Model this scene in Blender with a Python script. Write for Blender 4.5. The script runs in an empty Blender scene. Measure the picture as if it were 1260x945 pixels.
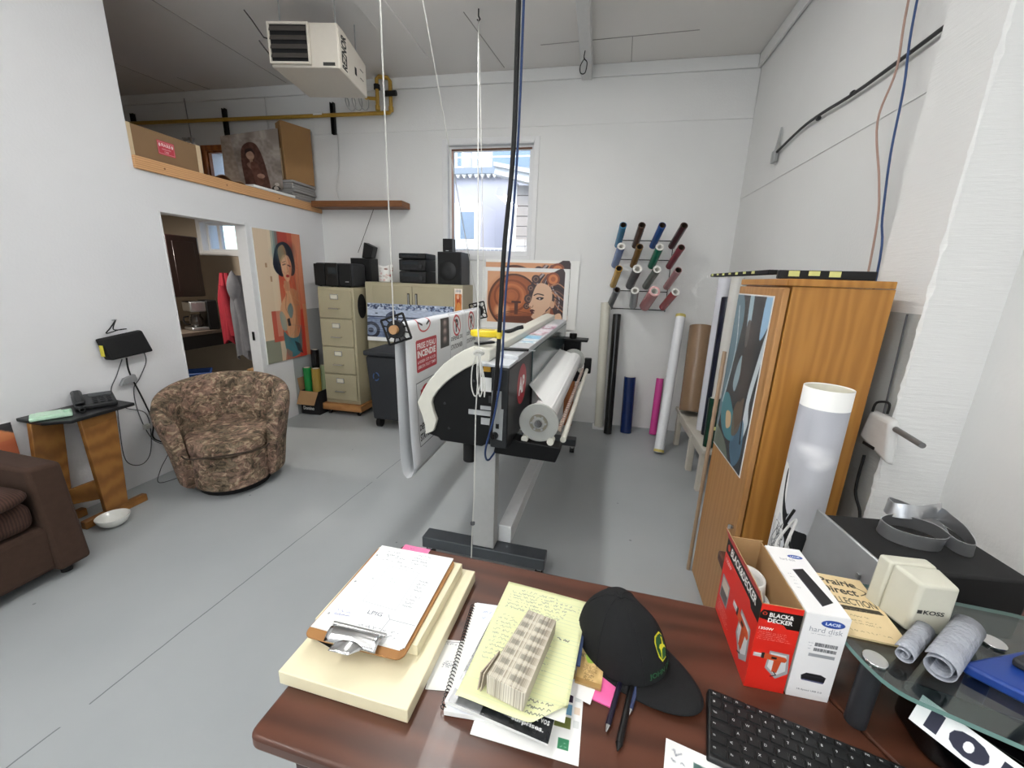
import bpy, bmesh, math, random
import numpy as np
from mathutils import Vector, Matrix
random.seed(7); RNG = np.random.default_rng(7)
SC = bpy.context.scene; COL = SC.collection
PI = math.pi
# ---------------------------------------------------------------- camera
yaw, pitch, roll = [math.radians(a) for a in (-11.19, 14.68, 1.92)]
CAM_Z = 1.5
fw0 = Vector((math.sin(yaw), math.cos(yaw), 0)); rt0 = Vector((math.cos(yaw), -math.sin(yaw), 0)); up0 = Vector((0, 0, 1))
fw = fw0*math.cos(pitch) - up0*math.sin(pitch); up = up0*math.cos(pitch) + fw0*math.sin(pitch)
rt = rt0*math.cos(roll) + up*math.sin(roll); up = up*math.cos(roll) - rt0*math.sin(roll)
cd = bpy.data.cameras.new('camera'); cam = bpy.data.objects.new('camera', cd); COL.objects.link(cam)
m = Matrix.Identity(4)
for i in range(3): m[i][0] = rt[i]; m[i][1] = up[i]; m[i][2] = -fw[i]
m.translation = (0, 0, CAM_Z); cam.matrix_world = m
cd.sensor_width = 36; cd.lens = 36*495/1260; cd.clip_start = 0.02; SC.camera = cam
# ---------------------------------------------------------------- view, world, lights
SC.view_settings.view_transform = 'Standard'; SC.view_settings.look = 'None'
SC.view_settings.exposure = 0.13; SC.view_settings.gamma = 1; SC.view_settings.use_curve_mapping = False
w = bpy.data.worlds.new('sky'); SC.world = w; w.use_nodes = True
wn = w.node_tree.nodes; bg = wn['Background']
sky = wn.new('ShaderNodeTexSky'); sky.sky_type = 'NISHITA'; sky.sun_disc = False
sky.sun_elevation = math.radians(48); sky.sun_rotation = math.radians(150); sky.dust_density = 3
w.node_tree.links.new(sky.outputs[0], bg.inputs[0]); bg.inputs[1].default_value = 0.62
def area(name, loc, sx, sy, power, color=(1, 1, 1), rot=(0, 0, 0)):
    l = bpy.data.lights.new(name, 'AREA'); l.shape = 'RECTANGLE'; l.size = sx; l.size_y = sy; l.energy = power; l.color = color
    o = bpy.data.objects.new(name, l); COL.objects.link(o); o.location = loc; o.rotation_euler = rot; return o
LAMPS = [(-0.83, 2.2, 25), (-0.83, -0.35, 18), (-2.2, -1.2, 18), (0.45, -1.2, 14)]       # ceiling strip lights, last three unseen and added for fill: x, y centre, watts
for i, (lx, ly, pw) in enumerate(LAMPS): area('strip_light_glow', (lx, ly, 3.235), 0.22, 1.4, pw, (1.0, 0.985, 0.95))
area('kitchen_lamp_glow', (-4.2, 3.0, 2.09), 0.15, 0.15, 26.0, (1.0, 0.93, 0.84))
area('front_fill_light', (-0.9, -3.42, 1.75), 3.2, 1.7, 45, (0.86, 0.93, 1.0), (math.radians(90), 0, 0))  # fill light added behind the camera; the front wall has no window
# ---------------------------------------------------------------- materials
def s2l(c): return c/12.92 if c <= 0.04045 else ((c+0.055)/1.055)**2.4
def lin(h):
    if isinstance(h, str): h = tuple(int(h[i:i+2], 16)/255 for i in (0, 2, 4))
    return tuple(s2l(c) for c in h)
MATS = {}
def mat(name, col, rough=0.5, metal=0.0, var=0.06, scale=30, bump=0.0, bscale=200, stretch=(1, 1, 1), col2=None, wave=None, trans=0, alpha=1, emit=0, spec=0.5, coat=0, ior=1.45):
    if name in MATS: return MATS[name]
    mt = bpy.data.materials.new(name); mt.use_nodes = True; MATS[name] = mt
    nt = mt.node_tree; N = nt.nodes; L = nt.links; b = N['Principled BSDF']
    c1 = lin(col); c2 = lin(col2) if col2 else tuple(min(1, c*(1-var*2)) for c in c1)
    if not col2: c1 = tuple(min(1, c*(1+var*0.5)) for c in c1)
    tc = N.new('ShaderNodeTexCoord'); mp = N.new('ShaderNodeMapping'); mp.inputs['Scale'].default_value = stretch
    L.new(tc.outputs['Object'], mp.inputs[0])
    if wave:
        t = N.new('ShaderNodeTexWave'); t.inputs['Scale'].default_value = wave[0]; t.inputs['Distortion'].default_value = wave[1]
        t.inputs['Detail'].default_value = 3; t.inputs['Detail Scale'].default_value = 1.5; fac = t.outputs['Fac']
        t.bands_direction = wave[2] if len(wave) > 2 else 'X'
    else:
        t = N.new('ShaderNodeTexNoise'); t.inputs['Scale'].default_value = scale; t.inputs['Detail'].default_value = 4; fac = t.outputs['Fac']
    L.new(mp.outputs[0], t.inputs['Vector'])
    mx = N.new('ShaderNodeMix'); mx.data_type = 'RGBA'; mx.inputs[6].default_value = (*c1, 1); mx.inputs[7].default_value = (*c2, 1)
    L.new(fac, mx.inputs[0]); L.new(mx.outputs[2], b.inputs['Base Color'])
    b.inputs['Roughness'].default_value = rough; b.inputs['Metallic'].default_value = metal; b.inputs['Specular IOR Level'].default_value = spec
    b.inputs['Transmission Weight'].default_value = trans; b.inputs['Alpha'].default_value = alpha; b.inputs['Coat Weight'].default_value = coat; b.inputs['IOR'].default_value = ior
    if emit: b.inputs['Emission Color'].default_value = (*c1, 1); b.inputs['Emission Strength'].default_value = emit
    if bump:
        n2 = N.new('ShaderNodeTexNoise'); n2.inputs['Scale'].default_value = bscale; n2.inputs['Detail'].default_value = 3
        L.new(mp.outputs[0], n2.inputs['Vector'])
        bp = N.new('ShaderNodeBump'); bp.inputs['Strength'].default_value = bump; bp.inputs['Distance'].default_value = 0.01
        L.new(n2.outputs['Fac'], bp.inputs['Height']); L.new(bp.outputs[0], b.inputs['Normal'])
    return mt
def pane_mat(name, tint=(1, 1, 1), gloss=0.08, rough=0.02):
    mt = bpy.data.materials.new(name); mt.use_nodes = True; nt = mt.node_tree; N = nt.nodes; L = nt.links; N.clear()
    o = N.new('ShaderNodeOutputMaterial'); mx = N.new('ShaderNodeMixShader'); t = N.new('ShaderNodeBsdfTransparent'); g = N.new('ShaderNodeBsdfGlossy')
    t.inputs[0].default_value = (*tint, 1); g.inputs['Roughness'].default_value = rough; mx.inputs[0].default_value = gloss
    L.new(t.outputs[0], mx.inputs[1]); L.new(g.outputs[0], mx.inputs[2]); L.new(mx.outputs[0], o.inputs[0]); MATS[name] = mt; return mt
# ---------------------------------------------------------------- mesh builder
def tag(o, label=None, cat=None, group=None, kind=None):
    if label: o['label'] = label
    if cat: o['category'] = cat
    if group: o['group'] = group
    if kind: o['kind'] = kind
    return o
def thing(name, label, cat, loc=(0, 0, 0), rz=0, group=None):
    o = bpy.data.objects.new(name, None); COL.objects.link(o); o.empty_display_size = 0.1
    o.location = loc; o.rotation_euler = (0, 0, rz); return tag(o, label, cat, group)
class B:
    def __init__(s): s.v = []; s.f = []; s.uv = {}
    def add(s, vs, fs):
        n = len(s.v); s.v += [tuple(p) for p in vs]; s.f += [tuple(i+n for i in f) for f in fs]; return s
    def box(s, x0, x1, y0, y1, z0, z1, rz=0, c=None):
        vs = [(x, y, z) for z in (z0, z1) for y in (y0, y1) for x in (x0, x1)]
        if rz:
            cx, cy = c if c else ((x0+x1)/2, (y0+y1)/2); a, b = math.cos(rz), math.sin(rz)
            vs = [(cx+(x-cx)*a-(y-cy)*b, cy+(x-cx)*b+(y-cy)*a, z) for x, y, z in vs]
        return s.add(vs, [(0, 2, 3, 1), (4, 5, 7, 6), (0, 1, 5, 4), (2, 6, 7, 3), (0, 4, 6, 2), (1, 3, 7, 5)])
    def hexa(s, bot, top):
        return s.add(list(bot)+list(top), [(3, 2, 1, 0), (4, 5, 6, 7)]+[(i, (i+1) % 4, 4+(i+1) % 4, 4+i) for i in range(4)])
    def prism(s, poly, axis, lo, hi):
        def P(a, b, t): return {'x': (t, a, b), 'y': (a, t, b), 'z': (a, b, t)}[axis]
        n = len(poly); vs = [P(a, b, lo) for a, b in poly]+[P(a, b, hi) for a, b in poly]
        return s.add(vs, [tuple(range(n))[::-1], tuple(range(n, 2*n))]+[(i, (i+1) % n, n+(i+1) % n, n+i) for i in range(n)])
    def cyl(s, p0, p1, r0, r1=None, n=20, caps=True):
        r1 = r0 if r1 is None else r1; p0 = Vector(p0); p1 = Vector(p1); d = (p1-p0).normalized()
        a = d.orthogonal().normalized(); b = d.cross(a); vs = []
        for p, r in ((p0, r0), (p1, r1)):
            for i in range(n): t = 2*PI*i/n; vs.append(p+a*(r*math.cos(t))+b*(r*math.sin(t)))
        fs = [(i, (i+1) % n, n+(i+1) % n, n+i) for i in range(n)]
        if caps: fs += [tuple(range(n))[::-1], tuple(range(n, 2*n))]
        return s.add(vs, fs)
    def pipe(s, p0, p1, ro, ri, n=24):
        p0 = Vector(p0); p1 = Vector(p1); d = (p1-p0).normalized(); a = d.orthogonal().normalized(); b = d.cross(a); vs = []
        for p, r in ((p0, ro), (p1, ro), (p1, ri), (p0, ri)):
            for i in range(n): t = 2*PI*i/n; vs.append(p+a*(r*math.cos(t))+b*(r*math.sin(t)))
        fs = []
        for k in range(4):
            for i in range(n): j = (i+1) % n; k2 = (k+1) % 4; fs.append((k*n+i, k*n+j, k2*n+j, k2*n+i))
        return s.add(vs, fs)
    def tube(s, pts, r, n=6, smooth=0):
        P = [Vector(p) for p in pts]
        if smooth:
            Q = []
            for i in range(len(P)-1):
                a = P[max(i-1, 0)]; b = P[i]; c = P[i+1]; d = P[min(i+2, len(P)-1)]
                for k in range(smooth):
                    t = k/smooth; Q.append(0.5*((2*b)+(c-a)*t+(2*a-5*b+4*c-d)*t*t+(3*b-a-3*c+d)*t**3))
            P = Q+[P[-1]]
        vs = []; prev = None
        for i, p in enumerate(P):
            d = (P[min(i+1, len(P)-1)]-P[max(i-1, 0)])
            d = d.normalized() if d.length > 1e-9 else Vector((0, 0, 1))
            a = d.orthogonal().normalized() if prev is None else (prev-d*prev.dot(d)).normalized()
            prev = a; b = d.cross(a)
            for k in range(n): t = 2*PI*k/n; vs.append(p+a*(r*math.cos(t))+b*(r*math.sin(t)))
        fs = [(i*n+k, i*n+(k+1) % n, (i+1)*n+(k+1) % n, (i+1)*n+k) for i in range(len(P)-1) for k in range(n)]
        fs += [tuple(range(n))[::-1], tuple(range((len(P)-1)*n, len(P)*n))]
        return s.add(vs, fs)
    def lathe(s, prof, n=32, c=(0, 0, 0), close=False):
        vs = []; fs = []; m_ = len(prof)
        for r, z in prof:
            for i in range(n): t = 2*PI*i/n; vs.append((c[0]+r*math.cos(t), c[1]+r*math.sin(t), c[2]+z))
        for k in range(m_-1+(1 if close else 0)):
            k2 = (k+1) % m_
            for i in range(n): j = (i+1) % n; fs.append((k*n+i, k*n+j, k2*n+j, k2*n+i))
        if not close: fs += [tuple(range(n))[::-1], tuple(range((m_-1)*n, m_*n))]
        return s.add(vs, fs)
    def grid(s, fn, nu, nv, cu=False):
        vs = [fn(i/(nu if cu else nu-1), j/(nv-1)) for j in range(nv) for i in range(nu)]
        fs = [(j*nu+i, j*nu+(i+1) % nu, (j+1)*nu+(i+1) % nu, (j+1)*nu+i) for j in range(nv-1) for i in range(nu if cu else nu-1)]
        return s.add(vs, fs)
    def build(s, name, mt, parent=None, bev=0, seg=2, angle=40, solid=0, sub=0, off=None):
        me = bpy.data.meshes.new(name); me.from_pydata(s.v, [], s.f); me.validate()
        bm = bmesh.new(); bm.from_mesh(me); bmesh.ops.recalc_face_normals(bm, faces=bm.faces); bm.to_mesh(me); bm.free()
        if off:
            for v in me.vertices: v.co += Vector(off)
        me.materials.append(mt); me.polygons.foreach_set('use_smooth', [True]*len(me.polygons)); me.set_sharp_from_angle(angle=math.radians(angle))
        o = bpy.data.objects.new(name, me); COL.objects.link(o)
        if parent: o.parent = parent
        if solid: md = o.modifiers.new('thickness', 'SOLIDIFY'); md.thickness = solid; md.offset = 0
        if bev: md = o.modifiers.new('bevel', 'BEVEL'); md.width = bev; md.segments = seg; md.limit_method = 'ANGLE'; md.angle_limit = math.radians(35)
        if sub: md = o.modifiers.new('subdivision', 'SUBSURF'); md.levels = sub; md.render_levels = sub
        return o
def solo(o, label, cat, group=None): return tag(o, label, cat, group)
def struct(o): return tag(o, kind='structure')
def rbox(w_, d, h, z=0): return B().box(-w_/2, w_/2, -d/2, d/2, z, z+h)
# ---------------------------------------------------------------- lettering and flat print
_glyph = {}
def text_mesh(s, bold=0.0):
    k = (s, bold)
    if k not in _glyph:
        cu = bpy.data.curves.new('lettering', 'FONT'); cu.body = s; cu.size = 1; cu.offset = bold; cu.resolution_u = 3; cu.fill_mode = 'FRONT'
        ob = bpy.data.objects.new('lettering', cu); me = bpy.data.meshes.new_from_object(ob)
        me.calc_loop_triangles(); V = np.array([v.co[:2] for v in me.vertices]).reshape(-1, 2)
        T = np.array([t.vertices[:] for t in me.loop_triangles]).reshape(-1, 3)
        bpy.data.objects.remove(ob); bpy.data.curves.remove(cu); bpy.data.meshes.remove(me); _glyph[k] = (V, T)
    return _glyph[k]
def letters(s, name, mt, parent, o, ux, uy, height, width=None, bold=0.02):
    """flat lettering in the plane spanned by ux, uy from lower-left corner o"""
    V, T = text_mesh(s, bold)
    lo = V.min(0); hi = V.max(0); o = Vector(o); ux = Vector(ux).normalized(); uy = Vector(uy).normalized()
    sy = height/(hi[1]-lo[1]); sx = width/(hi[0]-lo[0]) if width else sy
    b = B(); b.add([o+ux*((p[0]-lo[0])*sx)+uy*((p[1]-lo[1])*sy) for p in V], [tuple(int(i) for i in t) for t in T])
    return b.build(name, mt, parent)
class Cv:
    """a flat print drawn in the script: polygons, strokes, lettering; y runs down"""
    def __init__(s, w_, h, bg='ffffff', ss=2):
        s.W = w_; s.H = h; s.ss = ss; s.a = np.zeros((h*ss, w_*ss, 3)); s.a[:] = s.c(bg)
    def c(s, h): return np.array([int(h[i:i+2], 16)/255 for i in (0, 2, 4)]) if isinstance(h, str) else np.array(h)
    def _bb(s, x0, y0, x1, y1):
        k = s.ss; return max(0, int(x0*k)-1), max(0, int(y0*k)-1), min(s.W*k, int(x1*k)+2), min(s.H*k, int(y1*k)+2)
    def _put(s, bb, mask, col, al):
        x0, y0, x1, y1 = bb; r = s.a[y0:y1, x0:x1]; m_ = (mask*al)[..., None]; r[:] = r*(1-m_)+s.c(col)*m_
    def _xy(s, bb):
        x0, y0, x1, y1 = bb; Y, X = np.mgrid[y0:y1, x0:x1]; return (X+0.5)/s.ss, (Y+0.5)/s.ss
    def poly(s, pts, col, al=1, smooth=0):
        P = np.array(pts, float)
        if smooth:
            n = len(P); Q = []
            for i in range(n):
                a, b_, c_, d = P[i-1], P[i], P[(i+1) % n], P[(i+2) % n]
                for k in range(smooth): t = k/smooth; Q.append(0.5*(2*b_+(c_-a)*t+(2*a-5*b_+4*c_-d)*t*t+(3*b_-a-3*c_+d)*t**3))
            P = np.array(Q)
        bb = s._bb(*P.min(0), *P.max(0))
        if bb[2] <= bb[0] or bb[3] <= bb[1]: return s
        X, Y = s._xy(bb); ins = np.zeros(X.shape, bool); n = len(P)
        for i in range(n):
            x1, y1 = P[i]; x2, y2 = P[(i+1) % n]
            if y1 == y2: continue
            ins ^= ((y1 > Y) != (y2 > Y)) & (X < (x2-x1)*(Y-y1)/(y2-y1)+x1)
        s._put(bb, ins.astype(float), col, al); return s
    def rect(s, x0, y0, x1, y1, col, al=1): return s.poly([(x0, y0), (x1, y0), (x1, y1), (x0, y1)], col, al)
    def ell(s, cx, cy, rx, ry, col, al=1, soft=0, ring=0):
        g = 1+soft; bb = s._bb(cx-rx*g, cy-ry*g, cx+rx*g, cy+ry*g)
        if bb[2] <= bb[0] or bb[3] <= bb[1]: return s
        X, Y = s._xy(bb); d = np.sqrt(((X-cx)/rx)**2+((Y-cy)/ry)**2)
        mk = np.clip((1+soft-d)/(2*soft), 0, 1) if soft else (d <= 1).astype(float)
        if ring: mk = mk*(d > 1-ring/rx)
        s._put(bb, mk, col, al); return s
    def line(s, pts, col, w_=1, al=1, smooth=0):
        P = [np.array(p, float) for p in pts]
        if smooth:
            Q = []
            for i in range(len(P)-1):
                a, b_, c_, d = P[max(i-1, 0)], P[i], P[i+1], P[min(i+2, len(P)-1)]
                for k in range(smooth): t = k/smooth; Q.append(0.5*(2*b_+(c_-a)*t+(2*a-5*b_+4*c_-d)*t*t+(3*b_-a-3*c_+d)*t**3))
            P = Q+[P[-1]]
        for a, b_ in zip(P[:-1], P[1:]):
            bb = s._bb(min(a[0], b_[0])-w_, min(a[1], b_[1])-w_, max(a[0], b_[0])+w_, max(a[1], b_[1])+w_)
            if bb[2] <= bb[0] or bb[3] <= bb[1]: continue
            X, Y = s._xy(bb); d = b_-a; L2 = max(d@d, 1e-9); t = np.clip(((X-a[0])*d[0]+(Y-a[1])*d[1])/L2, 0, 1)
            s._put(bb, ((X-a[0]-t*d[0])**2+(Y-a[1]-t*d[1])**2 <= (w_/2)**2).astype(float), col, al)
        return s
    def text(s, t, x, y, h, col='000000', w_=None, bold=0.0, ang=0, al=1):
        V, T = text_mesh(t, bold); lo = V.min(0); hi = V.max(0); k = h/max(hi[1]-lo[1], 1e-6); kx = w_/(hi[0]-lo[0]) if w_ else k
        Q = np.stack([(V[:, 0]-lo[0])*kx, -(V[:, 1]-lo[1])*k], 1); ca, sa = math.cos(ang), math.sin(ang)
        Q = np.stack([x+Q[:, 0]*ca-Q[:, 1]*sa, y+Q[:, 0]*sa+Q[:, 1]*ca], 1)
        x0, y0, x1, y1 = bb = s._bb(*Q.min(0), *Q.max(0))
        if x1 <= x0 or y1 <= y0: return s
        mk = np.zeros((y1-y0, x1-x0))
        for tr in T:
            p = Q[tr]; b2 = s._bb(*p.min(0), *p.max(0))
            if b2[2] <= b2[0] or b2[3] <= b2[1]: continue
            X, Y = s._xy(b2); e = []
            for i in range(3): a, b_ = p[i], p[(i+1) % 3]; e.append((b_[0]-a[0])*(Y-a[1])-(b_[1]-a[1])*(X-a[0]))
            ins = ((e[0] >= 0) & (e[1] >= 0) & (e[2] >= 0)) | ((e[0] <= 0) & (e[1] <= 0) & (e[2] <= 0))
            sub = mk[b2[1]-y0:b2[3]-y0, b2[0]-x0:b2[2]-x0]; np.maximum(sub, ins, out=sub)
        s._put(bb, mk, col, al); return s
    def scribble(s, x0, y0, x1, y1, h, col='404858', w_=0.7, rows=1, seed=0, jag=1):
        r = random.Random(seed)
        for k in range(rows):
            y = y0+(y1-y0)*k/max(1, rows-1) if rows > 1 else y0; x = x0+r.random()*3; e = x1-(x1-x0)*0.25*r.random(); run = []
            while x < e:
                run.append((x, y+(r.random()-0.5)*h)); x += h*0.28
                if r.random() < 0.12:
                    if len(run) > 1: s.line(run, col, w_, 0.8)
                    run = []; x += h*0.6
            if len(run) > 1: s.line(run, col, w_, 0.8)
        return s
    def noise(s, amt, cells=8, seed=0):
        r = np.random.default_rng(seed); H, W = s.a.shape[:2]; g = r.random((cells+1, cells+1))
        yy = np.linspace(0, cells-1e-6, H); xx = np.linspace(0, cells-1e-6, W); yi = yy.astype(int); xi = xx.astype(int); fy = (yy-yi)[:, None]; fx = (xx-xi)[None]
        v = (g[yi][:, xi]*(1-fy)*(1-fx)+g[yi+1][:, xi]*fy*(1-fx)+g[yi][:, xi+1]*(1-fy)*fx+g[yi+1][:, xi+1]*fy*fx)
        s.a = np.clip(s.a+(v[..., None]-0.5)*amt, 0, 1); return s
    def grad(s, top, bot):
        t = np.linspace(0, 1, s.H*s.ss)[:, None, None]; s.a[:] = s.c(top)*(1-t)+s.c(bot)*t; return s
    def mat(s, name, rough=0.45, spec=0.4, alpha=1, emit=0):
        k = s.ss; im = s.a.reshape(s.H, k, s.W, k, 3).mean((1, 3))[::-1]
        px = np.ones((s.H, s.W, 4), np.float32); px[..., :3] = im
        img = bpy.data.images.new(name, s.W, s.H); img.pixels.foreach_set(px.ravel()); img.update(); img.pack()
        mt = bpy.data.materials.new(name); mt.use_nodes = True; N = mt.node_tree.nodes; b = N['Principled BSDF']
        t = N.new('ShaderNodeTexImage'); t.image = img; t.extension = 'EXTEND'
        uv = N.new('ShaderNodeUVMap'); uv.uv_map = 'print'
        mt.node_tree.links.new(uv.outputs[0], t.inputs[0]); mt.node_tree.links.new(t.outputs[0], b.inputs['Base Color'])
        b.inputs['Roughness'].default_value = rough; b.inputs['Specular IOR Level'].default_value = spec; b.inputs['Alpha'].default_value = alpha
        return mt
def uvmap(o, fn):
    """assign print coordinates: fn(co) -> (u, v)"""
    me = o.data; lay = me.uv_layers.new(name='print')
    for l in me.loops: lay.data[l.index].uv = fn(me.vertices[l.vertex_index].co)
    return o
def sheet(name, mt, parent, p00, p10, p01, thick=0.0006, edge=None):
    """flat printed sheet; p00 lower-left, p10 lower-right, p01 upper-left as read; thickness goes behind the face"""
    a = Vector(p00); u = Vector(p10)-a; v = Vector(p01)-a; n = u.cross(v).normalized()
    b = B().hexa([a-n*thick, a+u-n*thick, a+u+v-n*thick, a+v-n*thick], [a, a+u, a+u+v, a+v])
    o = b.build(name, mt, parent)
    if edge:
        o.data.materials.append(edge)
        for p in o.data.polygons:
            if p.normal.dot(n) < 0.9: p.material_index = 1
    return uvmap(o, lambda c: ((c-a).dot(u)/u.length_squared, (c-a).dot(v)/v.length_squared))
# ================================================================ setting
XL, XR, YB, YF, ZC = -3.06, 1.2, 4.26, -3.5, 3.37
LZ = 2.2                                            # loft floor
def wall_paint(name, col, dado=None, blot=0.05, rough=0.6, bump=0.12, streak=0):
    mt = mat(name, col, rough, var=blot, scale=1.3, bump=bump, bscale=70, stretch=(1, 1, 1) if not streak else (1, 1, 1))
    nt = mt.node_tree; N = nt.nodes; L = nt.links; b = N['Principled BSDF']
    if dado:                                         # grey painted lower wall: axis, start, height
        ax, start, h, c = dado
        g = N.new('ShaderNodeNewGeometry'); sp = N.new('ShaderNodeSeparateXYZ'); L.new(g.outputs['Position'], sp.inputs[0])
        m1 = N.new('ShaderNodeMath'); m1.operation = 'GREATER_THAN'; m1.inputs[1].default_value = start; L.new(sp.outputs[ax], m1.inputs[0])
        m2 = N.new('ShaderNodeMath'); m2.operation = 'LESS_THAN'; m2.inputs[1].default_value = h; L.new(sp.outputs[2], m2.inputs[0])
        m3 = N.new('ShaderNodeMath'); m3.operation = 'MULTIPLY'; L.new(m1.outputs[0], m3.inputs[0]); L.new(m2.outputs[0], m3.inputs[1])
        mx = N.new('ShaderNodeMix'); mx.data_type = 'RGBA'; old = b.inputs['Base Color'].links[0].from_socket
        L.new(m3.outputs[0], mx.inputs[0]); L.new(old, mx.inputs[6]); mx.inputs[7].default_value = (*lin(c), 1); L.new(mx.outputs[2], b.inputs['Base Color'])
    return mt
M_wall = wall_paint('white_wall_paint', 'e6e6e4')
M_wallL = wall_paint('white_plaster_left', 'e9e9ea', dado=(1, 3.6, 1.11, 'a9acad'))
M_ceil = wall_paint('ceiling_paint', 'e4e1dd', bump=0.1)
M_beige = wall_paint('beige_kitchen_paint', 'a89a88')
M_trimw = mat('white_trim_paint', 'e4e4e4', 0.45, var=0.03)
M_pine = mat('pine_board', 'd9a878', 0.55, col2='c08f5f', wave=(3, 4, 'Z'), stretch=(1, 1, 8), bump=0.05)
M_brownwood = mat('brown_shelf_wood', '8a5a34', 0.5, col2='6e4526', wave=(4, 5, 'Z'), stretch=(1, 1, 6))
M_orangewood = mat('varnished_window_wood', 'b06a35', 0.4, col2='8e5226', wave=(4, 4, 'X'))
M_black = mat('black_plastic', '0d0d0e', 0.42, var=0.1)
M_blackmat = mat('matt_black', '101011', 0.7, var=0.1)
M_blackmetal = mat('black_metal', '161617', 0.4, metal=0.3)
M_chrome = mat('chrome', 'd5d5d5', 0.18, metal=1, var=0.02)
M_steel = mat('brushed_steel', 'b4b6b6', 0.35, metal=0.9, var=0.08)
M_white = mat('white_plastic', 'eeeeec', 0.4, var=0.02)
M_paper = mat('white_paper', 'f1f1ee', 0.7, var=0.02)
M_card = mat('cardboard', 'a5825a', 0.8, col2='967450', scale=14)
M_cardin = mat('cardboard_inside', 'b08d63', 0.8, col2='a5835a', scale=14)
M_glass = pane_mat('window_glass', (0.93, 0.97, 0.98))
# --- floor
M_floor = mat('grey_floor_paint', 'a9adae', 0.42, col2='9a9fa1', scale=2.2, bump=0.03, bscale=60)
def floor_marks():
    nt = M_floor.node_tree; N = nt.nodes; L = nt.links; b = N['Principled BSDF']; g = N.new('ShaderNodeNewGeometry')
    old = b.inputs['Base Color'].links[0].from_socket
    sp = N.new('ShaderNodeSeparateXYZ'); L.new(g.outputs['Position'], sp.inputs[0])
    def M(op, a, c=None):
        n = N.new('ShaderNodeMath'); n.operation = op
        for i, v in enumerate((a, c)):
            if v is None: continue
            if isinstance(v, (int, float)): n.inputs[i].default_value = v
            else: L.new(v, n.inputs[i])
        return n.outputs[0]
    nz = N.new('ShaderNodeTexNoise'); nz.inputs['Scale'].default_value = 3.0; nz.inputs['Detail'].default_value = 6; L.new(g.outputs['Position'], nz.inputs['Vector'])
    wob = M('MULTIPLY', M('SUBTRACT', nz.outputs['Fac'], 0.5), 0.03)
    seam = M('ADD', M('SUBTRACT', M('ADD', sp.outputs[0], M('MULTIPLY', sp.outputs[1], -0.065)), -1.685), wob)
    lf = M('MULTIPLY', M('LESS_THAN', M('ABSOLUTE', seam), 0.0028), M('GREATER_THAN', nz.outputs['Fac'], 0.43))
    sc = N.new('ShaderNodeTexVoronoi'); sc.inputs['Scale'].default_value = 4.2; sc.inputs['Randomness'].default_value = 1; L.new(g.outputs['Position'], sc.inputs['Vector'])
    chips = M('LESS_THAN', sc.outputs['Distance'], 0.032)
    al = M('MULTIPLY', M('MAXIMUM', M('MULTIPLY', lf, 0.75), M('MULTIPLY', chips, 0.55)), 1.0)
    mx = N.new('ShaderNodeMix'); mx.data_type = 'RGBA'; L.new(al, mx.inputs[0]); L.new(old, mx.inputs[6]); mx.inputs[7].default_value = (*lin('54585a'), 1)
    L.new(mx.outputs[2], b.inputs['Base Color'])
floor_marks()
struct(B().box(-5.7, 1.4, -3.6, 4.4, -0.1, 0).build('floor', M_floor))
struct(B().box(-5.7, 1.4, -3.6, 4.4, ZC, ZC+0.1).build('ceiling', M_ceil))
def holed(axis, lo, hi, a0, a1, z0, z1, holes):
    """wall slab with rectangular openings, laid up from boxes"""
    b = B(); A = sorted({a0, a1, *[h[0] for h in holes], *[h[1] for h in holes]}); Z = sorted({z0, z1, *[h[2] for h in holes], *[h[3] for h in holes]})
    vi = {}
    def solid(i, j): 
        if i < 0 or j < 0 or i >= len(A)-1 or j >= len(Z)-1: return False
        ca = (A[i]+A[i+1])/2; cz = (Z[j]+Z[j+1])/2
        return not any(h[0] < ca < h[1] and h[2] < cz < h[3] for h in holes)
    def P(t, a, z): return (t, a, z) if axis == 'x' else (a, t, z)
    def V(t, i, j):
        k = (t, i, j)
        if k not in vi: vi[k] = len(b.v); b.v.append(P(t, A[i], Z[j]))
        return vi[k]
    for i in range(len(A)-1):
        for j in range(len(Z)-1):
            if not solid(i, j): continue
            for t in (lo, hi): b.f.append((V(t, i, j), V(t, i+1, j), V(t, i+1, j+1), V(t, i, j+1)))
            for di, dj, e in ((-1, 0, ((i, j), (i, j+1))), (1, 0, ((i+1, j), (i+1, j+1))), (0, -1, ((i, j), (i+1, j))), (0, 1, ((i, j+1), (i+1, j+1)))):
                if not solid(i+di, j+dj): p, q = e; b.f.append((V(lo, *p), V(lo, *q), V(hi, *q), V(hi, *p)))
    return b
WIN = (-1.585, -0.70, 1.725, 2.77)
LWIN = (-4.47, -3.35, 2.4, 2.79); KWIN = (-4.68, -3.95, 1.70, 2.03)
struct(holed('y', YB, YB+0.22, -5.7, XR+0.2, 0, ZC, [WIN, LWIN, KWIN]).build('wall_back', M_wall))
struct(holed('x', XL-0.11, XL, YF, YB, 0, ZC, [(2.47, 3.23, -1, 1.885), (2.36, 9, 2.13, 9)]).build('wall_left', M_wallL))
struct(holed('x', XR, XR+0.2, YF, YB, 0, ZC, []).build('wall_right', M_wall))
struct(B().box(-5.7, XR+0.2, YF-0.1, YF, 0, ZC).build('wall_front', M_wall))
struct(B().box(-5.7, -5.6, 0.7, YB, 0, ZC).build('wall_loft', M_wall))
struct(B().box(-5.7, XL-0.11, 0.7, 0.8, 0, ZC).build('wall_kitchen_side', M_wall))
struct(B().box(-5.7, XL-0.111, 0.8, YB, 2.13, LZ).box(XL-0.111, XL, 2.361, YB, 2.131, LZ).build('floor_loft', M_pine))
struct(holed('y', YB-0.02, YB-0.001, -5.6, XL-0.111, 0, 2.129, [KWIN]).build('wall_kitchen_back', M_beige))
struct(B().box(-5.6, -5.58, 0.8, YB-0.02, 0, 2.129).build('wall_kitchen_left', M_beige))
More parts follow.
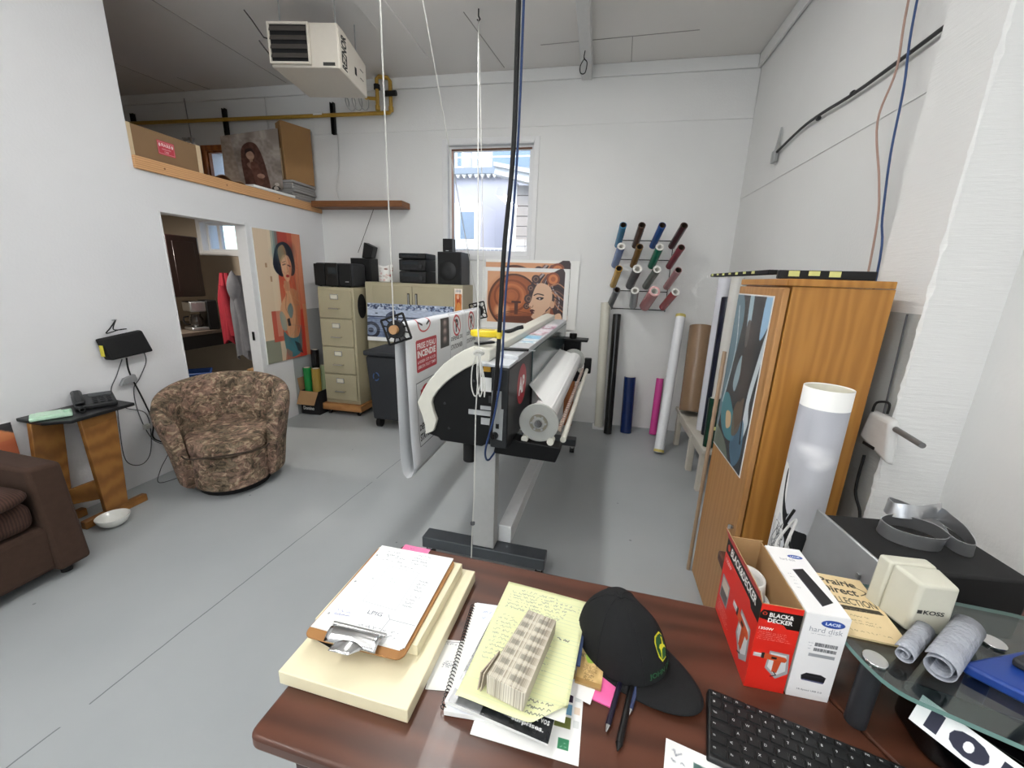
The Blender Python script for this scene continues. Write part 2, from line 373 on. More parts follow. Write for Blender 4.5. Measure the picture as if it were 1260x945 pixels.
struct(B().box(-5.58, XL-0.111, 0.8, YB-0.02, 2.1, 2.129).build('ceiling_kitchen', M_trimw))
# upper wall cladding laid over the lower wall, and the ceiling cove
struct(B().box(XR-0.005, XR, 1.75, YB, 2.255, ZC).build('trim_1', M_wall, bev=0.002))
struct(B().box(XL, XR-0.006, YB-0.006, YB, 2.9, ZC-0.1).build('trim_2', M_wall, bev=0.003))
struct(B().box(-5.6, XR-0.035, YB-0.022, YB, ZC-0.1, ZC).build('trim_3', M_wall, bev=0.006))
struct(B().box(XR-0.035, XR-0.012, 1.75, YB, ZC-0.1, ZC).build('trim_4', M_wall, bev=0.006))
# loft edge board, door lining
edge = struct(B().box(XL, XL+0.022, 2.36, YB-0.012, 2.125, 2.205).build('trim_5', M_pine, bev=0.003))
for i, yy in enumerate((2.55, 3.05, 3.62)): B().cyl((XL+0.021, yy, 2.165), (XL+0.0235, yy, 2.165), 0.006, n=10).build('screw', M_brownwood, edge)
dr = struct(B().box(XL-0.11, XL+0.004, 2.47, 2.482, 0, 1.885).box(XL-0.11, XL+0.004, 3.2, 3.24, 0, 1.9).box(XL-0.11, XL+0.004, 2.47, 3.2, 1.873, 1.885).build('door_1', M_trimw, bev=0.003))
B().box(XL-0.07, XL-0.045, 3.197, 3.201, 0.86, 0.94).build('strike_plate', M_blackmetal, dr)
# ceiling beam, panel battens, seams
M_beam = mat('painted_beam', 'd2d2d1', 0.5, var=0.05)
struct(B().box(-0.29, -0.2, -2, YB-0.023, 3.25, ZC).build('trim_6', M_beam, bev=0.004))
struct(B().box(-1.86, -1.63, 0.8, 4.0, ZC-0.012, ZC).build('trim_7', M_ceil, bev=0.004))
sm = B()
for p, q in (((-4.69, 3.63), (-4.6, 4.23)), ((-4.36, 3.95), (-4.27, 4.23)), ((-0.62, 3.87), (0.6, 3.83)), ((0.11, 3.85), (0.13, 4.23)), ((-1.12, 3.37), (-1.0, 4.19)), ((-3.4, 0), (-3.3, 4.2))):
    d = Vector((q[0]-p[0], q[1]-p[1], 0)).normalized(); n = Vector((-d.y, d.x, 0))*0.003; p = Vector((*p, ZC)); q = Vector((*q, ZC)); h = Vector((0, 0, -0.003))
    sm.hexa([p-n+h, q-n+h, q+n+h, p+n+h], [p-n, q-n, q+n, p+n])
struct(sm.build('trim_8', mat('ceiling_seam', 'a29e99', 0.8)))
# pilaster of painted concrete block: grey below, white above; chipped corner
def block_mat(name, col, ax):
    mt = wall_paint(name, col, blot=0.07, rough=0.6, bump=0)
    nt = mt.node_tree; N = nt.nodes; L = nt.links; b = N['Principled BSDF']; tc = N.new('ShaderNodeTexCoord'); mp = N.new('ShaderNodeMapping')
    mp.inputs['Scale'].default_value = (5, 5, 60); L.new(tc.outputs['Object'], mp.inputs[0])
    n = N.new('ShaderNodeTexNoise'); n.inputs['Scale'].default_value = 2.2; n.inputs['Detail'].default_value = 7; n.inputs['Roughness'].default_value = 0.62; L.new(mp.outputs[0], n.inputs['Vector'])
    bp = N.new('ShaderNodeBump'); bp.inputs['Strength'].default_value = 0.35; bp.inputs['Distance'].default_value = 0.008
    L.new(n.outputs['Fac'], bp.inputs['Height']); L.new(bp.outputs[0], b.inputs['Normal']); return mt
M_blk = block_mat('white_block_paint', 'e8e8e6', 0); M_blkg = block_mat('grey_block_paint', 'b3b6b4', 0)
def chipped(z0, z1, side):
    """block pier with a crumbling outer corner; side True builds only the camera-side skin"""
    b = B(); nz = max(2, int((z1-z0)/0.012)); rr = random.Random(5); ring = []; prev = 0
    for k in range(nz+1):
        z = z0+(z1-z0)*k/nz; prev = prev*0.6+(rr.random()**4)*0.006; c = 0.003+prev
        ring.append([(XR, 1.75, z), (1.0, 1.75, z), (1.0, 1.5+c*1.1, z), (1.0+c*0.45, 1.5+c*0.45, z), (1.0+c, 1.5, z), (XR, 1.5, z)])
    n = 6; vs = [p for r in ring for p in r]
    fs = [(k*n+i, k*n+(i+1) % n, (k+1)*n+(i+1) % n, (k+1)*n+i) for k in range(nz) for i in range(n)]+[tuple(range(n)), tuple(range(nz*n, nz*n+n))]
    return b.add(vs, fs)
pier = chipped(0, ZC, False).build('wall_pier', M_blk, angle=20); struct(pier)
pier.data.materials.append(M_blkg)
for p in pier.data.polygons:
    if p.normal.x < -0.9 and p.center.z < 1.43: p.material_index = 1
# --- windows
def window(n, h, mt, fw_, depth, casing=0.05, cmat=None, mullion=None):
    x0, x1, z0, z1 = h; y0 = YB+(0.012 if n == 2 else 0.05); y1 = y0+depth; b = B()
    b.box(x0, x0+fw_, y0, y1, z0, z1).box(x1-fw_, x1, y0, y1, z0, z1).box(x0+fw_, x1-fw_, y0, y1, z0, z0+fw_).box(x0+fw_, x1-fw_, y0, y1, z1-fw_, z1)
    o = struct(b.build('window_%d' % n, mt, bev=0.003))
    c = B(); yy = YB-0.014; k = casing; yb_ = YB
    if n == 3: yy -= 0.02; yb_ -= 0.02
    c.box(x0-k, x0, yy, yb_, z0-k, z1+k).box(x1, x1+k, yy, yb_, z0-k, z1+k).box(x0, x1, yy, yb_, z0-k, z0).box(x0, x1, yy, yb_, z1, z1+k)
    c.build('casing', cmat or mt, o, bev=0.004)
    r = B(); r.box(x0, x0+0.006, yy+0.004, y0, z0, z1).box(x1-0.006, x1, yy+0.004, y0, z0, z1).box(x0, x1, yy+0.004, y0, z0, z0+0.006).box(x0, x1, yy+0.004, y0, z1-0.006, z1)
    r.build('reveal', cmat or mt, o)
    xs = [x0+fw_] + ([mullion] if mullion else []) + [x1-fw_]
    for a, e in zip(xs[:-1], xs[1:]): B().box(a, e, y0+depth*0.4, y0+depth*0.4+0.005, z0+fw_, z1-fw_).build('pane', M_glass, o)
    if mullion: B().box(mullion-0.02, mullion+0.02, y0, y1, z0+fw_, z1-fw_).build('mullion', mt, o)
    return o
w1 = window(1, WIN, M_trimw, 0.05, 0.03)
B().box(WIN[0]+0.03, WIN[1]-0.03, YB+0.045, YB+0.055, WIN[3]-0.045, WIN[3]-0.028).build('weather_strip', mat('rusty_seal', '6b4a3a', 0.8), w1)
B().box(WIN[0]+0.03, WIN[0]+0.05, YB+0.045, YB+0.055, WIN[2]+0.03, WIN[3]-0.045).build('weather_strip', mat('pinkish_seal', 'b99a90', 0.8), w1)
window(2, LWIN, M_orangewood, 0.022, 0.045)
window(3, KWIN, M_trimw, 0.03, 0.045, mullion=-4.5)
# ================================================================ outside the back window
struct(B().box(-14, 4, 4.6, 14, -0.3, -0.02).build('ground', mat('gravel_yard', '9a958c', 0.9, scale=8)))
HY = 8.0
M_sid = mat('lavender_siding', 'b9b8c4', 0.7, var=0.05); M_sid2 = mat('tan_siding', 'b5aca6', 0.7); M_hw = mat('house_white', 'f0f0ee', 0.6); M_hglass = mat('house_window_glass', '7f95ad', 0.1, spec=0.8)
hs = thing('neighbour_house', 'pale lavender house seen through the back window', 'house', (-2.2, HY+1, -0.02))
def W(b, name, mt, par=hs, **k): return b.build(name, mt, par, off=tuple(-c for c in par.location), **k) if par.parent is None else None
W(B().box(-4.2, -0.2, HY, HY+2, -0.02, 3.36), 'wall', M_sid)
W(B().box(-4.2, -0.2, HY+0.25, HY+2, 3.46, 5.2), 'upper_wall', M_sid)
W(B().box(-4.2, -0.2, HY-0.12, HY+0.3, 3.36, 3.46), 'balcony_slab', mat('slate_band', '8f9aa8', 0.7))
rb = B()
for i in range(34): rb.prism([(-4.2+i*0.118, 3.36), (-4.2+i*0.118+0.1, 3.36), (-4.2+i*0.118+0.05, 3.29)], 'y', HY-0.1, HY-0.01)
W(rb, 'scalloped_trim', M_hw)
for nm, x0, x1, z0, z1, yy in (('window', -2.84, -2.30, 2.02, 2.87, HY), ('window', -2.9, -2.72, 3.52, 4.15, HY+0.25), ('window', -2.55, -2.33, 3.52, 4.15, HY+0.25)):
    W(B().box(x0, x1, yy-0.05, yy, z0, z1), nm, M_hw, bev=0.01)
    W(B().box(x0+0.14, x1-0.12, yy-0.056, yy-0.05, z0+0.2 if z0 < 3 else z0+0.05, z1-0.16), 'window_pane', M_hglass)
W(B().box(-2.15, -0.6, HY+0.24, HY+0.25, 3.5, 4.3), 'window_pane', M_hglass)
W(B().box(-4.2, -0.2, HY-0.12, HY-0.1, 3.62, 3.645), 'railing', M_hw)
sh = thing('white_shed', 'white cornered tan shed with sloping fascia beyond the back window', 'shed', (-1.2, 7.3, -0.02))
ws = lambda b, n, m_, **k: b.build(n, m_, sh, off=(1.2, -7.3, 0.02), **k)
ws(B().box(-1.55, -1.41, 7.0, 7.14, -0.02, 3.0), 'corner_post', M_hw)
for i in range(19): ws(B().box(-1.41, 0.4, 7.02+(i % 2)*0.001, 7.1, -0.02+i*0.158, -0.02+(i+1)*0.158-0.012), 'siding_board', M_sid2)
ws(B().prism([(-1.75, 3.1), (-1.73, 3.2), (0.4, 2.78), (0.4, 2.58)], 'y', 6.8, 7.0), 'fascia', M_hw)
ws(B().prism([(-1.75, 3.2), (-1.75, 3.26), (0.4, 2.84), (0.4, 2.78)], 'y', 6.75, 7.3), 'roof', mat('shed_roof', 'd5d5d8', 0.7))
rl = thing('garden_railing', 'thin white balustrade below the house window outside', 'railing', (-2.2, 6.9, -0.02))
b = B().box(-3.1, -1.55, 6.88, 6.92, 1.96, 1.99).box(-3.1, -1.55, 6.88, 6.92, 1.2, 1.23); b.build('rail', M_hw, rl, off=(2.2, -6.9, 0.02))
b = B()
for i in range(22): b.box(-3.08+i*0.07, -3.065+i*0.07, 6.89, 6.905, -0.02, 1.98)
b.build('baluster', M_hw, rl, off=(2.2, -6.9, 0.02))['kind'] = 'stuff'

# ================================================================ ceiling things
def fixture(x, y, lab):
    t = thing('strip_light', lab, 'ceiling light', (x, y, 3.25))
    B().prism([(-0.09, 0), (0.09, 0), (0.06, 0.118), (-0.06, 0.118)], 'y', -0.75, 0.75).build('housing', M_white, t, bev=0.004)
    for e in (-0.735, 0.72): B().box(-0.075, 0.075, e, e+0.015, -0.055, -0.0005).build('lamp_holder', M_white, t)
    for s in (-1, 1): B().cyl((s*0.06, -0.72, -0.04), (s*0.06, 0.72, -0.04), 0.011, n=10).build('fluorescent_tube', MATS.get('lit_tube') or mat('lit_tube', 'ffffff', emit=26), t)
fixture(-0.83, 2.2, 'white fluorescent strip light above the wide printer')
fixture(-0.83, -0.35, 'unseen white fluorescent strip light added for fill above the desk chair side')  # this and the next two fixtures are out of view, added for fill
fixture(-2.2, -1.2, 'unseen white fluorescent strip light added for fill near the left front corner')
fixture(0.45, -1.2, 'unseen white fluorescent strip light added for fill near the right front corner')

# unit heater hung from the ceiling
M_heat = mat('heater_enamel', 'cfc8bc', 0.4, var=0.03)
ht = thing('unit_heater', 'beige ceiling-hung gas unit heater with louvred front', 'heater', (-2.19, 3.2, 2.9), math.radians(9))
hw_, hd = 0.49, 0.5
b = B().prism([(-hd/2, 0), (hd/2, 0), (hd/2, 0.235), (-hd/2+0.1, 0.27), (-hd/2, 0.27)], 'x', -hw_/2, hw_/2); b.build('housing', M_heat, ht, bev=0.008)
fr = B().box(-0.235, 0.04, -hd/2-0.014, -hd/2-0.001, 0.02, 0.255).build('louvre_opening', M_blackmat, ht)
f2 = B()
for a in ((-0.243, -0.228, 0.012, 0.262), (0.036, 0.05, 0.012, 0.262), (-0.228, 0.036, 0.012, 0.026), (-0.228, 0.036, 0.246, 0.262)): f2.box(a[0], a[1], -hd/2-0.024, -hd/2-0.001, a[2], a[3])
f2.build('louvre_frame', M_heat, ht, bev=0.002)
M_louv = mat('dark_louvre', '4a4541', 0.5)
for k in range(4):
    z = 0.05+k*0.053; B().hexa([(-0.226, -hd/2-0.03, z), (0.034, -hd/2-0.03, z), (0.034, -hd/2-0.026, z-0.004), (-0.226, -hd/2-0.026, z-0.004)], [(-0.226, -hd/2-0.014, z+0.03), (0.034, -hd/2-0.014, z+0.03), (0.034, -hd/2-0.011, z+0.027), (-0.226, -hd/2-0.011, z+0.027)]).build('louvre', M_louv, ht)
M_ink = mat('black_ink', '141414', 0.6)
B().box(0.13, 0.215, -hd/2-0.003, -hd/2, 0.012, 0.032).build('rating_plate', mat('dark_plate', '3c3b38', 0.5), ht)
B().box(hw_/2, hw_/2+0.004, -hd/2+0.012, -hd/2+0.15, 0.008, 0.25).build('name_panel', mat('heater_panel', 'd6d0c4', 0.4), ht)
letters('REZNOR', 'lettering', M_ink, ht, (hw_/2+0.0045, -hd/2+0.125, 0.02), (0, 0, 1), (0, -1, 0), 0.085, 0.215, bold=0.045)
B().box(hw_/2, hw_/2+0.002, 0.02, 0.05, 0.075, 0.125).build('vent_slot', M_blackmat, ht)
for z in (0.09, 0.15): B().box(hw_/2, hw_/2+0.002, 0.12, 0.18, z, z+0.004).build('slot', M_blackmat, ht)
for sx in (-0.2, 0.2):
    for sy in (-0.17, 0.17): B().cyl((sx, sy, 0.22), (sx, sy, 0.469), 0.005, n=8).build('hanger_rod', M_steel, ht)
B().box(-0.2, 0.2, -0.15, 0.18, 0.262, 0.3).build('flue_collar', M_louv, ht)
B().tube([(-0.245, -0.1, 0.22), (-0.36, -0.12, 0.24), (-0.5, -0.02, 0.4), (-0.56, 0, 0.468)], 0.005).build('heater_wire', M_louv, ht)
B().tube([(-0.245, -0.1, 0.06), (-0.33, 0.0, 0.1), (-0.5, 0.05, 0.3)], 0.005).build('heater_wire', M_louv, ht)
# gas pipe
M_gas = mat('yellow_gas_pipe', 'b8923a', 0.45, var=0.1)
gp = thing('gas_pipe', 'yellow gas pipe run along the back wall to the heater', 'pipe', (-3.5, 4.19, 3.06))
g = lambda b, n, m_=M_gas, **k: b.build(n, m_, gp, off=(3.5, -4.19, -3.06), **k)
g(B().tube([(-5.55, 4.19, 3.07), (-2.16, 4.19, 3.05), (-2.14, 4.19, 3.07), (-2.14, 4.19, 3.32), (-2.16, 4.18, 3.345), (-2.24, 4.16, 3.35), (-2.26, 4.15, 3.33), (-2.26, 4.15, 3.08)], 0.018, n=10), 'pipe_run')
g(B().tube([(-2.26, 4.15, 3.16), (-2.36, 4.12, 3.16), (-2.37, 3.6, 3.12)], 0.015, n=10), 'pipe_branch')
g(B().cyl((-2.26, 4.15, 3.24), (-2.26, 4.15, 3.28), 0.03), 'valve', M_blackmat)
g(B().cyl((-2.18, 4.15, 3.2), (-2.06, 4.15, 3.2), 0.024), 'regulator', M_blackmat)
for x in (-2.26, -2.14): g(B().cyl((x, 4.15 if x < -2.2 else 4.19, 3.06), (x, 4.15 if x < -2.2 else 4.19, 3.1), 0.024, n=12), 'fitting')
g(B().cyl((-3.0, 4.19, 3.066), (-2.9, 4.19, 3.0655), 0.0195), 'pale_tape', M_paper)
b = B().tube([(-2.5+0.02*i/3+0.0, 3.98+0.055*math.cos(i*0.6), 3.06+0.055*math.sin(i*0.6)) for i in range(34)], 0.005)
solo(b.build('flexible_duct', M_steel), 'coil of grey flexible conduit behind the unit heater', 'conduit')
for i, (x, lab) in enumerate(((-5.36, 'black metal wall channel at the far left end of the loft'), (-4.12, 'black metal wall channel left of the picture standing in the loft'), (-2.81, 'black metal wall channel under the heater above the wall shelf'))):
    t = thing('wall_channel', lab, 'channel', (x, YB-0.014, 3.05), group='black channels carrying the gas pipe')
    b = B().box(-0.02, -0.012, -0.035, 0, -0.16, 0.13).box(0.012, 0.02, -0.035, 0, -0.16, 0.13).box(-0.012, 0.012, -0.006, 0, -0.16, 0.13); b.build('channel', M_blackmetal, t)
solo(B().tube([(-3.6, YB-0.03, 3.26), (-3.6, YB-0.03, 2.3)], 0.004).build('wall_cable', mat('white_cable', 'cfcfcd', 0.5)), 'thin pale cable dropping down the back wall in the loft', 'cable')
solo(B().tube([(-4.62, YB-0.03, 3.3), (-4.6, YB-0.03, 2.87)], 0.005).build('wall_conduit', mat('grey_conduit', '8f8f90', 0.5)), 'grey conduit dropping to the small lamp above the loft window', 'conduit')
fl = thing('flood_lamp', 'small twin lamp on the wall above the loft window', 'lamp', (-4.6, YB-0.05, 2.86))
for s in (-1, 1): B().lathe([(0.008, 0), (0.03, 0.05), (0.033, 0.055), (0.0, 0.05)], 14, (s*0.04, -0.02, -0.02)).build('lamp_head', M_steel, fl)
B().box(-0.025, 0.025, -0.03, 0.036, -0.02, 0.01).build('base', M_white, fl)
solo(B().tube([(-2.78, YB-0.02, 2.9), (-2.79, YB-0.02, 2.6), (-2.84, YB-0.02, 2.4), (-2.82, YB-0.02, 2.28)], 0.004, smooth=5).build('hanging_wire', MATS['white_cable']), 'white wire hanging on the wall below the black channel', 'wire')
wl = B().tube([(-0.245, 2.9, 3.24), (-0.25, 2.91, 3.15), (-0.235, 2.92, 3.1), (-0.26, 2.93, 3.06), (-0.27, 2.92, 3.1), (-0.24, 2.91, 3.17)], 0.004, smooth=5)
wl = B().tube([(-0.245, 3.75, 3.255), (-0.25, 3.75, 3.2), (-0.225, 3.75, 3.17), (-0.235, 3.75, 3.1), (-0.27, 3.75, 3.1), (-0.275, 3.75, 3.15), (-0.245, 3.75, 3.2)], 0.004, smooth=5)
solo(wl.build('wire_loop', M_blackmat), 'small loop of black wire hanging from the ceiling beam', 'wire')

# ================================================================ loft
lb = thing('flat_box', 'long brown cardboard box with a red label on the loft edge', 'box', (-3.22, 2.65, LZ))
B().box(-0.16, 0.14, -0.28, 0.24, 0.001, 0.205).build('carton', mat('brown_carton', '8e7152', 0.8, col2='84684b', scale=10), lb, bev=0.003)
M_pale = mat('pale_board_edge', 'd9c3a0', 0.8)
B().box(0.1405, 0.1415, -0.28, -0.25, 0.001, 0.206).build('paper_tape', M_pale, lb); B().box(0.1405, 0.1415, 0.205, 0.24, 0.001, 0.206).build('paper_tape', M_pale, lb)
c = Cv(120, 60, 'c23a48').rect(4, 4, 116, 56, 'd98a90').rect(7, 7, 113, 53, 'c23a48').text('FRAGILE', 28, 24, 14, 'f4e4e4', 64, 0.03).text('HANDLE WITH', 30, 38, 7, 'f4e4e4', 60).text('CARE', 44, 50, 8, 'f4e4e4', 30).ell(16, 18, 6, 8, 'f0dede').ell(104, 18, 6, 8, 'f0dede')
sheet('label', c.mat('fragile_label'), lb, (0.142, -0.09, 0.065), (0.142, 0.03, 0.065), (0.142, -0.09, 0.155))
# picture standing on the loft edge
c = Cv(150, 200, '9a8f86').noise(0.25, 7, 1)
c.rect(0, 0, 45, 200, 'a8917c', 0.4).poly([(56, 150), (58, 90), (66, 40), (84, 20), (104, 24), (114, 60), (118, 120), (112, 190), (58, 190)], '5a3a30', smooth=4).ell(84, 62, 10, 15, 'b3927c').poly([(72, 60), (76, 42), (92, 40), (98, 60), (90, 48), (78, 52)], '3a2622', smooth=3).rect(80, 74, 88, 86, 'a5846f').poly([(70, 92), (82, 84), (98, 96), (84, 112)], '8a6a5a', smooth=3)
c.poly([(80, 90), (98, 90), (104, 150), (84, 160)], '6d473a', smooth=4).ell(100, 130, 10, 8, 'a9836f').ell(132, 178, 12, 16, '2b2624').ell(132, 172, 6, 8, 'c8c0b8').ell(136, 158, 6, 6, 'd0c8c0').noise(0.12, 30, 2)
ps = thing('sepia_print', 'sepia portrait print standing in the loft left of the tall carton', 'picture', (-3.41, 3.79, LZ))
sheet('print', c.mat('sepia_portrait', 0.6), ps, (-0.31, -0.07, 0.004), (0.23, 0.07, 0.10), (-0.34, -0.03, 0.56), 0.004)
tb = thing('tall_box', 'tall brown cardboard box on a grey paper stack in the loft', 'box', (-3.17, 4.08, LZ+0.19), math.radians(-23))
M_cart2 = mat('tan_carton', 'a07a4c', 0.8, col2='94704a', scale=10)
B().hexa([(-0.05, -0.15, 0.002), (0.05, -0.15, 0.002), (0.05, 0.15, 0.002), (-0.05, 0.13, 0.002)], [(-0.05, -0.16, 0.53), (0.05, -0.16, 0.545), (0.05, 0.15, 0.545), (-0.05, 0.13, 0.53)]).build('carton', M_cart2, tb, bev=0.003)
B().box(-0.012, 0.012, -0.165, -0.157, 0.02, 0.3).build('tape', M_pale, tb)
gs = thing('paper_stack', 'stack of grey wrapped paper under the tall loft box', 'paper', (-3.19, 4.06, LZ))
for i in range(7): B().box(-0.1+0.006*(i % 2), 0.115-0.008*(i % 3), -0.19+0.01*(i % 2), 0.165, 0.001+i*0.027, 0.0265+i*0.027).build('ream', mat('grey_wrap', '9a9896', 0.7), gs, bev=0.006)
solo(B().box(-3.15, -3.035, 3.33, 3.84, LZ+0.007, LZ+0.03).build('white_board', M_white, bev=0.002), 'white foam board lying on the loft edge below the print', 'board')
b = B().grid(lambda u, v: (-3.16+0.14*(v-0.5)+0.01*math.sin(9*u), 3.12+0.34*(u-0.5)+0.01*math.sin(7*v), LZ+0.012+0.04*math.sin(PI*u)*abs(math.sin(5*u+3*v))), 20, 10)
solo(b.build('brown_wrap', mat('crumpled_brown_paper', '6f5236', 0.7, bump=0.4, bscale=30), solid=0.006), 'crumpled brown wrapping paper lying on the loft edge', 'paper')

# ================================================================ kitchenette behind the door
M_wood_d = mat('dark_cherry_cabinet', '2c1a18', 0.3, var=0.15, scale=6, coat=0.3)
kc = thing('wall_cabinet', 'dark cherry wall cabinet hanging in the kitchenette', 'cabinet', (-4.4, 3.62, 1.2))
B().box(-0.35, 0.14, -0.18, 0.17, 0, 0.62).build('cabinet_body', M_wood_d, kc, bev=0.005)
kd = B().box(0.141, 0.16, -0.175, 0.165, 0.005, 0.615).build('door', M_wood_d, kc, bev=0.006)
B().box(0.161, 0.166, -0.12, 0.11, 0.06, 0.56).build('door_panel', M_wood_d, kd, bev=0.004)
ct = thing('kitchen_counter', 'speckled laminate kitchen counter under the coffee maker', 'counter', (-4.5, 3.5, 0))
B().box(-0.9, 0.35, -0.3, 0.73, 0.8, 0.84).build('worktop', mat('speckled_laminate', '6f6459', 0.35, col2='574c43', scale=60), ct, bev=0.006)
B().box(-0.88, 0.33, -0.28, 0.73, 0.66, 0.8).build('front_rail', M_blackmat, ct)
B().box(-0.88, -0.8, -0.28, 0.73, 0, 0.66).build('side_panel', M_blackmat, ct)
cm = thing('coffee_maker', 'steel and black drip coffee maker on the kitchen counter', 'coffee maker', (-4.27, 3.72, 0.84), math.radians(-20))
B().box(-0.1, 0.1, 0.02, 0.13, 0.001, 0.32).build('tank', M_black, cm, bev=0.01); B().box(-0.1, 0.1, -0.13, 0.02, 0.2, 0.31).build('brew_head', M_steel, cm, bev=0.012)
B().box(-0.1, 0.1, -0.14, 0.02, 0.001, 0.035).build('warming_base', M_steel, cm, bev=0.008)
B().lathe([(0.05, 0), (0.068, 0.03), (0.065, 0.08), (0.045, 0.12), (0.05, 0.135)], 24, (0, -0.055, 0.037)).build('carafe', mat('carafe_glass', '3a3430', 0.08, coat=0.5), cm)
B().tube([(0.0, -0.12, 0.15), (0.0, -0.165, 0.14), (0.0, -0.165, 0.08), (0.0, -0.12, 0.06)], 0.008, smooth=4).build('handle', M_black, cm)
# coat post with jackets
cp = thing('coat_post', 'narrow wooden coat rail upright in the kitchenette', 'coat rack', (-3.62, 3.72, 0))
B().box(-0.035, 0.03, -0.02, 0.02, 0.0, 1.62).build('upright', M_brownwood, cp, bev=0.004); B().box(0.03, 0.3, -0.012, 0.012, 1.38, 1.44).build('rail', M_brownwood, cp)
for s in (0.0, 0.16): B().tube([(0.06+s, -0.012, 1.42), (0.06+s, -0.06, 1.41), (0.06+s, -0.07, 1.45)], 0.006).build('hook', M_blackmetal, cp)
def garment(name, lab, cat, base, w_, h, mt, folds, hood=None, seed=1):
    rr = random.Random(seed); ph = [rr.random()*6 for _ in range(4)]
    t = thing(name, lab, cat, base)
    def fn(u, v):
        a = 2*PI*u; wx = w_*(0.32+0.68*min(1, (1-v)*2.4+0.1))*(1-0.15*(1-v)); k = 1+0.18*math.sin(folds*a+ph[0]+2*v)+0.08*math.sin(2*folds*a+ph[1])
        return (wx*math.cos(a)*k, 0.055*math.sin(a)*k*(0.5+0.7*(1-v)), h*v+0.03*math.sin(3*a)*(1-v))
    B().grid(fn, 60, 24, True).build('body', mt, t, angle=80)
    if hood: B().grid(lambda u, v: (hood*0.85*math.cos(2*PI*u)*math.sin(PI*v)**0.8*(1-0.25*v), -0.05+0.045*math.sin(2*PI*u)*math.sin(PI*v)**0.7, h-0.28+0.33*v), 24, 14, True).build('hood', mt, t, angle=80)
    B().grid(lambda u, v: (w_*0.75+0.05*math.cos(2*PI*u)*(1-0.2*v)-0.08*v, -0.03+0.045*math.sin(2*PI*u), h*0.1+h*0.72*v), 16, 10, True).build('sleeve', mt, t, angle=80)
    return t
garment('red_jacket', 'red jacket hanging behind the grey hoodie', 'jacket', (-3.83, 3.66, 0.74), 0.1, 0.72, mat('red_fleece', 'a01f2e', 0.85, col2='7a1524', scale=12), 5, seed=3)
garment('grey_hoodie', 'grey hooded sweatshirt hanging on the coat rail', 'jacket', (-3.60, 3.58, 0.60), 0.115, 0.84, mat('grey_jersey', '77777b', 0.9, col2='5f5f64', scale=14), 6, 0.1, seed=8)
bl = thing('blue_bin', 'blue plastic bin on the kitchenette floor', 'bin', (-4.15, 3.45, 0))
B().lathe([(0.14, 0.002), (0.18, 0.4), (0.2, 0.405), (0.2, 0.43), (0.175, 0.43), (0.135, 0.02)], 4).build('tub', mat('blue_bin_plastic', '1d3f78', 0.4), bl, bev=0.01)
for i, (x, y, z0, h, wd, rz, lab) in enumerate(((-3.42, 4.05, 0, 0.78, 0.2, 0.2, 'tall cardboard carton beside the kitchenette door jamb'), (-3.4, 3.55, 0, 0.5, 0.2, 0.1, 'smaller cardboard carton in front of the tall one by the door jamb'))):
    t = thing('carton', lab, 'box', (x, y, z0), rz); rbox(wd, 0.2, h, 0.001).build('carton_body', M_cart2, t, bev=0.003); B().box(-0.02, 0.02, -0.1015, -0.1, 0.001, h).build('tape', M_pale, t)
sp = thing('spot_lamp', 'small black ceiling spot lamp just inside the kitchenette door', 'lamp', (-3.4, 2.75, 2.1))
B().cyl((0, 0, -0.025), (0, 0, -0.001), 0.035).build('base', M_black, sp); B().cyl((0, 0, -0.06), (0, 0, -0.025), 0.008).build('stem', M_black, sp)
B().cyl((0, 0.01, -0.06), (0.03, -0.05, -0.14), 0.024, 0.034).build('shade', M_black, sp); B().cyl((0.0302, -0.0505, -0.1404), (0.031, -0.052, -0.143), 0.027).build('bulb', M_chrome, sp)
# ================================================================ back wall: shelf, pictures, cabinets
solo(B().box(-3.03, -1.995, 4.06, YB-0.013, 2.165, 2.225).build('wall_shelf', M_brownwood, bev=0.004), 'bare brown wooden shelf board fixed high on the back wall', 'shelf')
solo(B().tube([(-2.39, 4.2, 2.163), (-2.59, 4.18, 1.72)], 0.003).build('slanted_cord', M_louv), 'dark cord slanting from the wall shelf to the tilted speaker', 'cord')

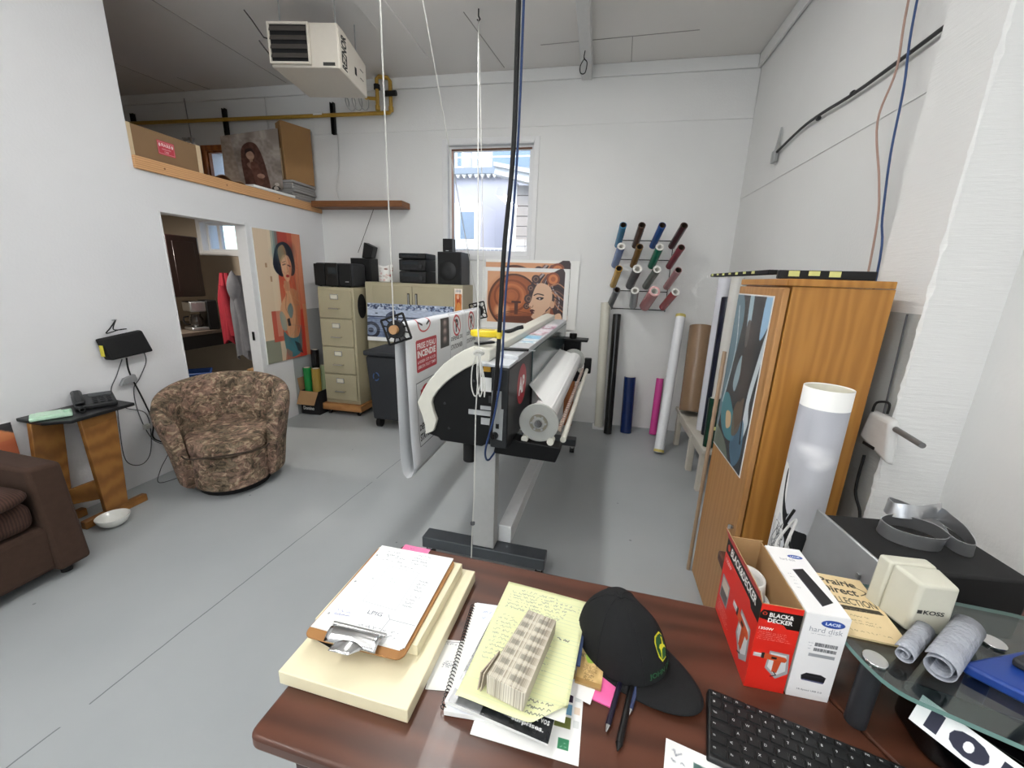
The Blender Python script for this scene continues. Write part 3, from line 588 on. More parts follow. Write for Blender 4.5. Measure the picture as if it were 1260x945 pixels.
def goddess(c, x0=0, y0=0, sc=1.0):
    """woman in profile facing left, hair full of cogs, before a round copper window"""
    P = lambda pts: [(x0+a*sc, y0+b_*sc) for a, b_ in pts]
    c.rect(x0, y0, x0+300*sc, y0+205*sc, 'd49a72').rect(x0, y0+0*sc, x0+110*sc, y0+205*sc, 'd8a27c')
    c.ell(x0+105*sc, y0+112*sc, 102*sc, 104*sc, '38221c').ell(x0+107*sc, y0+112*sc, 95*sc, 97*sc, '8f4d2c').ell(x0+96*sc, y0+108*sc, 82*sc, 84*sc, 'b5673c', 1, 0.3)
    for r_, cc in ((70, '7e4225'), (52, 'c77a4c'), (36, '8a4a2a'), (24, 'a85f38')): c.ell(x0+96*sc, y0+92*sc, r_*sc, r_*0.9*sc, cc, 0.8, ring=9*sc)
    c.ell(x0+60*sc, y0+150*sc, 26*sc, 24*sc, 'e8b184', 1, 0.4)
    c.rect(x0+98*sc, y0+110*sc, x0+135*sc, y0+118*sc, '4a2a20').rect(x0+110*sc, y0+118*sc, x0+124*sc, y0+160*sc, '57332a')
    for k in range(6): c.line(P([(30+k*8, 172+k*3), (100, 150+k*6), (190, 158+k*6)]), '6b3d2b', 3*sc, 0.8, 6)
    c.poly(P([(60, 205), (70, 170), (200, 165), (260, 205)]), '4d2a20', 0.6)
    c.poly(P([(200, 20), (250, 2), (300, 0), (300, 205), (235, 205), (215, 150), (180, 120), (165, 80), (175, 40)]), '3d2b2b', smooth=5)
    for k in range(11):
        t = k/10; c.line(P([(205+60*t, 6+6*t), (180+75*t, 35+20*t), (212+70*t, 62+30*t), (190+90*t, 95+40*t)]), ('c7855c', '6d4a42', 'a89a98', '2a1d1e')[k % 4], (3+2*(k % 3))*sc, 0.9, 6)
    for (cx, cy, r_) in ((172, 60, 13), (165, 100, 17), (158, 128, 12), (190, 26, 16)): c.ell(x0+cx*sc, y0+cy*sc, r_*sc, r_*sc, '4a3432').ell(x0+cx*sc, y0+cy*sc, r_*0.6*sc, r_*0.6*sc, '8d6a58', ring=3*sc)
    c.ell(x0+256*sc, y0+24*sc, 25*sc, 25*sc, '8a4a30').ell(x0+256*sc, y0+24*sc, 18*sc, 18*sc, 'cf7f4c').ell(x0+256*sc, y0+24*sc, 9*sc, 9*sc, 'b0613a')
    c.poly(P([(190, 55), (205, 40), (232, 44), (252, 62), (256, 98), (248, 128), (232, 150), (262, 205), (205, 205), (212, 176), (196, 178), (182, 173), (178, 165), (184, 158), (174, 153), (176, 147), (170, 142), (176, 135), (166, 126), (176, 104), (180, 84)]), 'dcb597', smooth=3)
    c.poly(P([(232, 150), (250, 130), (300, 205), (262, 205)]), 'c39474').poly(P([(252, 172), (262, 205), (300, 205), (290, 150)]), 'e0bb9c', smooth=4)
    c.poly(P([(210, 174), (232, 150), (240, 168), (225, 205), (205, 205)]), '7a4a38', 0.7, smooth=4)
    c.line(P([(186, 86), (200, 80), (222, 84)]), '2b1c1c', 4*sc, 1, 5).poly(P([(194, 98), (206, 92), (224, 94), (212, 103)]), '2b1c1c', smooth=4).ell(x0+208*sc, y0+98*sc, 4*sc, 3*sc, 'd8c8c0')
    c.poly(P([(171, 142), (182, 139), (192, 145), (184, 148), (190, 153), (178, 157), (175, 149)]), '4a1f1f', smooth=4).line(P([(170, 128), (180, 132), (184, 124)]), '8a5a44', 2*sc, 1, 4)
    c.poly(P([(255, 130), (264, 150), (258, 172), (250, 152)]), '8a4a30', smooth=3).ell(x0+257*sc, y0+118*sc, 9*sc, 14*sc, 'd5a888')
    for k in range(7): c.line(P([(248+k*3, 50+k*9), (275, 40+k*14), (300, 55+k*15)]), ('b98462', '2c1f20', '7d5a4c')[k % 3], 4*sc, 0.9, 6)
    return c
def framed(name, lab, x0, x1, z0, z1, y, border, off=0, seed=0):
    wpx = 330; hpx = int(wpx*(z1-z0)/(x1-x0)); c = Cv(wpx, hpx, 'efeeea'); goddess(c, border[0], border[1], (wpx-border[0]-border[2])/300.0)
    c.rect(0, hpx-border[3], wpx, hpx, 'efeeea').rect(wpx-border[2], 0, wpx, hpx, 'efeeea')
    t = thing(name, lab, 'picture', ((x0+x1)/2, y, z0)); w_ = (x1-x0)/2
    sheet('print', c.mat(name+'_print', 0.35), t, (-w_, 0, 0), (w_, 0, 0), (-w_, 0.0, z1-z0), 0.003, M_paper); return t
framed('copper_print', 'copper toned print of a woman in profile, front one of the pair below the window', -1.19, -0.28, 0.98, 1.61, YB-0.035, (20, 14, 17, 24))
t = framed('copper_print', 'rear copper print, only its top and right margin showing behind the front one', -1.16, -0.19, 1.0, 1.69, YB-0.018, (0, 10, 30, 30))
M_pinb = B().box(-1.25, -0.2, YB-0.1, YB-0.013, 0.93, 0.978)
solo(M_pinb.build('picture_ledge', M_trimw, bev=0.004), 'white ledge board carrying the two copper prints', 'ledge')

M_beigemetal = mat('beige_enamel', 'b3aa8e', 0.42, var=0.05, scale=6)
M_beiged = mat('beige_enamel_door', 'ada488', 0.42, var=0.05, scale=6)
sc_ = thing('storage_cabinet', 'beige steel two-door storage cabinet against the back wall', 'cabinet', (-1.83, 4.06, 0))
B().box(-0.53, 0.53, -0.16, 0.185, 0.04, 1.42).build('carcass', M_beigemetal, sc_, bev=0.004)
B().box(-0.5, 0.5, -0.14, 0.17, 0.001, 0.04).build('plinth', M_blackmat, sc_)
for s in (-1, 1):
    d = B().box(min(s*0.003, s*0.44), max(s*0.003, s*0.44), -0.175, -0.161, 0.07, 1.39).build('door', M_beiged, sc_, bev=0.003)
    B().box(min(s*0.03, s*0.055), max(s*0.03, s*0.055), -0.179, -0.1755, 1.17, 1.32).build('handle_recess', mat('dark_recess', '3b372c', 0.5), d, bev=0.001)
    B().box(min(s*0.037, s*0.047), max(s*0.037, s*0.047), -0.184, -0.179, 1.18, 1.31).build('handle', M_steel, d)
c = Cv(60, 100, 'e8dcd0').rect(6, 22, 54, 96, 'c9702f').ell(30, 50, 14, 24, 'a33f1e').ell(28, 34, 9, 10, 'e0b090').poly([(14, 96), (22, 60), (40, 60), (48, 96)], 'd89048', smooth=3).rect(10, 6, 50, 14, 'b5b0b0').noise(0.2, 10, 4)
cd_ = thing('picture_card', 'small orange picture card stuck to the right edge of the storage cabinet', 'card', (-1.345, 3.899, 1.15))
sheet('card', c.mat('orange_card', 0.4), cd_, (-0.042, -0.001, 0), (0.042, -0.001, 0), (-0.042, -0.001, 0.235), 0.0009)
# picture of an old car in front of the cabinet
c = Cv(420, 150, 'aab4c8').grad('9fa9bf', 'c2cad8')
rr = random.Random(4)
for k in range(260): c.ell(rr.random()*420, 4+rr.random()*20, 3+rr.random()*4, 2+rr.random()*3, ('39435e', '596686', '8fa0bc', 'c8d2e0')[k % 4])
c.rect(0, 26, 420, 58, 'b4bfd2').rect(0, 56, 420, 62, '3a4258').poly([(0, 150), (0, 70), (60, 64), (180, 72), (230, 92), (250, 150)], '6f7d9a', smooth=4).poly([(170, 150), (200, 96), (330, 44), (420, 36), (420, 150)], '8492ad', smooth=3)
c.poly([(186, 140), (260, 96), (342, 62), (352, 70), (280, 110), (220, 150)], '2c3244', smooth=3).poly([(260, 70), (330, 40), (372, 42), (420, 60), (420, 74), (340, 62)], 'dbe2ec', smooth=3)
c.poly([(96, 48), (128, 30), (142, 34), (140, 60), (100, 62)], '4a5268', smooth=4).rect(40, 42, 52, 46, '222838').rect(112, 44, 124, 48, '222838').ell(18, 120, 46, 38, '1f2331').ell(18, 120, 30, 24, '78849c').ell(18, 120, 14, 11, '2a3040').ell(150, 136, 60, 26, '232838', 0.9, 0.3)
for k in range(8): c.line([(0, 78+k*6), (120, 74+k*7), (240, 96+k*9)], 'dfe6f0', 1.5, 0.5, 6)
c.noise(0.12, 40, 9)
cp_ = thing('car_print', 'blue-grey photograph print of a vintage car leaning on the storage cabinet', 'picture', (-1.82, 3.845, 0.825))
sheet('print', c.mat('car_photo', 0.3), cp_, (-0.5, -0.02, 0.04), (0.44, -0.02, 0.04), (-0.5, 0.012, 0.385), 0.005, M_paper)
sheet('mount', M_paper, cp_, (-0.5, -0.024, 0.0), (0.44, -0.024, 0.0), (-0.5, -0.02, 0.04), 0.004)
bn = thing('wheeled_bin', 'dark grey wheeled bin with a recycling mark left of the hanging banner', 'bin', (-1.91, 3.62, 0)); bn.scale = (0.85, 1, 1.09)
M_bin = mat('dark_grey_bin', '2b2d31', 0.55, var=0.1)
B().hexa([(-0.2, -0.17, 0.09), (0.2, -0.17, 0.09), (0.2, 0.17, 0.09), (-0.2, 0.17, 0.09)], [(-0.24, -0.2, 0.68), (0.24, -0.2, 0.68), (0.24, 0.2, 0.68), (-0.24, 0.2, 0.68)]).build('tub', M_bin, bn, bev=0.02)
B().box(-0.255, 0.255, -0.215, 0.215, 0.685, 0.73).build('lid', M_bin, bn, bev=0.012)
for s in (-0.16, 0.16): B().cyl((s-0.025, -0.1, 0.05), (s+0.025, -0.1, 0.05), 0.049, n=18).build('wheel', M_black, bn)
for s in (-0.16, 0.16): B().box(s-0.02, s+0.02, -0.12, -0.08, 0.05, 0.1).build('wheel_fork', M_black, bn)
rec = B()
for k in range(3):
    a0 = k*2*PI/3; pts = [(-0.12+0.035*math.cos(a0+t), 0.5+0.035*math.sin(a0+t)) for t in (0.15, 0.6, 1.1, 1.6)]
    rec.tube([(x, -0.194-0.0*z, z) for x, z in pts], 0.006, n=6)
rec.build('recycling_mark', mat('blue_mark', '3f5d8c', 0.5), bn)['kind'] = 'stuff'

# stereo things on the cabinet top
def speaker_grille(par, x0, x1, y, z0, z1):
    B().box(x0, x1, y-0.006, y, z0, z1).build('grille', M_blackmat, par, bev=0.003)
M_dgrey = mat('charcoal_plastic', '2a2b2e', 0.45)
st = thing('hifi_stack', 'black mini hifi stack of three units on the storage cabinet', 'stereo', (-1.82, 4.06, 1.42))
for i, (z0, z1) in enumerate(((0.001, 0.12), (0.122, 0.235), (0.237, 0.295))):
    u = B().box(-0.165, 0.115, -0.1, 0.15, z0, z1).build('hifi_unit', M_dgrey, st, bev=0.004)
    fp = B().box(-0.17, 0.12, -0.125, -0.101, z0+0.002, z1-0.002).build('front_panel', M_black, st, bev=0.008)
    B().box(-0.13, 0.04, -0.1275, -0.1255, z0+(z1-z0)*0.55, z0+(z1-z0)*0.8).build('display', mat('smoked_display', '1b2126', 0.1), fp)
    if i < 2: B().cyl((0.07, -0.125, (z0+z1)/2-0.01), (0.07, -0.138, (z0+z1)/2-0.01), 0.018, n=18).build('knob', M_dgrey, fp)
    for k in range(4): B().box(-0.13+k*0.04, -0.1+k*0.04, -0.129, -0.126, z0+0.02, z0+0.03).build('button', M_dgrey, fp)
sw = thing('subwoofer', 'large black speaker box right of the hifi stack', 'speaker', (-1.45, 4.06, 1.42))
B().box(-0.13, 0.12, -0.11, 0.16, 0.001, 0.315).build('cabinet_box', M_dgrey, sw, bev=0.005); speaker_grille(sw, -0.125, 0.115, -0.1115, 0.01, 0.306)
B().lathe([(0.062, 0), (0.09, 0.004), (0.085, 0.007), (0.02, 0.002)], 32).build('driver', M_black, sw); drv = [o for o in sw.children if o.name.startswith('driver')][0]; drv.rotation_euler = (PI/2, 0, 0); drv.location = (-0.02, -0.118, 0.13)
ss_ = thing('satellite_speaker', 'small black speaker standing upright on the larger speaker box', 'speaker', (-1.485, 4.02, 1.735))
B().box(-0.05, 0.05, -0.04, 0.06, 0.001, 0.125).build('speaker_box', M_black, ss_, bev=0.004); speaker_grille(ss_, -0.047, 0.047, -0.0415, 0.02, 0.122)
B().box(-0.015, 0.015, -0.049, -0.0476, 0.008, 0.014).build('badge', M_steel, ss_)
bs = thing('bookshelf_speaker', 'black box speaker behind the CD radio', 'speaker', (-2.5, 4.14, 1.359))
B().box(-0.12, 0.12, -0.07, 0.08, 0.001, 0.3).build('speaker_box', M_black, bs, bev=0.005); speaker_grille(bs, -0.11, 0.11, -0.0715, 0.01, 0.29)
ts = thing('tilted_speaker', 'small black speaker tilted on top of the box behind the CD radio', 'speaker', (-2.44, 4.14, 1.661))
b = B().hexa([(-0.055, -0.05, 0.001), (0.05, -0.05, 0.001), (0.05, 0.05, 0.001), (-0.055, 0.05, 0.001)], [(-0.02, -0.05, 0.16), (0.085, -0.05, 0.115), (0.085, 0.05, 0.115), (-0.02, 0.05, 0.16)]); b.build('speaker_box', M_black, ts, bev=0.005)
cup = thing('paper_bag', 'white and red crumpled paper bag on the storage cabinet', 'bag', (-2.19, 4.02, 1.42))
c = Cv(100, 100, 'e6e2de')
for k in range(70): c.ell(rr.random()*100, rr.random()*100, 2+rr.random()*5, 2+rr.random()*5, ('b2504a', 'e9e5e0', '8e6a60', 'd9d2cc')[k % 4])
c.rect(0, 30, 44, 100, 'eceae6', 0.7)
o = B().grid(lambda u, v: ((0.07+0.008*math.sin(5*2*PI*u)*v)*math.cos(2*PI*u)*(1+0.1*v), 0.05*math.sin(2*PI*u)*(1+0.15*math.sin(6*PI*u)*v), 0.001+0.17*v+0.012*math.sin(14*u)*v), 40, 8, True).build('bag', c.mat('bag_print', 0.6), cup, solid=0.002)
uvmap(o, lambda p: (0.5+math.atan2(p.y, p.x)/(2*PI), p.z/0.17))

# filing cabinet on a wooden dolly
dl = thing('furniture_dolly', 'low wooden dolly on casters under the filing cabinet', 'dolly', (-2.6, 3.98, 0))
B().box(-0.225, 0.235, -0.29, 0.26, 0.055, 0.125).build('platform', mat('pine_dolly', 'b98652', 0.6, col2='a06f3f', wave=(3, 5, 'Z')), dl, bev=0.004)
for sx in (-0.17, 0.18):
    for sy in (-0.24, 0.2): cst = B().cyl((sx-0.011, sy, 0.024), (sx+0.011, sy, 0.024), 0.023, n=14).build('caster', M_black, dl); B().box(sx-0.016, sx+0.016, sy-0.012, sy+0.012, 0.03, 0.0549).build('caster_fork', M_steel, cst)
fc = thing('filing_cabinet', 'beige four-drawer filing cabinet beside the left wall', 'cabinet', (-2.6, 3.98, 0.126))
B().box(-0.2, 0.205, -0.245, 0.24, 0, 1.232).build('carcass', M_beigemetal, fc, bev=0.006)
M_tag = mat('label_holder_card', 'dcd8c8', 0.5)
for k in range(4):
    z0 = 0.045+k*0.292; d = B().box(-0.185, 0.185, -0.268, -0.246, z0, z0+0.283).build('drawer', M_beiged, fc, bev=0.006)
    B().box(-0.045, 0.045, -0.2735, -0.2685, z0+0.19, z0+0.243).build('label_holder', M_chrome, d, bev=0.001); B().box(-0.037, 0.037, -0.2745, -0.2736, z0+0.197, z0+0.236).build('label_card', M_tag, d)
    b = B().tube([(-0.055, -0.269, z0+0.1), (-0.055, -0.292, z0+0.1), (0.055, -0.292, z0+0.1), (0.055, -0.269, z0+0.1)], 0.007, n=8); b.build('handle', M_chrome, d)
solo(B().grid(lambda u, v: (-2.3935+(0.004 if v > 0.5 else 0.0)*1.0, 3.87+0.075*math.cos(2*PI*u)*(1 if v > 0.01 else 1), 1.17+0.125*math.sin(2*PI*u)*(1 if v < 0.9 else 0.001)), 32, 4, True).build('oval_magnet', M_blackmat), 'black oval magnet on the side of the filing cabinet', 'magnet')
solo(B().box(-2.3949, -2.39, 4.0, 4.02, 1.0, 1.32).build('magnet_strip', M_louv), 'narrow dark strip on the rear side edge of the filing cabinet', 'strip')
# CD radio
cr = thing('cd_radio', 'black CD radio on the filing cabinet', 'radio', (-2.6, 3.93, 1.359))
B().box(-0.23, 0.19, -0.17, 0.08, 0.004, 0.235).build('body', M_dgrey, cr, bev=0.02)
B().box(-0.23, -0.11, -0.186, -0.171, 0.012, 0.225).build('speaker_grille', M_blackmat, cr, bev=0.006); B().box(0.05, 0.185, -0.186, -0.171, 0.012, 0.225).build('speaker_grille', M_blackmat, cr, bev=0.006)
B().box(-0.1, 0.042, -0.19, -0.171, 0.012, 0.235).build('control_panel', M_black, cr, bev=0.008)
B().box(-0.06, 0.03, -0.1925, -0.1905, 0.13, 0.19).build('display', mat('grey_display', '33383b', 0.15), cr)
B().box(-0.08, 0.03, -0.1925, -0.1905, 0.075, 0.082).build('disc_slot', M_blackmat, cr); B().box(0.12, 0.16, -0.1885, -0.1865, 0.05, 0.06).build('badge', M_steel, cr)
for k in range(4): B().cyl((-0.2+0.13*(k % 2)+0.2*(k//2), -0.13, 0.0), (-0.2+0.13*(k % 2)+0.2*(k//2), -0.13, 0.005), 0.012, n=10).build('foot', M_blackmat, cr)
# carton of vinyl rolls
vb = thing('black_carton', 'open black carton with white lettering and brown flaps in the left corner', 'box', (-2.92, 3.76, 0))
M_blackcard = mat('black_card', '17171a', 0.6)
b = B().box(-0.125, 0.095, -0.125, -0.12, 0.001, 0.26).box(-0.125, 0.095, 0.12, 0.125, 0.001, 0.26).box(-0.125, -0.12, -0.12, 0.12, 0.001, 0.26).box(0.09, 0.095, -0.12, 0.12, 0.001, 0.26).box(-0.12, 0.09, -0.12, 0.12, 0.001, 0.006); b.build('carton', M_blackcard, vb)
B().hexa([(-0.125, -0.127, 0.258), (0.095, -0.127, 0.258), (0.095, -0.124, 0.26), (-0.125, -0.124, 0.26)], [(-0.12, -0.2, 0.13), (0.09, -0.2, 0.13), (0.09, -0.197, 0.131), (-0.12, -0.197, 0.131)]).build('flap', M_card, vb)
B().hexa([(-0.125, -0.125, 0.26), (-0.12, -0.125, 0.26), (-0.12, 0.12, 0.26), (-0.125, 0.12, 0.26)], [(-0.13, -0.14, 0.4), (-0.127, -0.14, 0.4), (-0.127, 0.12, 0.4), (-0.13, 0.12, 0.4)]).build('flap', M_card, vb)
letters('Domino', 'lettering', M_paper, vb, (-0.1, -0.1262, 0.05), (1, 0, 0), (0, 0, 1), 0.04, 0.13)
def vroll(name, lab, p0, p1, r, col, ri=None, group=None, rough=0.25, core='cfc6b4', n=24, coat=0.3):
    p0 = Vector(p0); p1 = Vector(p1); t = thing(name, lab, 'roll', p0, 0, group); ri = ri or r*0.72; q = p1-p0; d = q.normalized()
    B().pipe((0, 0, 0), q, r, ri, n).build('film', mat('film_'+col, col, rough, var=0.08, scale=4, coat=coat), t)
    B().pipe(d*-0.001, q+d*0.002, ri*0.995, ri*0.88, n).build('core', mat('core_'+core, core, 0.8), t); return t
vroll('vinyl_roll', 'bright green vinyl roll standing in the black carton', (-2.985, 3.71, 0.009), (-3.0, 3.72, 0.50), 0.043, '1f8a43')
vroll('vinyl_roll', 'gold vinyl roll standing in the black carton', (-2.885, 3.7, 0.009), (-2.885, 3.71, 0.50), 0.045, 'a58a3f')
vroll('vinyl_roll', 'pale green vinyl roll behind the gold one in the black carton', (-2.88, 3.8, 0.009), (-2.86, 3.81, 0.52), 0.035, 'a9b98f')
vroll('vinyl_roll', 'black vinyl roll standing tallest in the corner carton', (-2.975, 3.81, 0.009), (-2.97, 3.83, 0.68), 0.042, '111113')

# ================================================================ picture on the left wall
c = Cv(130, 250, 'd8bda0').rect(55, 0, 130, 250, 'c95a40').noise(0.08, 9, 3)
c.rect(0, 0, 55, 205, 'dcc6aa').rect(0, 205, 40, 250, '8f9180').rect(104, 0, 130, 150, 'cf7f5c').rect(96, 150, 118, 250, 'c23424').rect(118, 140, 130, 250, 'c9956a')
c.rect(44, 0, 66, 60, '5f7f84', 0.7).rect(62, 0, 90, 26, 'b24034', 0.8).rect(22, 60, 27, 68, 'b08a6a').rect(32, 84, 37, 94, 'b08a6a').rect(24, 150, 55, 210, 'c05a48').rect(36, 0, 50, 200, 'e6d4b8', 0.4)
c.poly([(66, 100), (70, 118), (58, 132), (50, 148), (52, 168), (62, 188), (70, 210), (88, 215), (104, 195), (108, 160), (110, 125), (104, 112), (86, 108), (84, 98)], 'd6a079', smooth=4)
c.poly([(84, 108), (104, 112), (112, 128), (108, 168), (92, 212), (82, 206), (94, 160), (88, 128)], 'c4875f', smooth=4).line([(72, 118), (66, 145), (74, 160)], '9a6647', 1.6, 0.8, 5)
c.poly([(46, 158), (54, 152), (64, 168), (62, 190), (50, 186)], '86a09a', smooth=3).poly([(70, 148), (82, 136), (88, 152), (78, 168)], '7c8f8c', smooth=3).poly([(66, 168), (74, 166), (76, 182), (68, 182)], '23262c').poly([(52, 192), (70, 206), (96, 206), (108, 182), (104, 232), (84, 246), (58, 240)], '3f7480', smooth=3).poly([(82, 214), (98, 222), (106, 244), (90, 236)], '1c2128').poly([(56, 226), (72, 236), (70, 250), (50, 250)], 'b86a52', 0.8)
c.poly([(68, 92), (84, 92), (86, 112), (68, 112)], 'c98f6c')
c.poly([(46, 50), (58, 26), (80, 18), (98, 28), (106, 52), (104, 76), (92, 82), (96, 60), (88, 44), (72, 44), (66, 62), (68, 84), (52, 78), (44, 66)], '1f2330', smooth=4)
c.poly([(66, 52), (78, 42), (90, 46), (96, 62), (92, 80), (82, 94), (72, 88), (66, 72)], 'e0b08c', smooth=4).poly([(60, 34), (76, 24), (84, 40), (72, 50), (64, 60)], 'b9905f', 0.8, smooth=4).poly([(86, 46), (96, 62), (92, 80), (86, 88), (88, 64)], 'd58468', 0.7, smooth=3)
c.line([(70, 62), (78, 60)], '2a1d20', 2.2).line([(85, 62), (92, 64)], '2a1d20', 2.2).line([(70, 57), (79, 55)], '3a2626', 1.2).ell(81, 83, 5, 2.6, 'a82c28').line([(82, 66), (84, 75), (80, 76)], 'b9805f', 1.2)
c.ell(94, 74, 7, 16, 'b9704f', 0.35, 0.9).ell(74, 60, 7, 12, 'f0c8a4', 0.35, 0.9).ell(58, 160, 10, 40, 'e6b48c', 0.4, 0.9).ell(104, 150, 8, 46, 'a3643f', 0.35, 0.9).ell(60, 40, 14, 10, '4f8088', 0.4, 0.9).ell(98, 34, 10, 12, '141822', 0.5, 0.9).ell(78, 230, 24, 16, '63a0a6', 0.35, 0.9).ell(114, 190, 12, 50, 'e0402c', 0.4, 0.9).ell(120, 60, 10, 60, 'e39a78', 0.4, 0.9)
for k in range(40): c.line([(56+rr.random()*74, rr.random()*250), (56+rr.random()*74, rr.random()*250)], ('d86a48', 'b03a2c', '4f7f88', 'd8b890')[k % 4], 1.5, 0.15)
pw = thing('woman_painting', 'tall unframed print of a dark-haired woman in red and teal on the left wall', 'picture', (XL, 3.56, 0.62))
sheet('print', c.mat('woman_print', 0.35), pw, (0.012, -0.3, 0.0), (0.012, 0.3, 0.0), (0.012, -0.3, 1.245), 0.01, M_paper)
# ================================================================ left side
# barrel armchair
M_uph = mat('tapestry_upholstery', '75665a', 0.9, bump=0.15, bscale=300)
def tapestry():
    nt = M_uph.node_tree; N = nt.nodes; L = nt.links; b = N['Principled BSDF']
    mp = [n for n in N if n.type == 'MAPPING'][0]
    def noise(sc, st, d=3, dist=0.0):
        m_ = N.new('ShaderNodeMapping'); m_.inputs['Scale'].default_value = st; L.new([n for n in N if n.type == 'TEX_COORD'][0].outputs['Object'], m_.inputs[0])
        n = N.new('ShaderNodeTexNoise'); n.inputs['Scale'].default_value = sc; n.inputs['Detail'].default_value = d; n.inputs['Distortion'].default_value = dist; L.new(m_.outputs[0], n.inputs['Vector']); return n.outputs['Fac']
    def ramp(f, stops):
        r = N.new('ShaderNodeValToRGB'); e = r.color_ramp.elements
        while len(e) < len(stops): e.new(0.5)
        for k, (p, c_) in enumerate(stops): e[k].position = p; e[k].color = (*lin(c_), 1)
        L.new(f, r.inputs[0]); return r.outputs[0]
    big = ramp(noise(5.5, (1, 1, 1.2), 7, 0.7), [(0.32, '2f281f'), (0.42, '5f523f'), (0.47, '998872'), (0.51, '4b3d30'), (0.57, 'a88a7a'), (0.64, '6b5348'), (0.72, '3d3828')])
    fine = ramp(noise(19, (1, 1, 1.5), 6, 0.9), [(0.4, '2b231b'), (0.47, '7d6b55'), (0.52, '4d3e32'), (0.58, '94705f'), (0.64, 'bba98c')])
    mx = N.new('ShaderNodeMix'); mx.data_type = 'RGBA'; mx.inputs[0].default_value = 0.55; L.new(big, mx.inputs[6]); L.new(fine, mx.inputs[7])
    L.new(mx.outputs[2], b.inputs['Base Color'])
tapestry()
ac = thing('barrel_armchair', 'brown patterned barrel swivel armchair by the kitchenette door', 'armchair', (-2.5, 2.25, 0), math.radians(42)); ac.scale = (0.8, 0.83, 0.9)
# local frame: faces -y; the shell is a curved wall rising from the arm fronts to the back
def shell(u, v):
    a = math.radians(-128)+math.radians(256)*u                       # 0 at the back
    k = math.cos(a/2.0)**2 if abs(a) < PI else 0
    top = 0.615+0.2*max(0.0, math.cos(a*0.62))**1.3; lean = 0.05*max(0, math.cos(a))
    t = v*2*PI
    R = 0.35; th = 0.047
    sec = [(R-0.02, 0.07), (R+0.035, 0.10), (R+th+lean*0.3, top*0.5), (R+th+0.03+lean, top-0.06), (R+0.055+lean, top), (R-0.005+lean, top-0.005), (R-0.035+lean*0.8, top-0.06), (R-0.04, top*0.55), (R-0.05, 0.10)]
    n = len(sec); f = v*n; i = int(f) % n; fr_ = f-int(f); p, q = sec[i], sec[(i+1) % n]
    r_ = p[0]+(q[0]-p[0])*fr_; z = p[1]+(q[1]-p[1])*fr_
    r_ += 0.075*(z/0.8)**1.3; return (r_*math.sin(a)*1.04, r_*math.cos(a)*0.98-0.02, z)
nu, nv = 61, 28
b = B(); vs = [shell(i/(nu-1), j/nv) for i in range(nu) for j in range(nv)]
fs = [(i*nv+j, i*nv+(j+1) % nv, (i+1)*nv+(j+1) % nv, (i+1)*nv+j) for i in range(nu-1) for j in range(nv)]+[tuple(range(nv)), tuple(range((nu-1)*nv, nu*nv))]
b.add(vs, fs).build('shell', M_uph, ac, bev=0.02, seg=3, angle=60)
def bulge(z0, z1, fr_, rr_, bow):
    """D-shaped upholstered block: round at the back, gently bowed in front"""
    pts = []
    for k in range(25): a = math.radians(-105+210*k/24); pts.append((rr_*math.sin(a), rr_*math.cos(a)))
    x0, y0 = pts[-1]; x1, y1 = pts[0]
    for k in range(1, 12): t = k/12; pts.append((x0+(x1-x0)*t, y0+(fr_-y0)*min(1, math.sin(PI*t)**0.35)-bow*math.sin(PI*t)))
    return B().prism(pts, 'z', z0, z1)
bulge(0.07, 0.335, -0.345, 0.315, 0.06).build('seat_base', M_uph, ac, bev=0.02, seg=3, angle=60)
cu_ = bulge(0.337, 0.44, -0.355, 0.325, 0.065).build('seat_cushion', M_uph, ac, bev=0.035, seg=4, angle=60)
B().tube([(-0.30, -0.32, 0.375), (-0.25, -0.395, 0.372), (-0.1, -0.428, 0.37), (0.1, -0.428, 0.37), (0.25, -0.395, 0.372), (0.30, -0.32, 0.375)], 0.006, smooth=6).build('piping', mat('dark_piping', '3a2f26', 0.9), cu_)
B().cyl((0, -0.03, 0.0), (0, -0.03, 0.045), 0.27, n=40).cyl((0, -0.03, 0.045), (0, -0.03, 0.07), 0.2).build('swivel_base', M_blackmat, ac)
# telephone table
M_tblk = mat('black_table_top', '1b1c1e', 0.35, var=0.1)
M_oak = mat('oak_table_leg', '9a6a34', 0.5, col2='7f5427', wave=(3, 5, 'Z'), stretch=(2, 2, 1))
tt = thing('telephone_table', 'small oak trestle table with a black clipped-corner top by the left wall', 'table', (-2.9, 1.68, 0))
B().prism([(-0.15, -0.19), (0.05, -0.2), (0.15, -0.13), (0.13, 0.2), (-0.1, 0.22), (-0.15, 0.2)], 'z', 0.655, 0.675).build('table_top', M_tblk, tt, bev=0.004)
B().prism([(-0.13, 0.03), (-0.02, 0.03), (0.0, 0.655), (-0.13, 0.655)], 'x', 0.08, 0.105)
lg = B().hexa([(0.07, -0.05, 0.05), (0.1, -0.05, 0.05), (0.1, 0.07, 0.05), (0.07, 0.07, 0.05)], [(0.06, -0.06, 0.654), (0.09, -0.06, 0.654), (0.09, 0.12, 0.654), (0.06, 0.12, 0.654)]); lg.build('leg', M_oak, tt, bev=0.004)
B().box(0.06, 0.1, -0.16, 0.18, 0.0, 0.05).build('foot', M_oak, tt, bev=0.006)
B().hexa([(-0.1, -0.24, 0.05), (-0.07, -0.24, 0.05), (-0.07, -0.1, 0.05), (-0.1, -0.1, 0.05)], [(-0.08, -0.19, 0.654), (-0.05, -0.19, 0.654), (-0.05, -0.05, 0.654), (-0.08, -0.05, 0.654)]).build('leg', M_oak, tt, bev=0.004)
B().box(-0.11, -0.07, -0.3, -0.04, 0.0, 0.05).build('foot', M_oak, tt, bev=0.006)
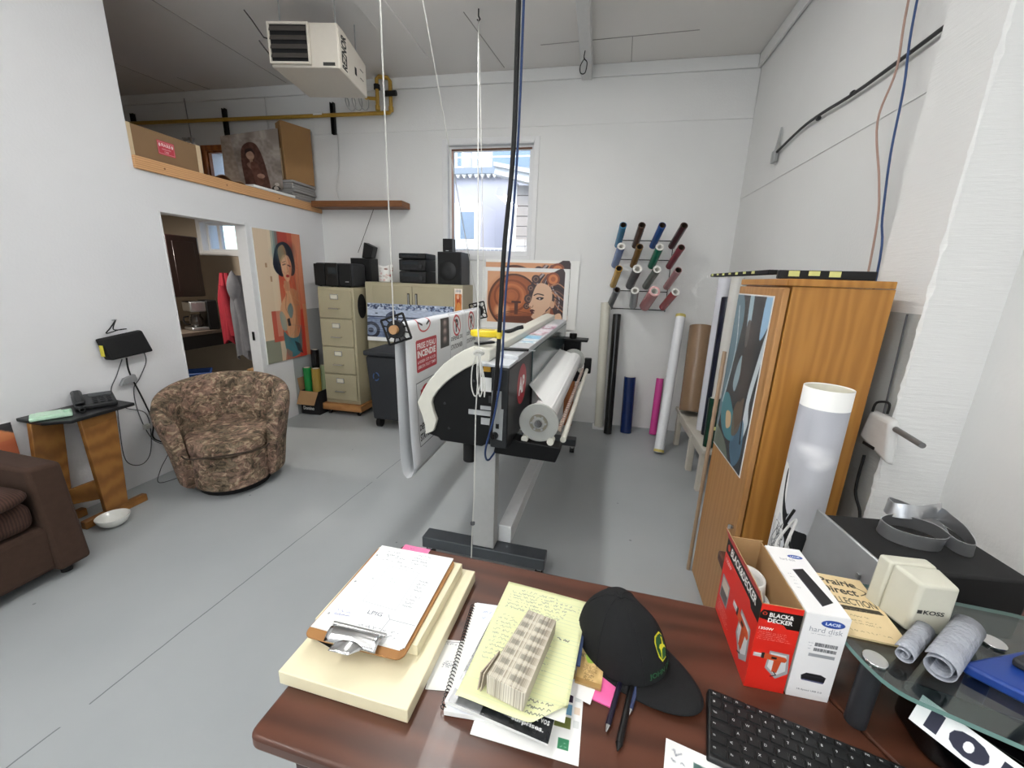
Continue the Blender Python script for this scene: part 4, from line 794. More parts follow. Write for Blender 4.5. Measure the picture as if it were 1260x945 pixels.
B().hexa([(-0.075, -0.16, 0.12), (0.075, 0.0, 0.12), (0.06, 0.012, 0.12), (-0.09, -0.148, 0.12)], [(-0.075, -0.16, 0.2), (0.075, 0.0, 0.26), (0.06, 0.012, 0.26), (-0.09, -0.148, 0.2)]).build('stretcher', M_oak, tt, bev=0.003)
# desk phone
ph = thing('desk_phone', 'black corded desk phone on the telephone table', 'phone', (-2.93, 1.775, 0.677), math.radians(62))
M_ph = mat('phone_plastic', '1d1e20', 0.4)
B().prism([(-0.09, 0.0), (0.09, 0.0), (0.09, 0.055), (-0.09, 0.025)], 'x', -0.085, 0.095).build('base', M_ph, ph, bev=0.006)
hs_ = B().hexa([(-0.087, -0.085, 0.03), (-0.035, -0.085, 0.03), (-0.035, 0.095, 0.062), (-0.087, 0.095, 0.062)], [(-0.082, -0.085, 0.052), (-0.04, -0.085, 0.052), (-0.04, 0.095, 0.086), (-0.082, 0.095, 0.086)]).build('handset', M_ph, ph, bev=0.012)
B().hexa([(-0.015, 0.03, 0.046), (0.085, 0.03, 0.046), (0.085, 0.08, 0.055), (-0.015, 0.08, 0.055)], [(-0.015, 0.03, 0.047), (0.085, 0.03, 0.047), (0.085, 0.08, 0.056), (-0.015, 0.08, 0.056)]).build('display', MATS['grey_display'], ph)
for k in range(12):
    x = -0.005+0.03*(k % 3); y = -0.07+0.024*(k//3); z = 0.029+(y+0.07)*0.1667+0.0025
    B().box(x, x+0.02, y, y+0.014, z, z+0.004).build('key', M_dgrey, ph)
pts = [(-0.06-0.0+0.012*math.cos(i*1.1), -0.09-0.0017*i*0.4, 0.012+0.012*math.sin(i*1.1)) for i in range(70)]
B().tube(pts, 0.003, n=5).build('coiled_cord', M_ph, ph)
gp_ = thing('green_notepad', 'pale green plastic message pad beside the desk phone', 'notepad', (-2.9, 1.55, 0.676), math.radians(60))
B().box(-0.075, 0.085, -0.055, 0.055, 0.001, 0.022).build('pad_case', mat('mint_plastic', 'b9dcc2', 0.4), gp_, bev=0.006); B().box(-0.05, 0.045, -0.045, 0.045, 0.0225, 0.026).build('pad', mat('mint_paper', 'c9e6cf', 0.6), gp_, bev=0.001)
B().cyl((0.065, 0, 0.0225), (0.065, 0, 0.03), 0.014).build('button', MATS['mint_plastic'], gp_)
# router, plugs, cables and outlet on the wall
rt_ = thing('black_router', 'black router hung from a nail on the left wall with dangling cables', 'router', (XL, 2.07, 0.91))
b = B().hexa([(0.012, -0.12, 0.0), (0.012, 0.15, 0.02), (0.075, 0.14, 0.02), (0.07, -0.11, 0.0)], [(0.012, -0.15, 0.14), (0.012, 0.11, 0.17), (0.05, 0.11, 0.17), (0.05, -0.14, 0.14)]); b.build('case', M_blackmat, rt_, bev=0.012, seg=3)
B().box(0.03, 0.06, -0.1425, -0.1405, 0.03, 0.1, ).build('sticker', mat('yellow_sticker', 'd3c63c', 0.5), rt_)
B().cyl((0.0, -0.02, 0.245), (0.035, -0.02, 0.25), 0.004, n=8).build('nail', M_steel, rt_)
B().tube([(0.03, -0.02, 0.248), (0.03, -0.06, 0.2), (0.035, -0.09, 0.17), (0.04, -0.02, 0.185), (0.03, 0.03, 0.185), (0.04, -0.05, 0.19), (0.03, -0.02, 0.248)], 0.0035, smooth=6).build('cable_coil', M_blackmat, rt_)
M_gcab = mat('grey_cable', '4c4d50', 0.5); M_kcab = M_blackmat
def cable(lab, pts, r=0.004, m_=None, name='cable', cat='cable', sm_=6, n=6): return solo(B().tube(pts, r, n=n, smooth=sm_).build(name, m_ or M_gcab), lab, cat)
x = XL+0.012
cable('black cable hanging straight from the router to the floor plug', [(x+0.025, 2.06, 0.908), (x+0.01, 2.07, 0.8), (x+0.005, 2.12, 0.6), (x+0.01, 2.15, 0.42), (x+0.01, 2.13, 0.32), (x+0.03, 2.16, 0.27), (x+0.02, 2.26, 0.21), (x+0.02, 2.3, 0.27), (x+0.015, 2.25, 0.34)], 0.005, M_kcab)
cable('grey cable looping left below the router toward the telephone table', [(x+0.03, 2.03, 0.905), (x, 2.0, 0.8), (x, 1.95, 0.7), (x, 2.0, 0.58), (x, 2.12, 0.5), (x, 2.13, 0.35), (x+0.02, 2.08, 0.2), (x+0.03, 2.0, 0.16), (x+0.02, 1.93, 0.23), (x, 1.95, 0.45), (x, 1.97, 0.64)], 0.003)
cable('thin cable hanging on the right under the router', [(x+0.03, 2.17, 0.925), (x, 2.19, 0.85), (x, 2.13, 0.75), (x, 2.08, 0.68), (x, 2.08, 0.5), (x, 2.13, 0.3), (x+0.04, 2.2, 0.2), (x+0.06, 2.1, 0.08), (x+0.1, 2.05, 0.006), (x+0.16, 2.2, 0.006)], 0.003)
cable('thin cable running from the wall outlet down to the floor behind the armchair', [(x+0.015, 2.27, 0.33), (x+0.02, 2.3, 0.2), (x+0.03, 2.36, 0.09), (x+0.05, 2.42, 0.005), (x+0.06, 2.5, 0.005)], 0.003)
ad = thing('power_adapter', 'grey inline plug hanging in the router cables', 'adapter', (x+0.005, 2.05, 0.73))
B().hexa([(0, -0.06, 0), (0.025, -0.06, 0), (0.025, 0.05, 0.01), (0, 0.05, 0.01)], [(0, -0.03, 0.045), (0.025, -0.03, 0.045), (0.025, 0.04, 0.06), (0, 0.04, 0.06)]).build('adapter_body', mat('grey_plug', '8d8e8f', 0.5), ad, bev=0.004)
ad = thing('cable_plug', 'small pale plug dangling left of the wall outlet', 'plug', (x+0.004, 2.1, 0.39))
B().box(0, 0.03, -0.02, 0.02, 0, 0.035).build('plug_body', mat('pale_plug', 'b9b8b0', 0.5), ad, bev=0.005)
ol = thing('wall_outlet', 'wall outlet with a black plug on the left wall by the armchair', 'outlet', (XL, 2.24, 0.36))
B().box(0.0005, 0.008, -0.035, 0.035, -0.055, 0.055).build('cover_plate', M_white, ol, bev=0.002); B().box(0.009, 0.05, -0.025, 0.02, -0.015, 0.04).build('plug', M_black, ol, bev=0.005)
es = thing('power_strip', 'ivory extension socket leaning under the wall outlet', 'power strip', (XL+0.05, 2.3, 0.245))
B().hexa([(-0.02, -0.05, 0.05), (0.02, -0.05, 0.05), (0.04, 0.06, 0.0), (0.0, 0.06, 0.0)], [(-0.02, -0.03, 0.085), (0.02, -0.03, 0.085), (0.04, 0.08, 0.035), (0.0, 0.08, 0.035)]).build('strip_body', mat('ivory_plastic', 'd9d3b4', 0.4), es, bev=0.005)
for t in (0.25, 0.7): y = -0.04+0.11*t; z = 0.0675-0.05*t; xx = 0.02+0.02*t; B().hexa([(xx+0.0005, y-0.012, z-0.004), (xx+0.002, y-0.012, z-0.004), (xx+0.003, y+0.012, z-0.014), (xx+0.0015, y+0.012, z-0.014)], [(xx, y-0.008, z+0.012), (xx+0.002, y-0.008, z+0.012), (xx+0.003, y+0.016, z+0.002), (xx+0.001, y+0.016, z+0.002)]).build('socket', M_blackmat, es)
# bowl
bw = thing('pet_bowl', 'small white ceramic bowl on the floor beside the telephone table foot', 'bowl', (-2.71, 1.6, 0))
B().lathe([(0.0, 0.012), (0.04, 0.012), (0.062, 0.028), (0.074, 0.058), (0.079, 0.06), (0.08, 0.057), (0.068, 0.024), (0.045, 0.001), (0.0, 0.001)], 40).build('bowl', mat('white_glaze', 'eeefea', 0.12, coat=0.4), bw, angle=60)
# sofa
M_cord = mat('brown_corduroy', '4a3127', 0.95, col2='33211a', wave=(28, 1.5, 'Y'), bump=0.1)
M_sofa = mat('brown_sofa_cloth', '453126', 0.95, col2='38271e', scale=40, bump=0.2, bscale=400)
so = thing('sofa', 'dark brown corduroy sofa against the left wall, only its far arm in view', 'sofa', (-2.78, 0.35, 0))
B().box(-0.235, 0.32, -1.0, 0.86, 0.06, 0.29).build('base', M_sofa, so, bev=0.025, seg=3)
for y0, y1 in ((0.84, 0.97), (-1.12, -0.99)): B().hexa([(-0.26, y0, 0.05), (0.345, y0, 0.05), (0.345, y1, 0.05), (-0.26, y1, 0.05)], [(-0.26, y0, 0.6), (0.3, y0, 0.585), (0.3, y1, 0.575), (-0.26, y1, 0.6)]).build('arm', M_sofa, so, bev=0.02, seg=3)
for y0, y1 in ((-0.98, -0.08), (-0.07, 0.83)):
    nx, ny = 14, 14
    o = B().box(-0.2, 0.32, y0, y1, 0.3, 0.44).build('seat_cushion', M_cord, so, bev=0.05, seg=4)
    b = B().hexa([(-0.23, y0, 0.43), (-0.05, y0, 0.45), (-0.05, y1, 0.45), (-0.23, y1, 0.43)], [(-0.23, y0, 0.75), (-0.15, y0, 0.74), (-0.15, y1, 0.74), (-0.23, y1, 0.75)]); b.build('back_cushion', M_cord, so, bev=0.05, seg=4)
B().box(-0.27, -0.236, -0.98, 0.83, 0.06, 0.78).build('back', M_sofa, so, bev=0.02)
for sx in (-0.2, 0.27):
    for sy in (-1.05, 0.9): B().cyl((sx, sy, 0), (sx, sy, 0.06), 0.022, n=12).build('foot', M_blackmat, so)
th_ = thing('scatter_cushion', 'ribbed brown cushion on the sofa seat against the far arm', 'cushion', (-2.54, 0.95, 0.442), math.radians(0))
def pil(u, v):
    a = 2*PI*u; s_ = math.sin(PI*v); c_ = math.cos(a); d = math.sin(a); k = (abs(c_)**4+abs(d)**4)**-0.25
    return (0.15*c_*k*(s_**0.5), 0.22*d*k*(s_**0.5), 0.045-0.043*math.cos(PI*v)+0.0)
B().grid(pil, 48, 14, True).build('cushion', M_cord, th_, angle=90)
# orange print leaning behind the sofa
c = Cv(90, 60, 'd98a5c').noise(0.25, 6, 3).poly([(0, 40), (30, 22), (60, 30), (90, 15), (90, 60), (0, 60)], 'c4684a', 0.7, smooth=3).ell(60, 20, 14, 8, 'e8c09a').poly([(78, 0), (90, 0), (90, 10)], '3a3a3c')
op = thing('orange_print', 'orange unframed print on the left wall just above the sofa arm', 'picture', (XL, 1.27, 0.0))
sheet('print', c.mat('orange_print_face', 0.5), op, (0.005, -0.5, 0.3), (0.005, 0.2, 0.3), (0.005, -0.5, 0.66), 0.004, M_paper)
# ================================================================ wide-format printer
PR = math.radians(-2.5); PX0, PY0 = -0.45, 1.66
pt = thing('wide_format_printer', 'black and beige wide-format roll printer on a wheeled stand in the middle of the floor', 'printer', (PX0, PY0, 0), PR)
M_cream = mat('printer_cream', 'd9d7cb', 0.4, var=0.03); M_cream2 = mat('printer_grey_cream', 'c3c2b8', 0.4, var=0.03)
M_pblk = mat('printer_black', '0a0a0b', 0.5, var=0.1, spec=0.3); M_pgrey = mat('printer_grey', 'a9abab', 0.35, metal=0.2); M_dk = mat('stand_grey', '4c5054', 0.4, metal=0.3, var=0.08)
M_legw = mat('stand_pale', 'b3b4b2', 0.4, metal=0.1)
END = 1.94
inner = [(-.049, 1.137), (-.10, 1.108), (-.15, 1.073), (-.195, 1.035), (-.232, .994), (-.255, .96), (-.262, .933), (-.255, .896), (-.238, .852), (-.255, .796), (-.288, .766)]
outer = [(-.05, 1.213), (-.10, 1.19), (-.149, 1.158), (-.197, 1.12), (-.238, 1.074), (-.275, 1.03), (-.299, .988), (-.331, .927), (-.31, .869), (-.295, .815), (-.292, .77)]
under = [(-.236, .755), (-.224, .74), (-.017, .737), (-.002, .75), (.117, .762), (.117, 1.135)]
B().prism(inner+under, 'y', 0.02, 0.42).build('end_housing', M_pblk, pt, bev=0.006)
B().prism(inner+under, 'y', END-0.3, END).build('end_housing', M_pblk, pt, bev=0.006)
B().prism(outer+[(-.284, .775)]+[(a+0.004, z-0.004) for a, z in inner[::-1][1:]], 'y', 0.0, 0.07).build('hood_rim', M_cream, pt, bev=0.008, seg=3)
B().prism([(a+0.008, z-0.006) for a, z in outer]+[(-.28, .78)]+[(a+0.004, z) for a, z in inner[::-1][1:]], 'y', 0.071, END-0.07).build('front_hood', M_cream2, pt, bev=0.004)
B().prism(outer+[(-.284, .775)]+[(a+0.004, z-0.004) for a, z in inner[::-1][1:]], 'y', END-0.069, END).build('hood_rim', M_cream, pt, bev=0.008, seg=3)
B().prism([(-.049, 1.13), (.02, 1.15), (.02, 1.2), (-.05, 1.213)], 'y', 0.0, END).build('top_cover', M_cream, pt, bev=0.006)
B().box(-0.045, 0.125, 0.421, END-0.301, 0.80, 0.95).build('core', M_pblk, pt)
M_alu = mat('printer_top_metal', 'd4d7da', 0.3, metal=0.25)
B().box(0.021, 0.125, 0.10, END, 1.136, 1.165).build('top_plate', M_alu, pt, bev=0.003)
B().box(0.112, 0.128, 0.43, END-0.02, 0.965, 1.135).build('rear_panel', mat('rear_panel_metal', '566a6e', 0.16, metal=0.4, var=0.3, scale=9), pt, bev=0.002)  # teal, mottled reflection is put into the panel colour
# near box with the logo
B().box(0.045, 0.122, -0.055, 0.44, 0.775, 1.135).build('control_box', mat('control_box_black', '1c1e20', 0.4), pt, bev=0.006)
B().box(-0.02, 0.121, -0.05, 0.098, 1.1365, 1.149).build('box_lid', M_alu, pt, bev=0.002)
disc = B().add([(0.1232, 0.2+0.098*math.cos(2*PI*k/48), 1.01+0.098*math.sin(2*PI*k/48)) for k in range(48)], [tuple(range(48))]).build('logo_disc', mat('logo_red', 'b3202f', 0.4), pt)
letters('AP', 'lettering', M_paper, disc, (0.1236, 0.133, 0.965), (0, 1, 0), (0, 0, 1), 0.085, 0.125, bold=0.045)
PXL = lambda px: (px-594)*0.00356; PZL = lambda py: 1.147-(py-447)*0.00358
def sticker(n, px0, px1, py0, py1, m_, y=0.0185, th=0.003, par=pt): return B().box(PXL(px0), PXL(px1), y-th, y, PZL(py1), PZL(py0)).build(n, m_, par)
sticker('white_label', 587, 604, 468, 486, M_paper); sticker('grey_label', 571, 605, 511.5, 518, mat('grey_label', 'b2b4b4', 0.4)); sticker('grey_label', 588, 604, 521, 530, MATS['grey_label'])
sticker('grey_label', 587, 604, 505, 510, MATS['grey_label'])
sticker('power_switch', 598, 603, 491, 500, M_dgrey, th=0.006); sticker('yellow_latch', 591, 600, 449, 460, mat('yellow_latch', 'e0a92c', 0.4), th=0.01)
M_inlet = mat('inlet_panel', '9ea2a2', 0.3)
ip = B().prism([(PXL(608), PZL(478)), (PXL(620), PZL(478)), (PXL(620), PZL(500)), (PXL(623), PZL(500)), (PXL(622), PZL(540)), (PXL(607.5), PZL(538))], 'y', -0.0585, -0.0555).build('inlet_panel', M_inlet, pt)
B().cyl((PXL(613), -0.09, PZL(534)), (PXL(613), -0.0586, PZL(534)), 0.016).build('power_plug', M_black, ip)
B().box(PXL(614), PXL(618), -0.0605, -0.0586, PZL(525), PZL(519)).build('fuse_cover', M_black, ip)
for x, z in ((-0.18, 0.81), (-0.06, 1.05), (-0.2, 0.93)): B().cyl((x, 0.016, z), (x, 0.0199, z), 0.006, n=12).build('bolt', M_dgrey, pt)
B().cyl((-0.105, 0.1, 0.62), (-0.105, 0.1, 0.736), 0.032, n=20).build('drive_motor', M_blackmat, pt, bev=0.004)
# stand
for y, nm in ((0.13, 0), (1.76, 1)):
    B().box(-0.085, 0.03, y-0.035, y+0.035, 0.14, 0.74).build('leg', M_legw, pt, bev=0.004)
    ft = B().box(-0.37, 0.3, y-0.045, y+0.045, 0.075, 0.138).build('foot', M_dk, pt, bev=0.005)
    for x in (-0.34, 0.27):
        cs = B().cyl((x-0.02, y, 0.026), (x+0.02, y, 0.026), 0.025, n=16).build('caster', M_black, ft); B().box(x-0.012, x+0.012, y-0.014, y+0.014, 0.03, 0.0749).build('caster_fork', M_steel, ft)
B().box(0.035, 0.105, 0.166, 1.724, 0.14, 0.24).build('cross_beam', mat('beam_white', 'e6e8e9', 0.3, metal=0.1), pt, bev=0.004)
# paper feed: roll, core ends, web, brackets
RX, RZ, RR = 0.235, 0.865, 0.062
M_media = mat('white_media', 'f2f2f1', 0.45, var=0.01)
B().cyl((RX, 0.1, RZ), (RX, 1.66, RZ), RR, n=40).build('media_roll', M_media, pt)
B().hexa([(0.105, 0.42, 0.962), (0.105, 1.6, 0.962), (RX+RR*0.72, 1.6, RZ+RR*0.72), (RX+RR*0.72, 0.12, RZ+RR*0.72)], [(0.107, 0.42, 0.964), (0.107, 1.6, 0.964), (RX+RR*0.72+0.001, 1.6, RZ+RR*0.72+0.002), (RX+RR*0.72+0.001, 0.12, RZ+RR*0.72+0.002)]).build('paper_web', M_media, pt)
B().box(0.13, 0.132, 0.445, 1.6, 0.80, 0.962).build('paper_drop', M_media, pt)
M_fl = mat('flange_plastic', 'a6a7a2', 0.3, var=0.03)
for y, s in ((0.085, -1), (1.665, 1)):
    f_ = B().cyl((RX, y-0.006, RZ), (RX, y+0.006, RZ), 0.092, n=40).build('roll_flange', M_fl, pt, bev=0.003)
    B().pipe((RX, y-0.012, RZ), (RX, y-0.0061, RZ), 0.042, 0.03, 28).build('flange_ring', mat('flange_metal', '8f8a7c', 0.35, metal=0.5), f_)
    B().cyl((RX, y-0.02, RZ), (RX, y-0.0061, RZ), 0.018, n=20).build('spindle', M_chrome, f_)
    for k in range(6): a = k*PI/3; B().cyl((RX+0.033*math.cos(a), y-0.0155, RZ+0.033*math.sin(a)), (RX+0.033*math.cos(a), y-0.0125, RZ+0.033*math.sin(a)), 0.005, n=8).build('screw', M_steel, f_)
    br = B().prism([(0.03, 0.70), (0.05, 0.80), (0.14, 0.775), (0.34, 0.765), (0.345, 0.75), (0.325, 0.69), (0.03, 0.695)], 'y', y-0.03, y+0.05).build('roll_bracket', M_pblk, pt, bev=0.005)
    for x in (0.175, 0.295): B().cyl((x, y-0.02, 0.783), (x, y+0.03, 0.783), 0.016, n=18).build('support_wheel', M_cream, br)
B().cyl((0.345, 0.14, 0.772), (0.345, 1.75, 0.772), 0.014, n=14).build('guide_rod', M_cream, pt)
strip = B().box(0.312, 0.3275, 0.2, 1.6, 0.79, 0.815).build('paper_edge_strip', mat('dark_red_print', '5d2722', 0.5, col2='c8b8a8', wave=(12, 6, 'Y')), pt)
B().box(0.315, 0.375, 1.79, 1.85, 0.73, 0.86).build('rod_clamp', M_pblk, pt, bev=0.008)
# far end tower
tw = B().box(0.13, 0.27, END-0.12, END-0.005, 0.8, 1.0).build('end_tower', M_pblk, pt, bev=0.005)
B().box(0.12, 0.33, END-0.16, END, 1.0, 1.018).build('tower_shelf', M_pblk, tw, bev=0.003); B().cyl((0.2, END-0.08, 1.018), (0.2, END-0.08, 1.06), 0.032, n=20).build('tower_knob', M_pblk, tw, bev=0.005)
def loc(x, y, z): c_, s_ = math.cos(PR), math.sin(PR); return (PX0+x*c_-y*s_, PY0+x*s_+y*c_, z)
# things lying on the printer
tm = thing('tape_dispenser', 'yellow flat oval tape case on top of the printer hood', 'tape', loc(-0.09, 0.30, 1.2135), PR+0.3)
B().prism([(0.085*math.cos(2*PI*k/28)*(1 if abs(math.cos(2*PI*k/28)) < 0.9 else 0.97), 0.05*math.sin(2*PI*k/28)) for k in range(28)], 'z', 0, 0.032).build('case', mat('yellow_case', 'e8cf2a', 0.35), tm, bev=0.008)
B().box(-0.04, 0.04, -0.02, 0.02, 0.0322, 0.034).build('label', mat('dull_yellow', 'c9ac2c', 0.5), tm)
ck = thing('black_clamp', 'black tool handle lying behind the yellow tape case', 'tool', loc(0.0, 0.52, 1.2015), PR+0.5)
B().tube([(-0.07, 0, 0.012), (-0.02, 0, 0.02), (0.02, 0.005, 0.035), (0.05, 0.01, 0.04)], 0.011, n=8, smooth=4).build('handle', M_black, ck)
for i, (x, y, a, lab, cols) in enumerate(((0.074, 0.62, 0.1, 'blue sky print lying nearest on the printer top plate', ('6fb4d8', 'dce9f0')), (0.072, 0.98, -0.15, 'pale sheet with reddish print lying mid-way on the printer top plate', ('e8e4ea', 'c9a9b5')), (0.075, 1.32, 0.08, 'white sheet with a pink stripe lying far on the printer top plate', ('eceef0', 'b98aa0')))):
    c = Cv(60, 160, cols[1]).noise(0.3, 8, i).rect(0, 0, 60, 70, cols[0], 0.8).rect(8, 80, 40, 120, 'dfe3e8').rect(10, 130, 50, 140, cols[0]).noise(0.12, 20, i+5)
    t = thing('loose_print', lab, 'print', loc(x, y, 1.1658), PR+a*0.4, group=None)
    sheet('sheet', c.mat('loose_print_%d' % i, 0.4), t, (-0.045, -0.15, 0.0012+0.0*i), (0.045, -0.15, 0.0012), (-0.045, 0.15, 0.0012), 0.0008)
for i, (x, y, a, l, lab) in enumerate(((0.05, 0.22, 0.0, 0.19, 'long black scraper lying across the printer top'), (-0.02, 0.05, 0.9, 0.1, 'black knife lying at the near end of the printer top'))):
    t = thing('hand_tool', lab, 'tool', loc(x, y, 1.1655 if i == 0 else 1.2145), PR+a+0.1); B().box(-l/2, l/2, -0.014, 0.014, 0.0005, 0.012).build('handle', M_black, t, bev=0.004); B().box(l/2, l/2+0.03, -0.01, 0.01, 0.003, 0.006).build('blade', M_steel, t)

# ================================================================ hanging banner
BX, BY0, BY1, BZ = -0.97, 1.9, 3.2, 1.235
bnr = thing('hanging_banner', 'printed vinyl banner looped over a bar hung on cords left of the printer', 'banner', (BX, BY0, 0), math.radians(-1.2))
W_ = BY1-BY0
prof = []
for k in range(9): a = PI*k/8; prof.append((0.03*math.cos(a), BZ+0.03*math.sin(a)))
loop = [(0.036, 0.62), (0.05, 0.50), (0.052, 0.44), (0.03, 0.405), (0.0, 0.40), (-0.022, 0.43), (-0.03, 0.52)]
path = [(-0.03, 0.55), (-0.03, 0.9), (-0.03, BZ)] + prof[::-1] + [(0.032, 1.0), (0.036, 0.8)] + loop[:5] + [(-0.018, 0.43), (-0.026, 0.5)]
front = prof[::-1][4:] + [(0.032, 1.0), (0.036, 0.8), (0.04, 0.62), (0.05, 0.50), (0.05, 0.44)]
back = [(0.05, 0.44), (0.035, 0.405), (0.005, 0.395), (-0.015, 0.42), (-0.027, 0.5), (-0.03, 0.8), (-0.03, BZ)] + prof[::-1][:5]
def strip_sheet(pts, name, mt, uvf=None):
    ny = 14
    def fn(u, v):
        f = v*(len(pts)-1); i = min(int(f), len(pts)-2); t = f-i; x = pts[i][0]+(pts[i+1][0]-pts[i][0])*t; z = pts[i][1]+(pts[i+1][1]-pts[i][1])*t
        return (x+0.004*math.sin(7*u+3*z)*(1 if z < 1.2 else 0), u*W_, z)
    o = B().grid(fn, ny, len(pts)*3, False).build(name, mt, bnr, solid=0.0012, angle=80)
    return o
c = Cv(650, 430, 'e7e9ec')                       # 1.3 m wide, z 1.265 .. 0.405
YP = lambda Y: (Y-1.9)*500; ZP = lambda z: (1.265-z)*500
def nopark(y0, y1, ztop, full=True):
    x0, x1 = YP(y0), YP(y1); cx = (x0+x1)/2; w2 = (x1-x0)
    c.rect(x0, ZP(ztop), x1, ZP(ztop-0.36), '8d9199').rect(x0+1.5, ZP(ztop)+1.5, x1-1.5, ZP(ztop-0.36)-1.5, 'eef0f2')
    r_ = w2*0.3; cy = ZP(ztop)+r_+6
    c.text('P', cx-r_*0.35, cy+r_*0.6, r_*1.2, '1c1c20', r_*0.75, 0.05).ell(cx, cy, r_, r_, 'c0303a', ring=r_*0.17).line([(cx-r_*0.65, cy-r_*0.65), (cx+r_*0.65, cy+r_*0.65)], 'c0303a', r_*0.16)
    c.text('DÉFENSE DE', x0+w2*0.06, ZP(ztop-0.18), 16, '33343a', w2*0.88, 0.02).text('STATIONNER', x0+w2*0.06, ZP(ztop-0.24), 16, '33343a', w2*0.88, 0.02)
nopark(2.52, 2.76, 1.262); nopark(2.83, 3.08, 1.262)
c.ell(YP(2.13), ZP(1.245), 42, 26, 'c0303a', ring=6).line([(YP(2.06), ZP(1.25)), (YP(2.10), ZP(1.235))], '1c1c20', 5).line([(YP(2.2), ZP(1.25)), (YP(2.16), ZP(1.235))], '1c1c20', 5)
x0, x1, y0, y1 = YP(2.02), YP(2.30), ZP(1.155), ZP(0.975)
c.rect(x0+3, y0, x1-3, y1, 'b52a37').rect(x0, y0+3, x1, y1-3, 'b52a37')
c.text("PRISE D'EAU", x0+8, y0+26, 18, 'f3f3f3', x1-x0-16, 0.03).text('INCENDIE', x0+8, y0+50, 20, 'f3f3f3', x1-x0-16, 0.05).text('LAISSER CET ACCÈS', x0+8, y0+66, 10, 'f3f3f3', x1-x0-16, 0.02).text('LIBRE EN TOUT TEMPS', x0+8, y0+81, 9, 'f3f3f3', x1-x0-16, 0.02)
x0, x1, y0, y1 = YP(2.36), YP(2.5), ZP(1.245), ZP(1.06)
c.rect(x0, y0, x1, y1, '2a2627')
for k in range(3): c.ell((x0+x1)/2, y0+16+26*k, 17, 12, '7d6a68', 1, 0.4).ell((x0+x1)/2, y0+14+26*k, 8, 6, 'b39c98', 1, 0.4)
x0, x1, y0, y1 = YP(2.0), YP(2.26), ZP(0.92), ZP(0.545)
c.rect(x0, y0, x1, y1, '43464d').rect(x0+2, y0+2, x1-2, y1-2, 'eceef0').ell((x0+x1)/2, y0+62, 48, 48, 'c0303a', ring=9).text('P', (x0+x1)/2-18, y0+92, 60, '1c1c20', 38, 0.05).line([((x0+x1)/2-34, y0+28), ((x0+x1)/2+34, y0+96)], 'c0303a', 8)
c.text('DÉFENSE DE', x0+8, y0+142, 22, '24252a', x1-x0-16, 0.03).text('STATIONNER', x0+8, y0+174, 22, '24252a', x1-x0-16, 0.03)
fo = strip_sheet(front, 'printed_front', c.mat('banner_print', 0.3))
uvmap(fo, lambda p: (p.y/W_, (p.z-0.405)/0.86))
strip_sheet(back, 'blank_back', mat('banner_back', 'cbcdce', 0.4, var=0.02))
M_bar = mat('cardboard_tube', 'b98e62', 0.7)
B().cyl((0, -0.07, BZ), (0, W_+0.05, BZ), 0.022, n=18).build('bar', M_bar, bnr)
def spoked(yy, rot):
    b = B(); R_ = 0.082
    cs = [(R_*math.sqrt(2)*0.78*math.cos(rot+PI/4+k*PI/2), BZ+R_*math.sqrt(2)*0.78*math.sin(rot+PI/4+k*PI/2)) for k in range(4)]
    for k in range(4):
        p, q = cs[k], cs[(k+1) % 4]; b.tube([(p[0], yy, p[1]), (q[0], yy, q[1])], 0.006, n=6)
    for k in range(12):
        a = rot+k*PI/6; e = 0.078*0.78/max(abs(math.cos(a-rot)), abs(math.sin(a-rot)))*1.02
        b.tube([(0.034*math.cos(a), yy, BZ+0.034*math.sin(a)), (e*math.cos(a), yy, BZ+e*math.sin(a))], 0.004, n=5)
    b.pipe((0, yy-0.012, BZ), (0, yy+0.012, BZ), 0.046, 0.0225, 24)
    o = b.build('spoked_end_flange', M_black, bnr); o['kind'] = 'stuff'
spoked(-0.035, 0.35); spoked(W_+0.025, 0.25)
# cords
M_cord_w = mat('white_cord', 'd2d1cb', 0.7)
def cord(lab, pts, r=0.004, m_=M_cord_w, sm_=0, name='cord'): return solo(B().tube(pts, r, n=6, smooth=sm_).build(name, m_), lab, 'cord')
cord('white cord hanging plumb from the ceiling to the near end of the banner bar', [(-0.97, 1.84, ZC-0.001), (-0.97, 1.84, BZ+0.026)], 0.0032)
cord('white cord slanting from the ceiling to the far end of the banner bar', [(-0.97, 1.92, ZC-0.001), (-0.945, 3.235, BZ+0.026)], 0.003)
cord('pale cord dropping from the ceiling hook to the far side of the banner', [(-1.0, 3.36, 3.30), (-0.915, 3.32, BZ+0.01)], 0.0035)
kn = cord('knotted white cord from the ceiling hook down past the printer end to the floor', [(-1.0, 3.345, 3.30), (-0.46, 1.575, 1.30), (-0.45, 1.57, 1.19), (-0.463, 1.565, 0.95), (-0.468, 1.57, 0.55), (-0.478, 1.575, 0.33), (-0.482, 1.57, 0.003)], 0.003)
k2 = B()
for dx in (-0.02, 0.0, 0.018): k2.tube([(-0.45+dx*0.3, 1.558, 1.21), (-0.455+dx, 1.55, 1.14), (-0.45+dx*1.4, 1.552, 1.06), (-0.44+dx, 1.55, 1.02), (-0.43+dx*0.5, 1.552, 1.08), (-0.447, 1.555, 1.2)], 0.0027, n=6, smooth=5)
k2.tube([(-0.47, 1.556, 1.2), (-0.45, 1.548, 1.215), (-0.43, 1.556, 1.205), (-0.45, 1.56, 1.195), (-0.47, 1.556, 1.2)], 0.006, smooth=5); k2.build('loose_coil', M_cord_w, kn)['kind'] = 'stuff'
B().lathe([(0.0, -0.012), (0.01, -0.006), (0.011, 0.004), (0.0, 0.012)], 12, (-0.4745, 1.573, 0.4)).build('knot', M_gcab, kn)
hk = thing('ceiling_hook', 'small dark ceiling hook where the two pale cords meet', 'hook', (-1.0, 3.352, ZC))
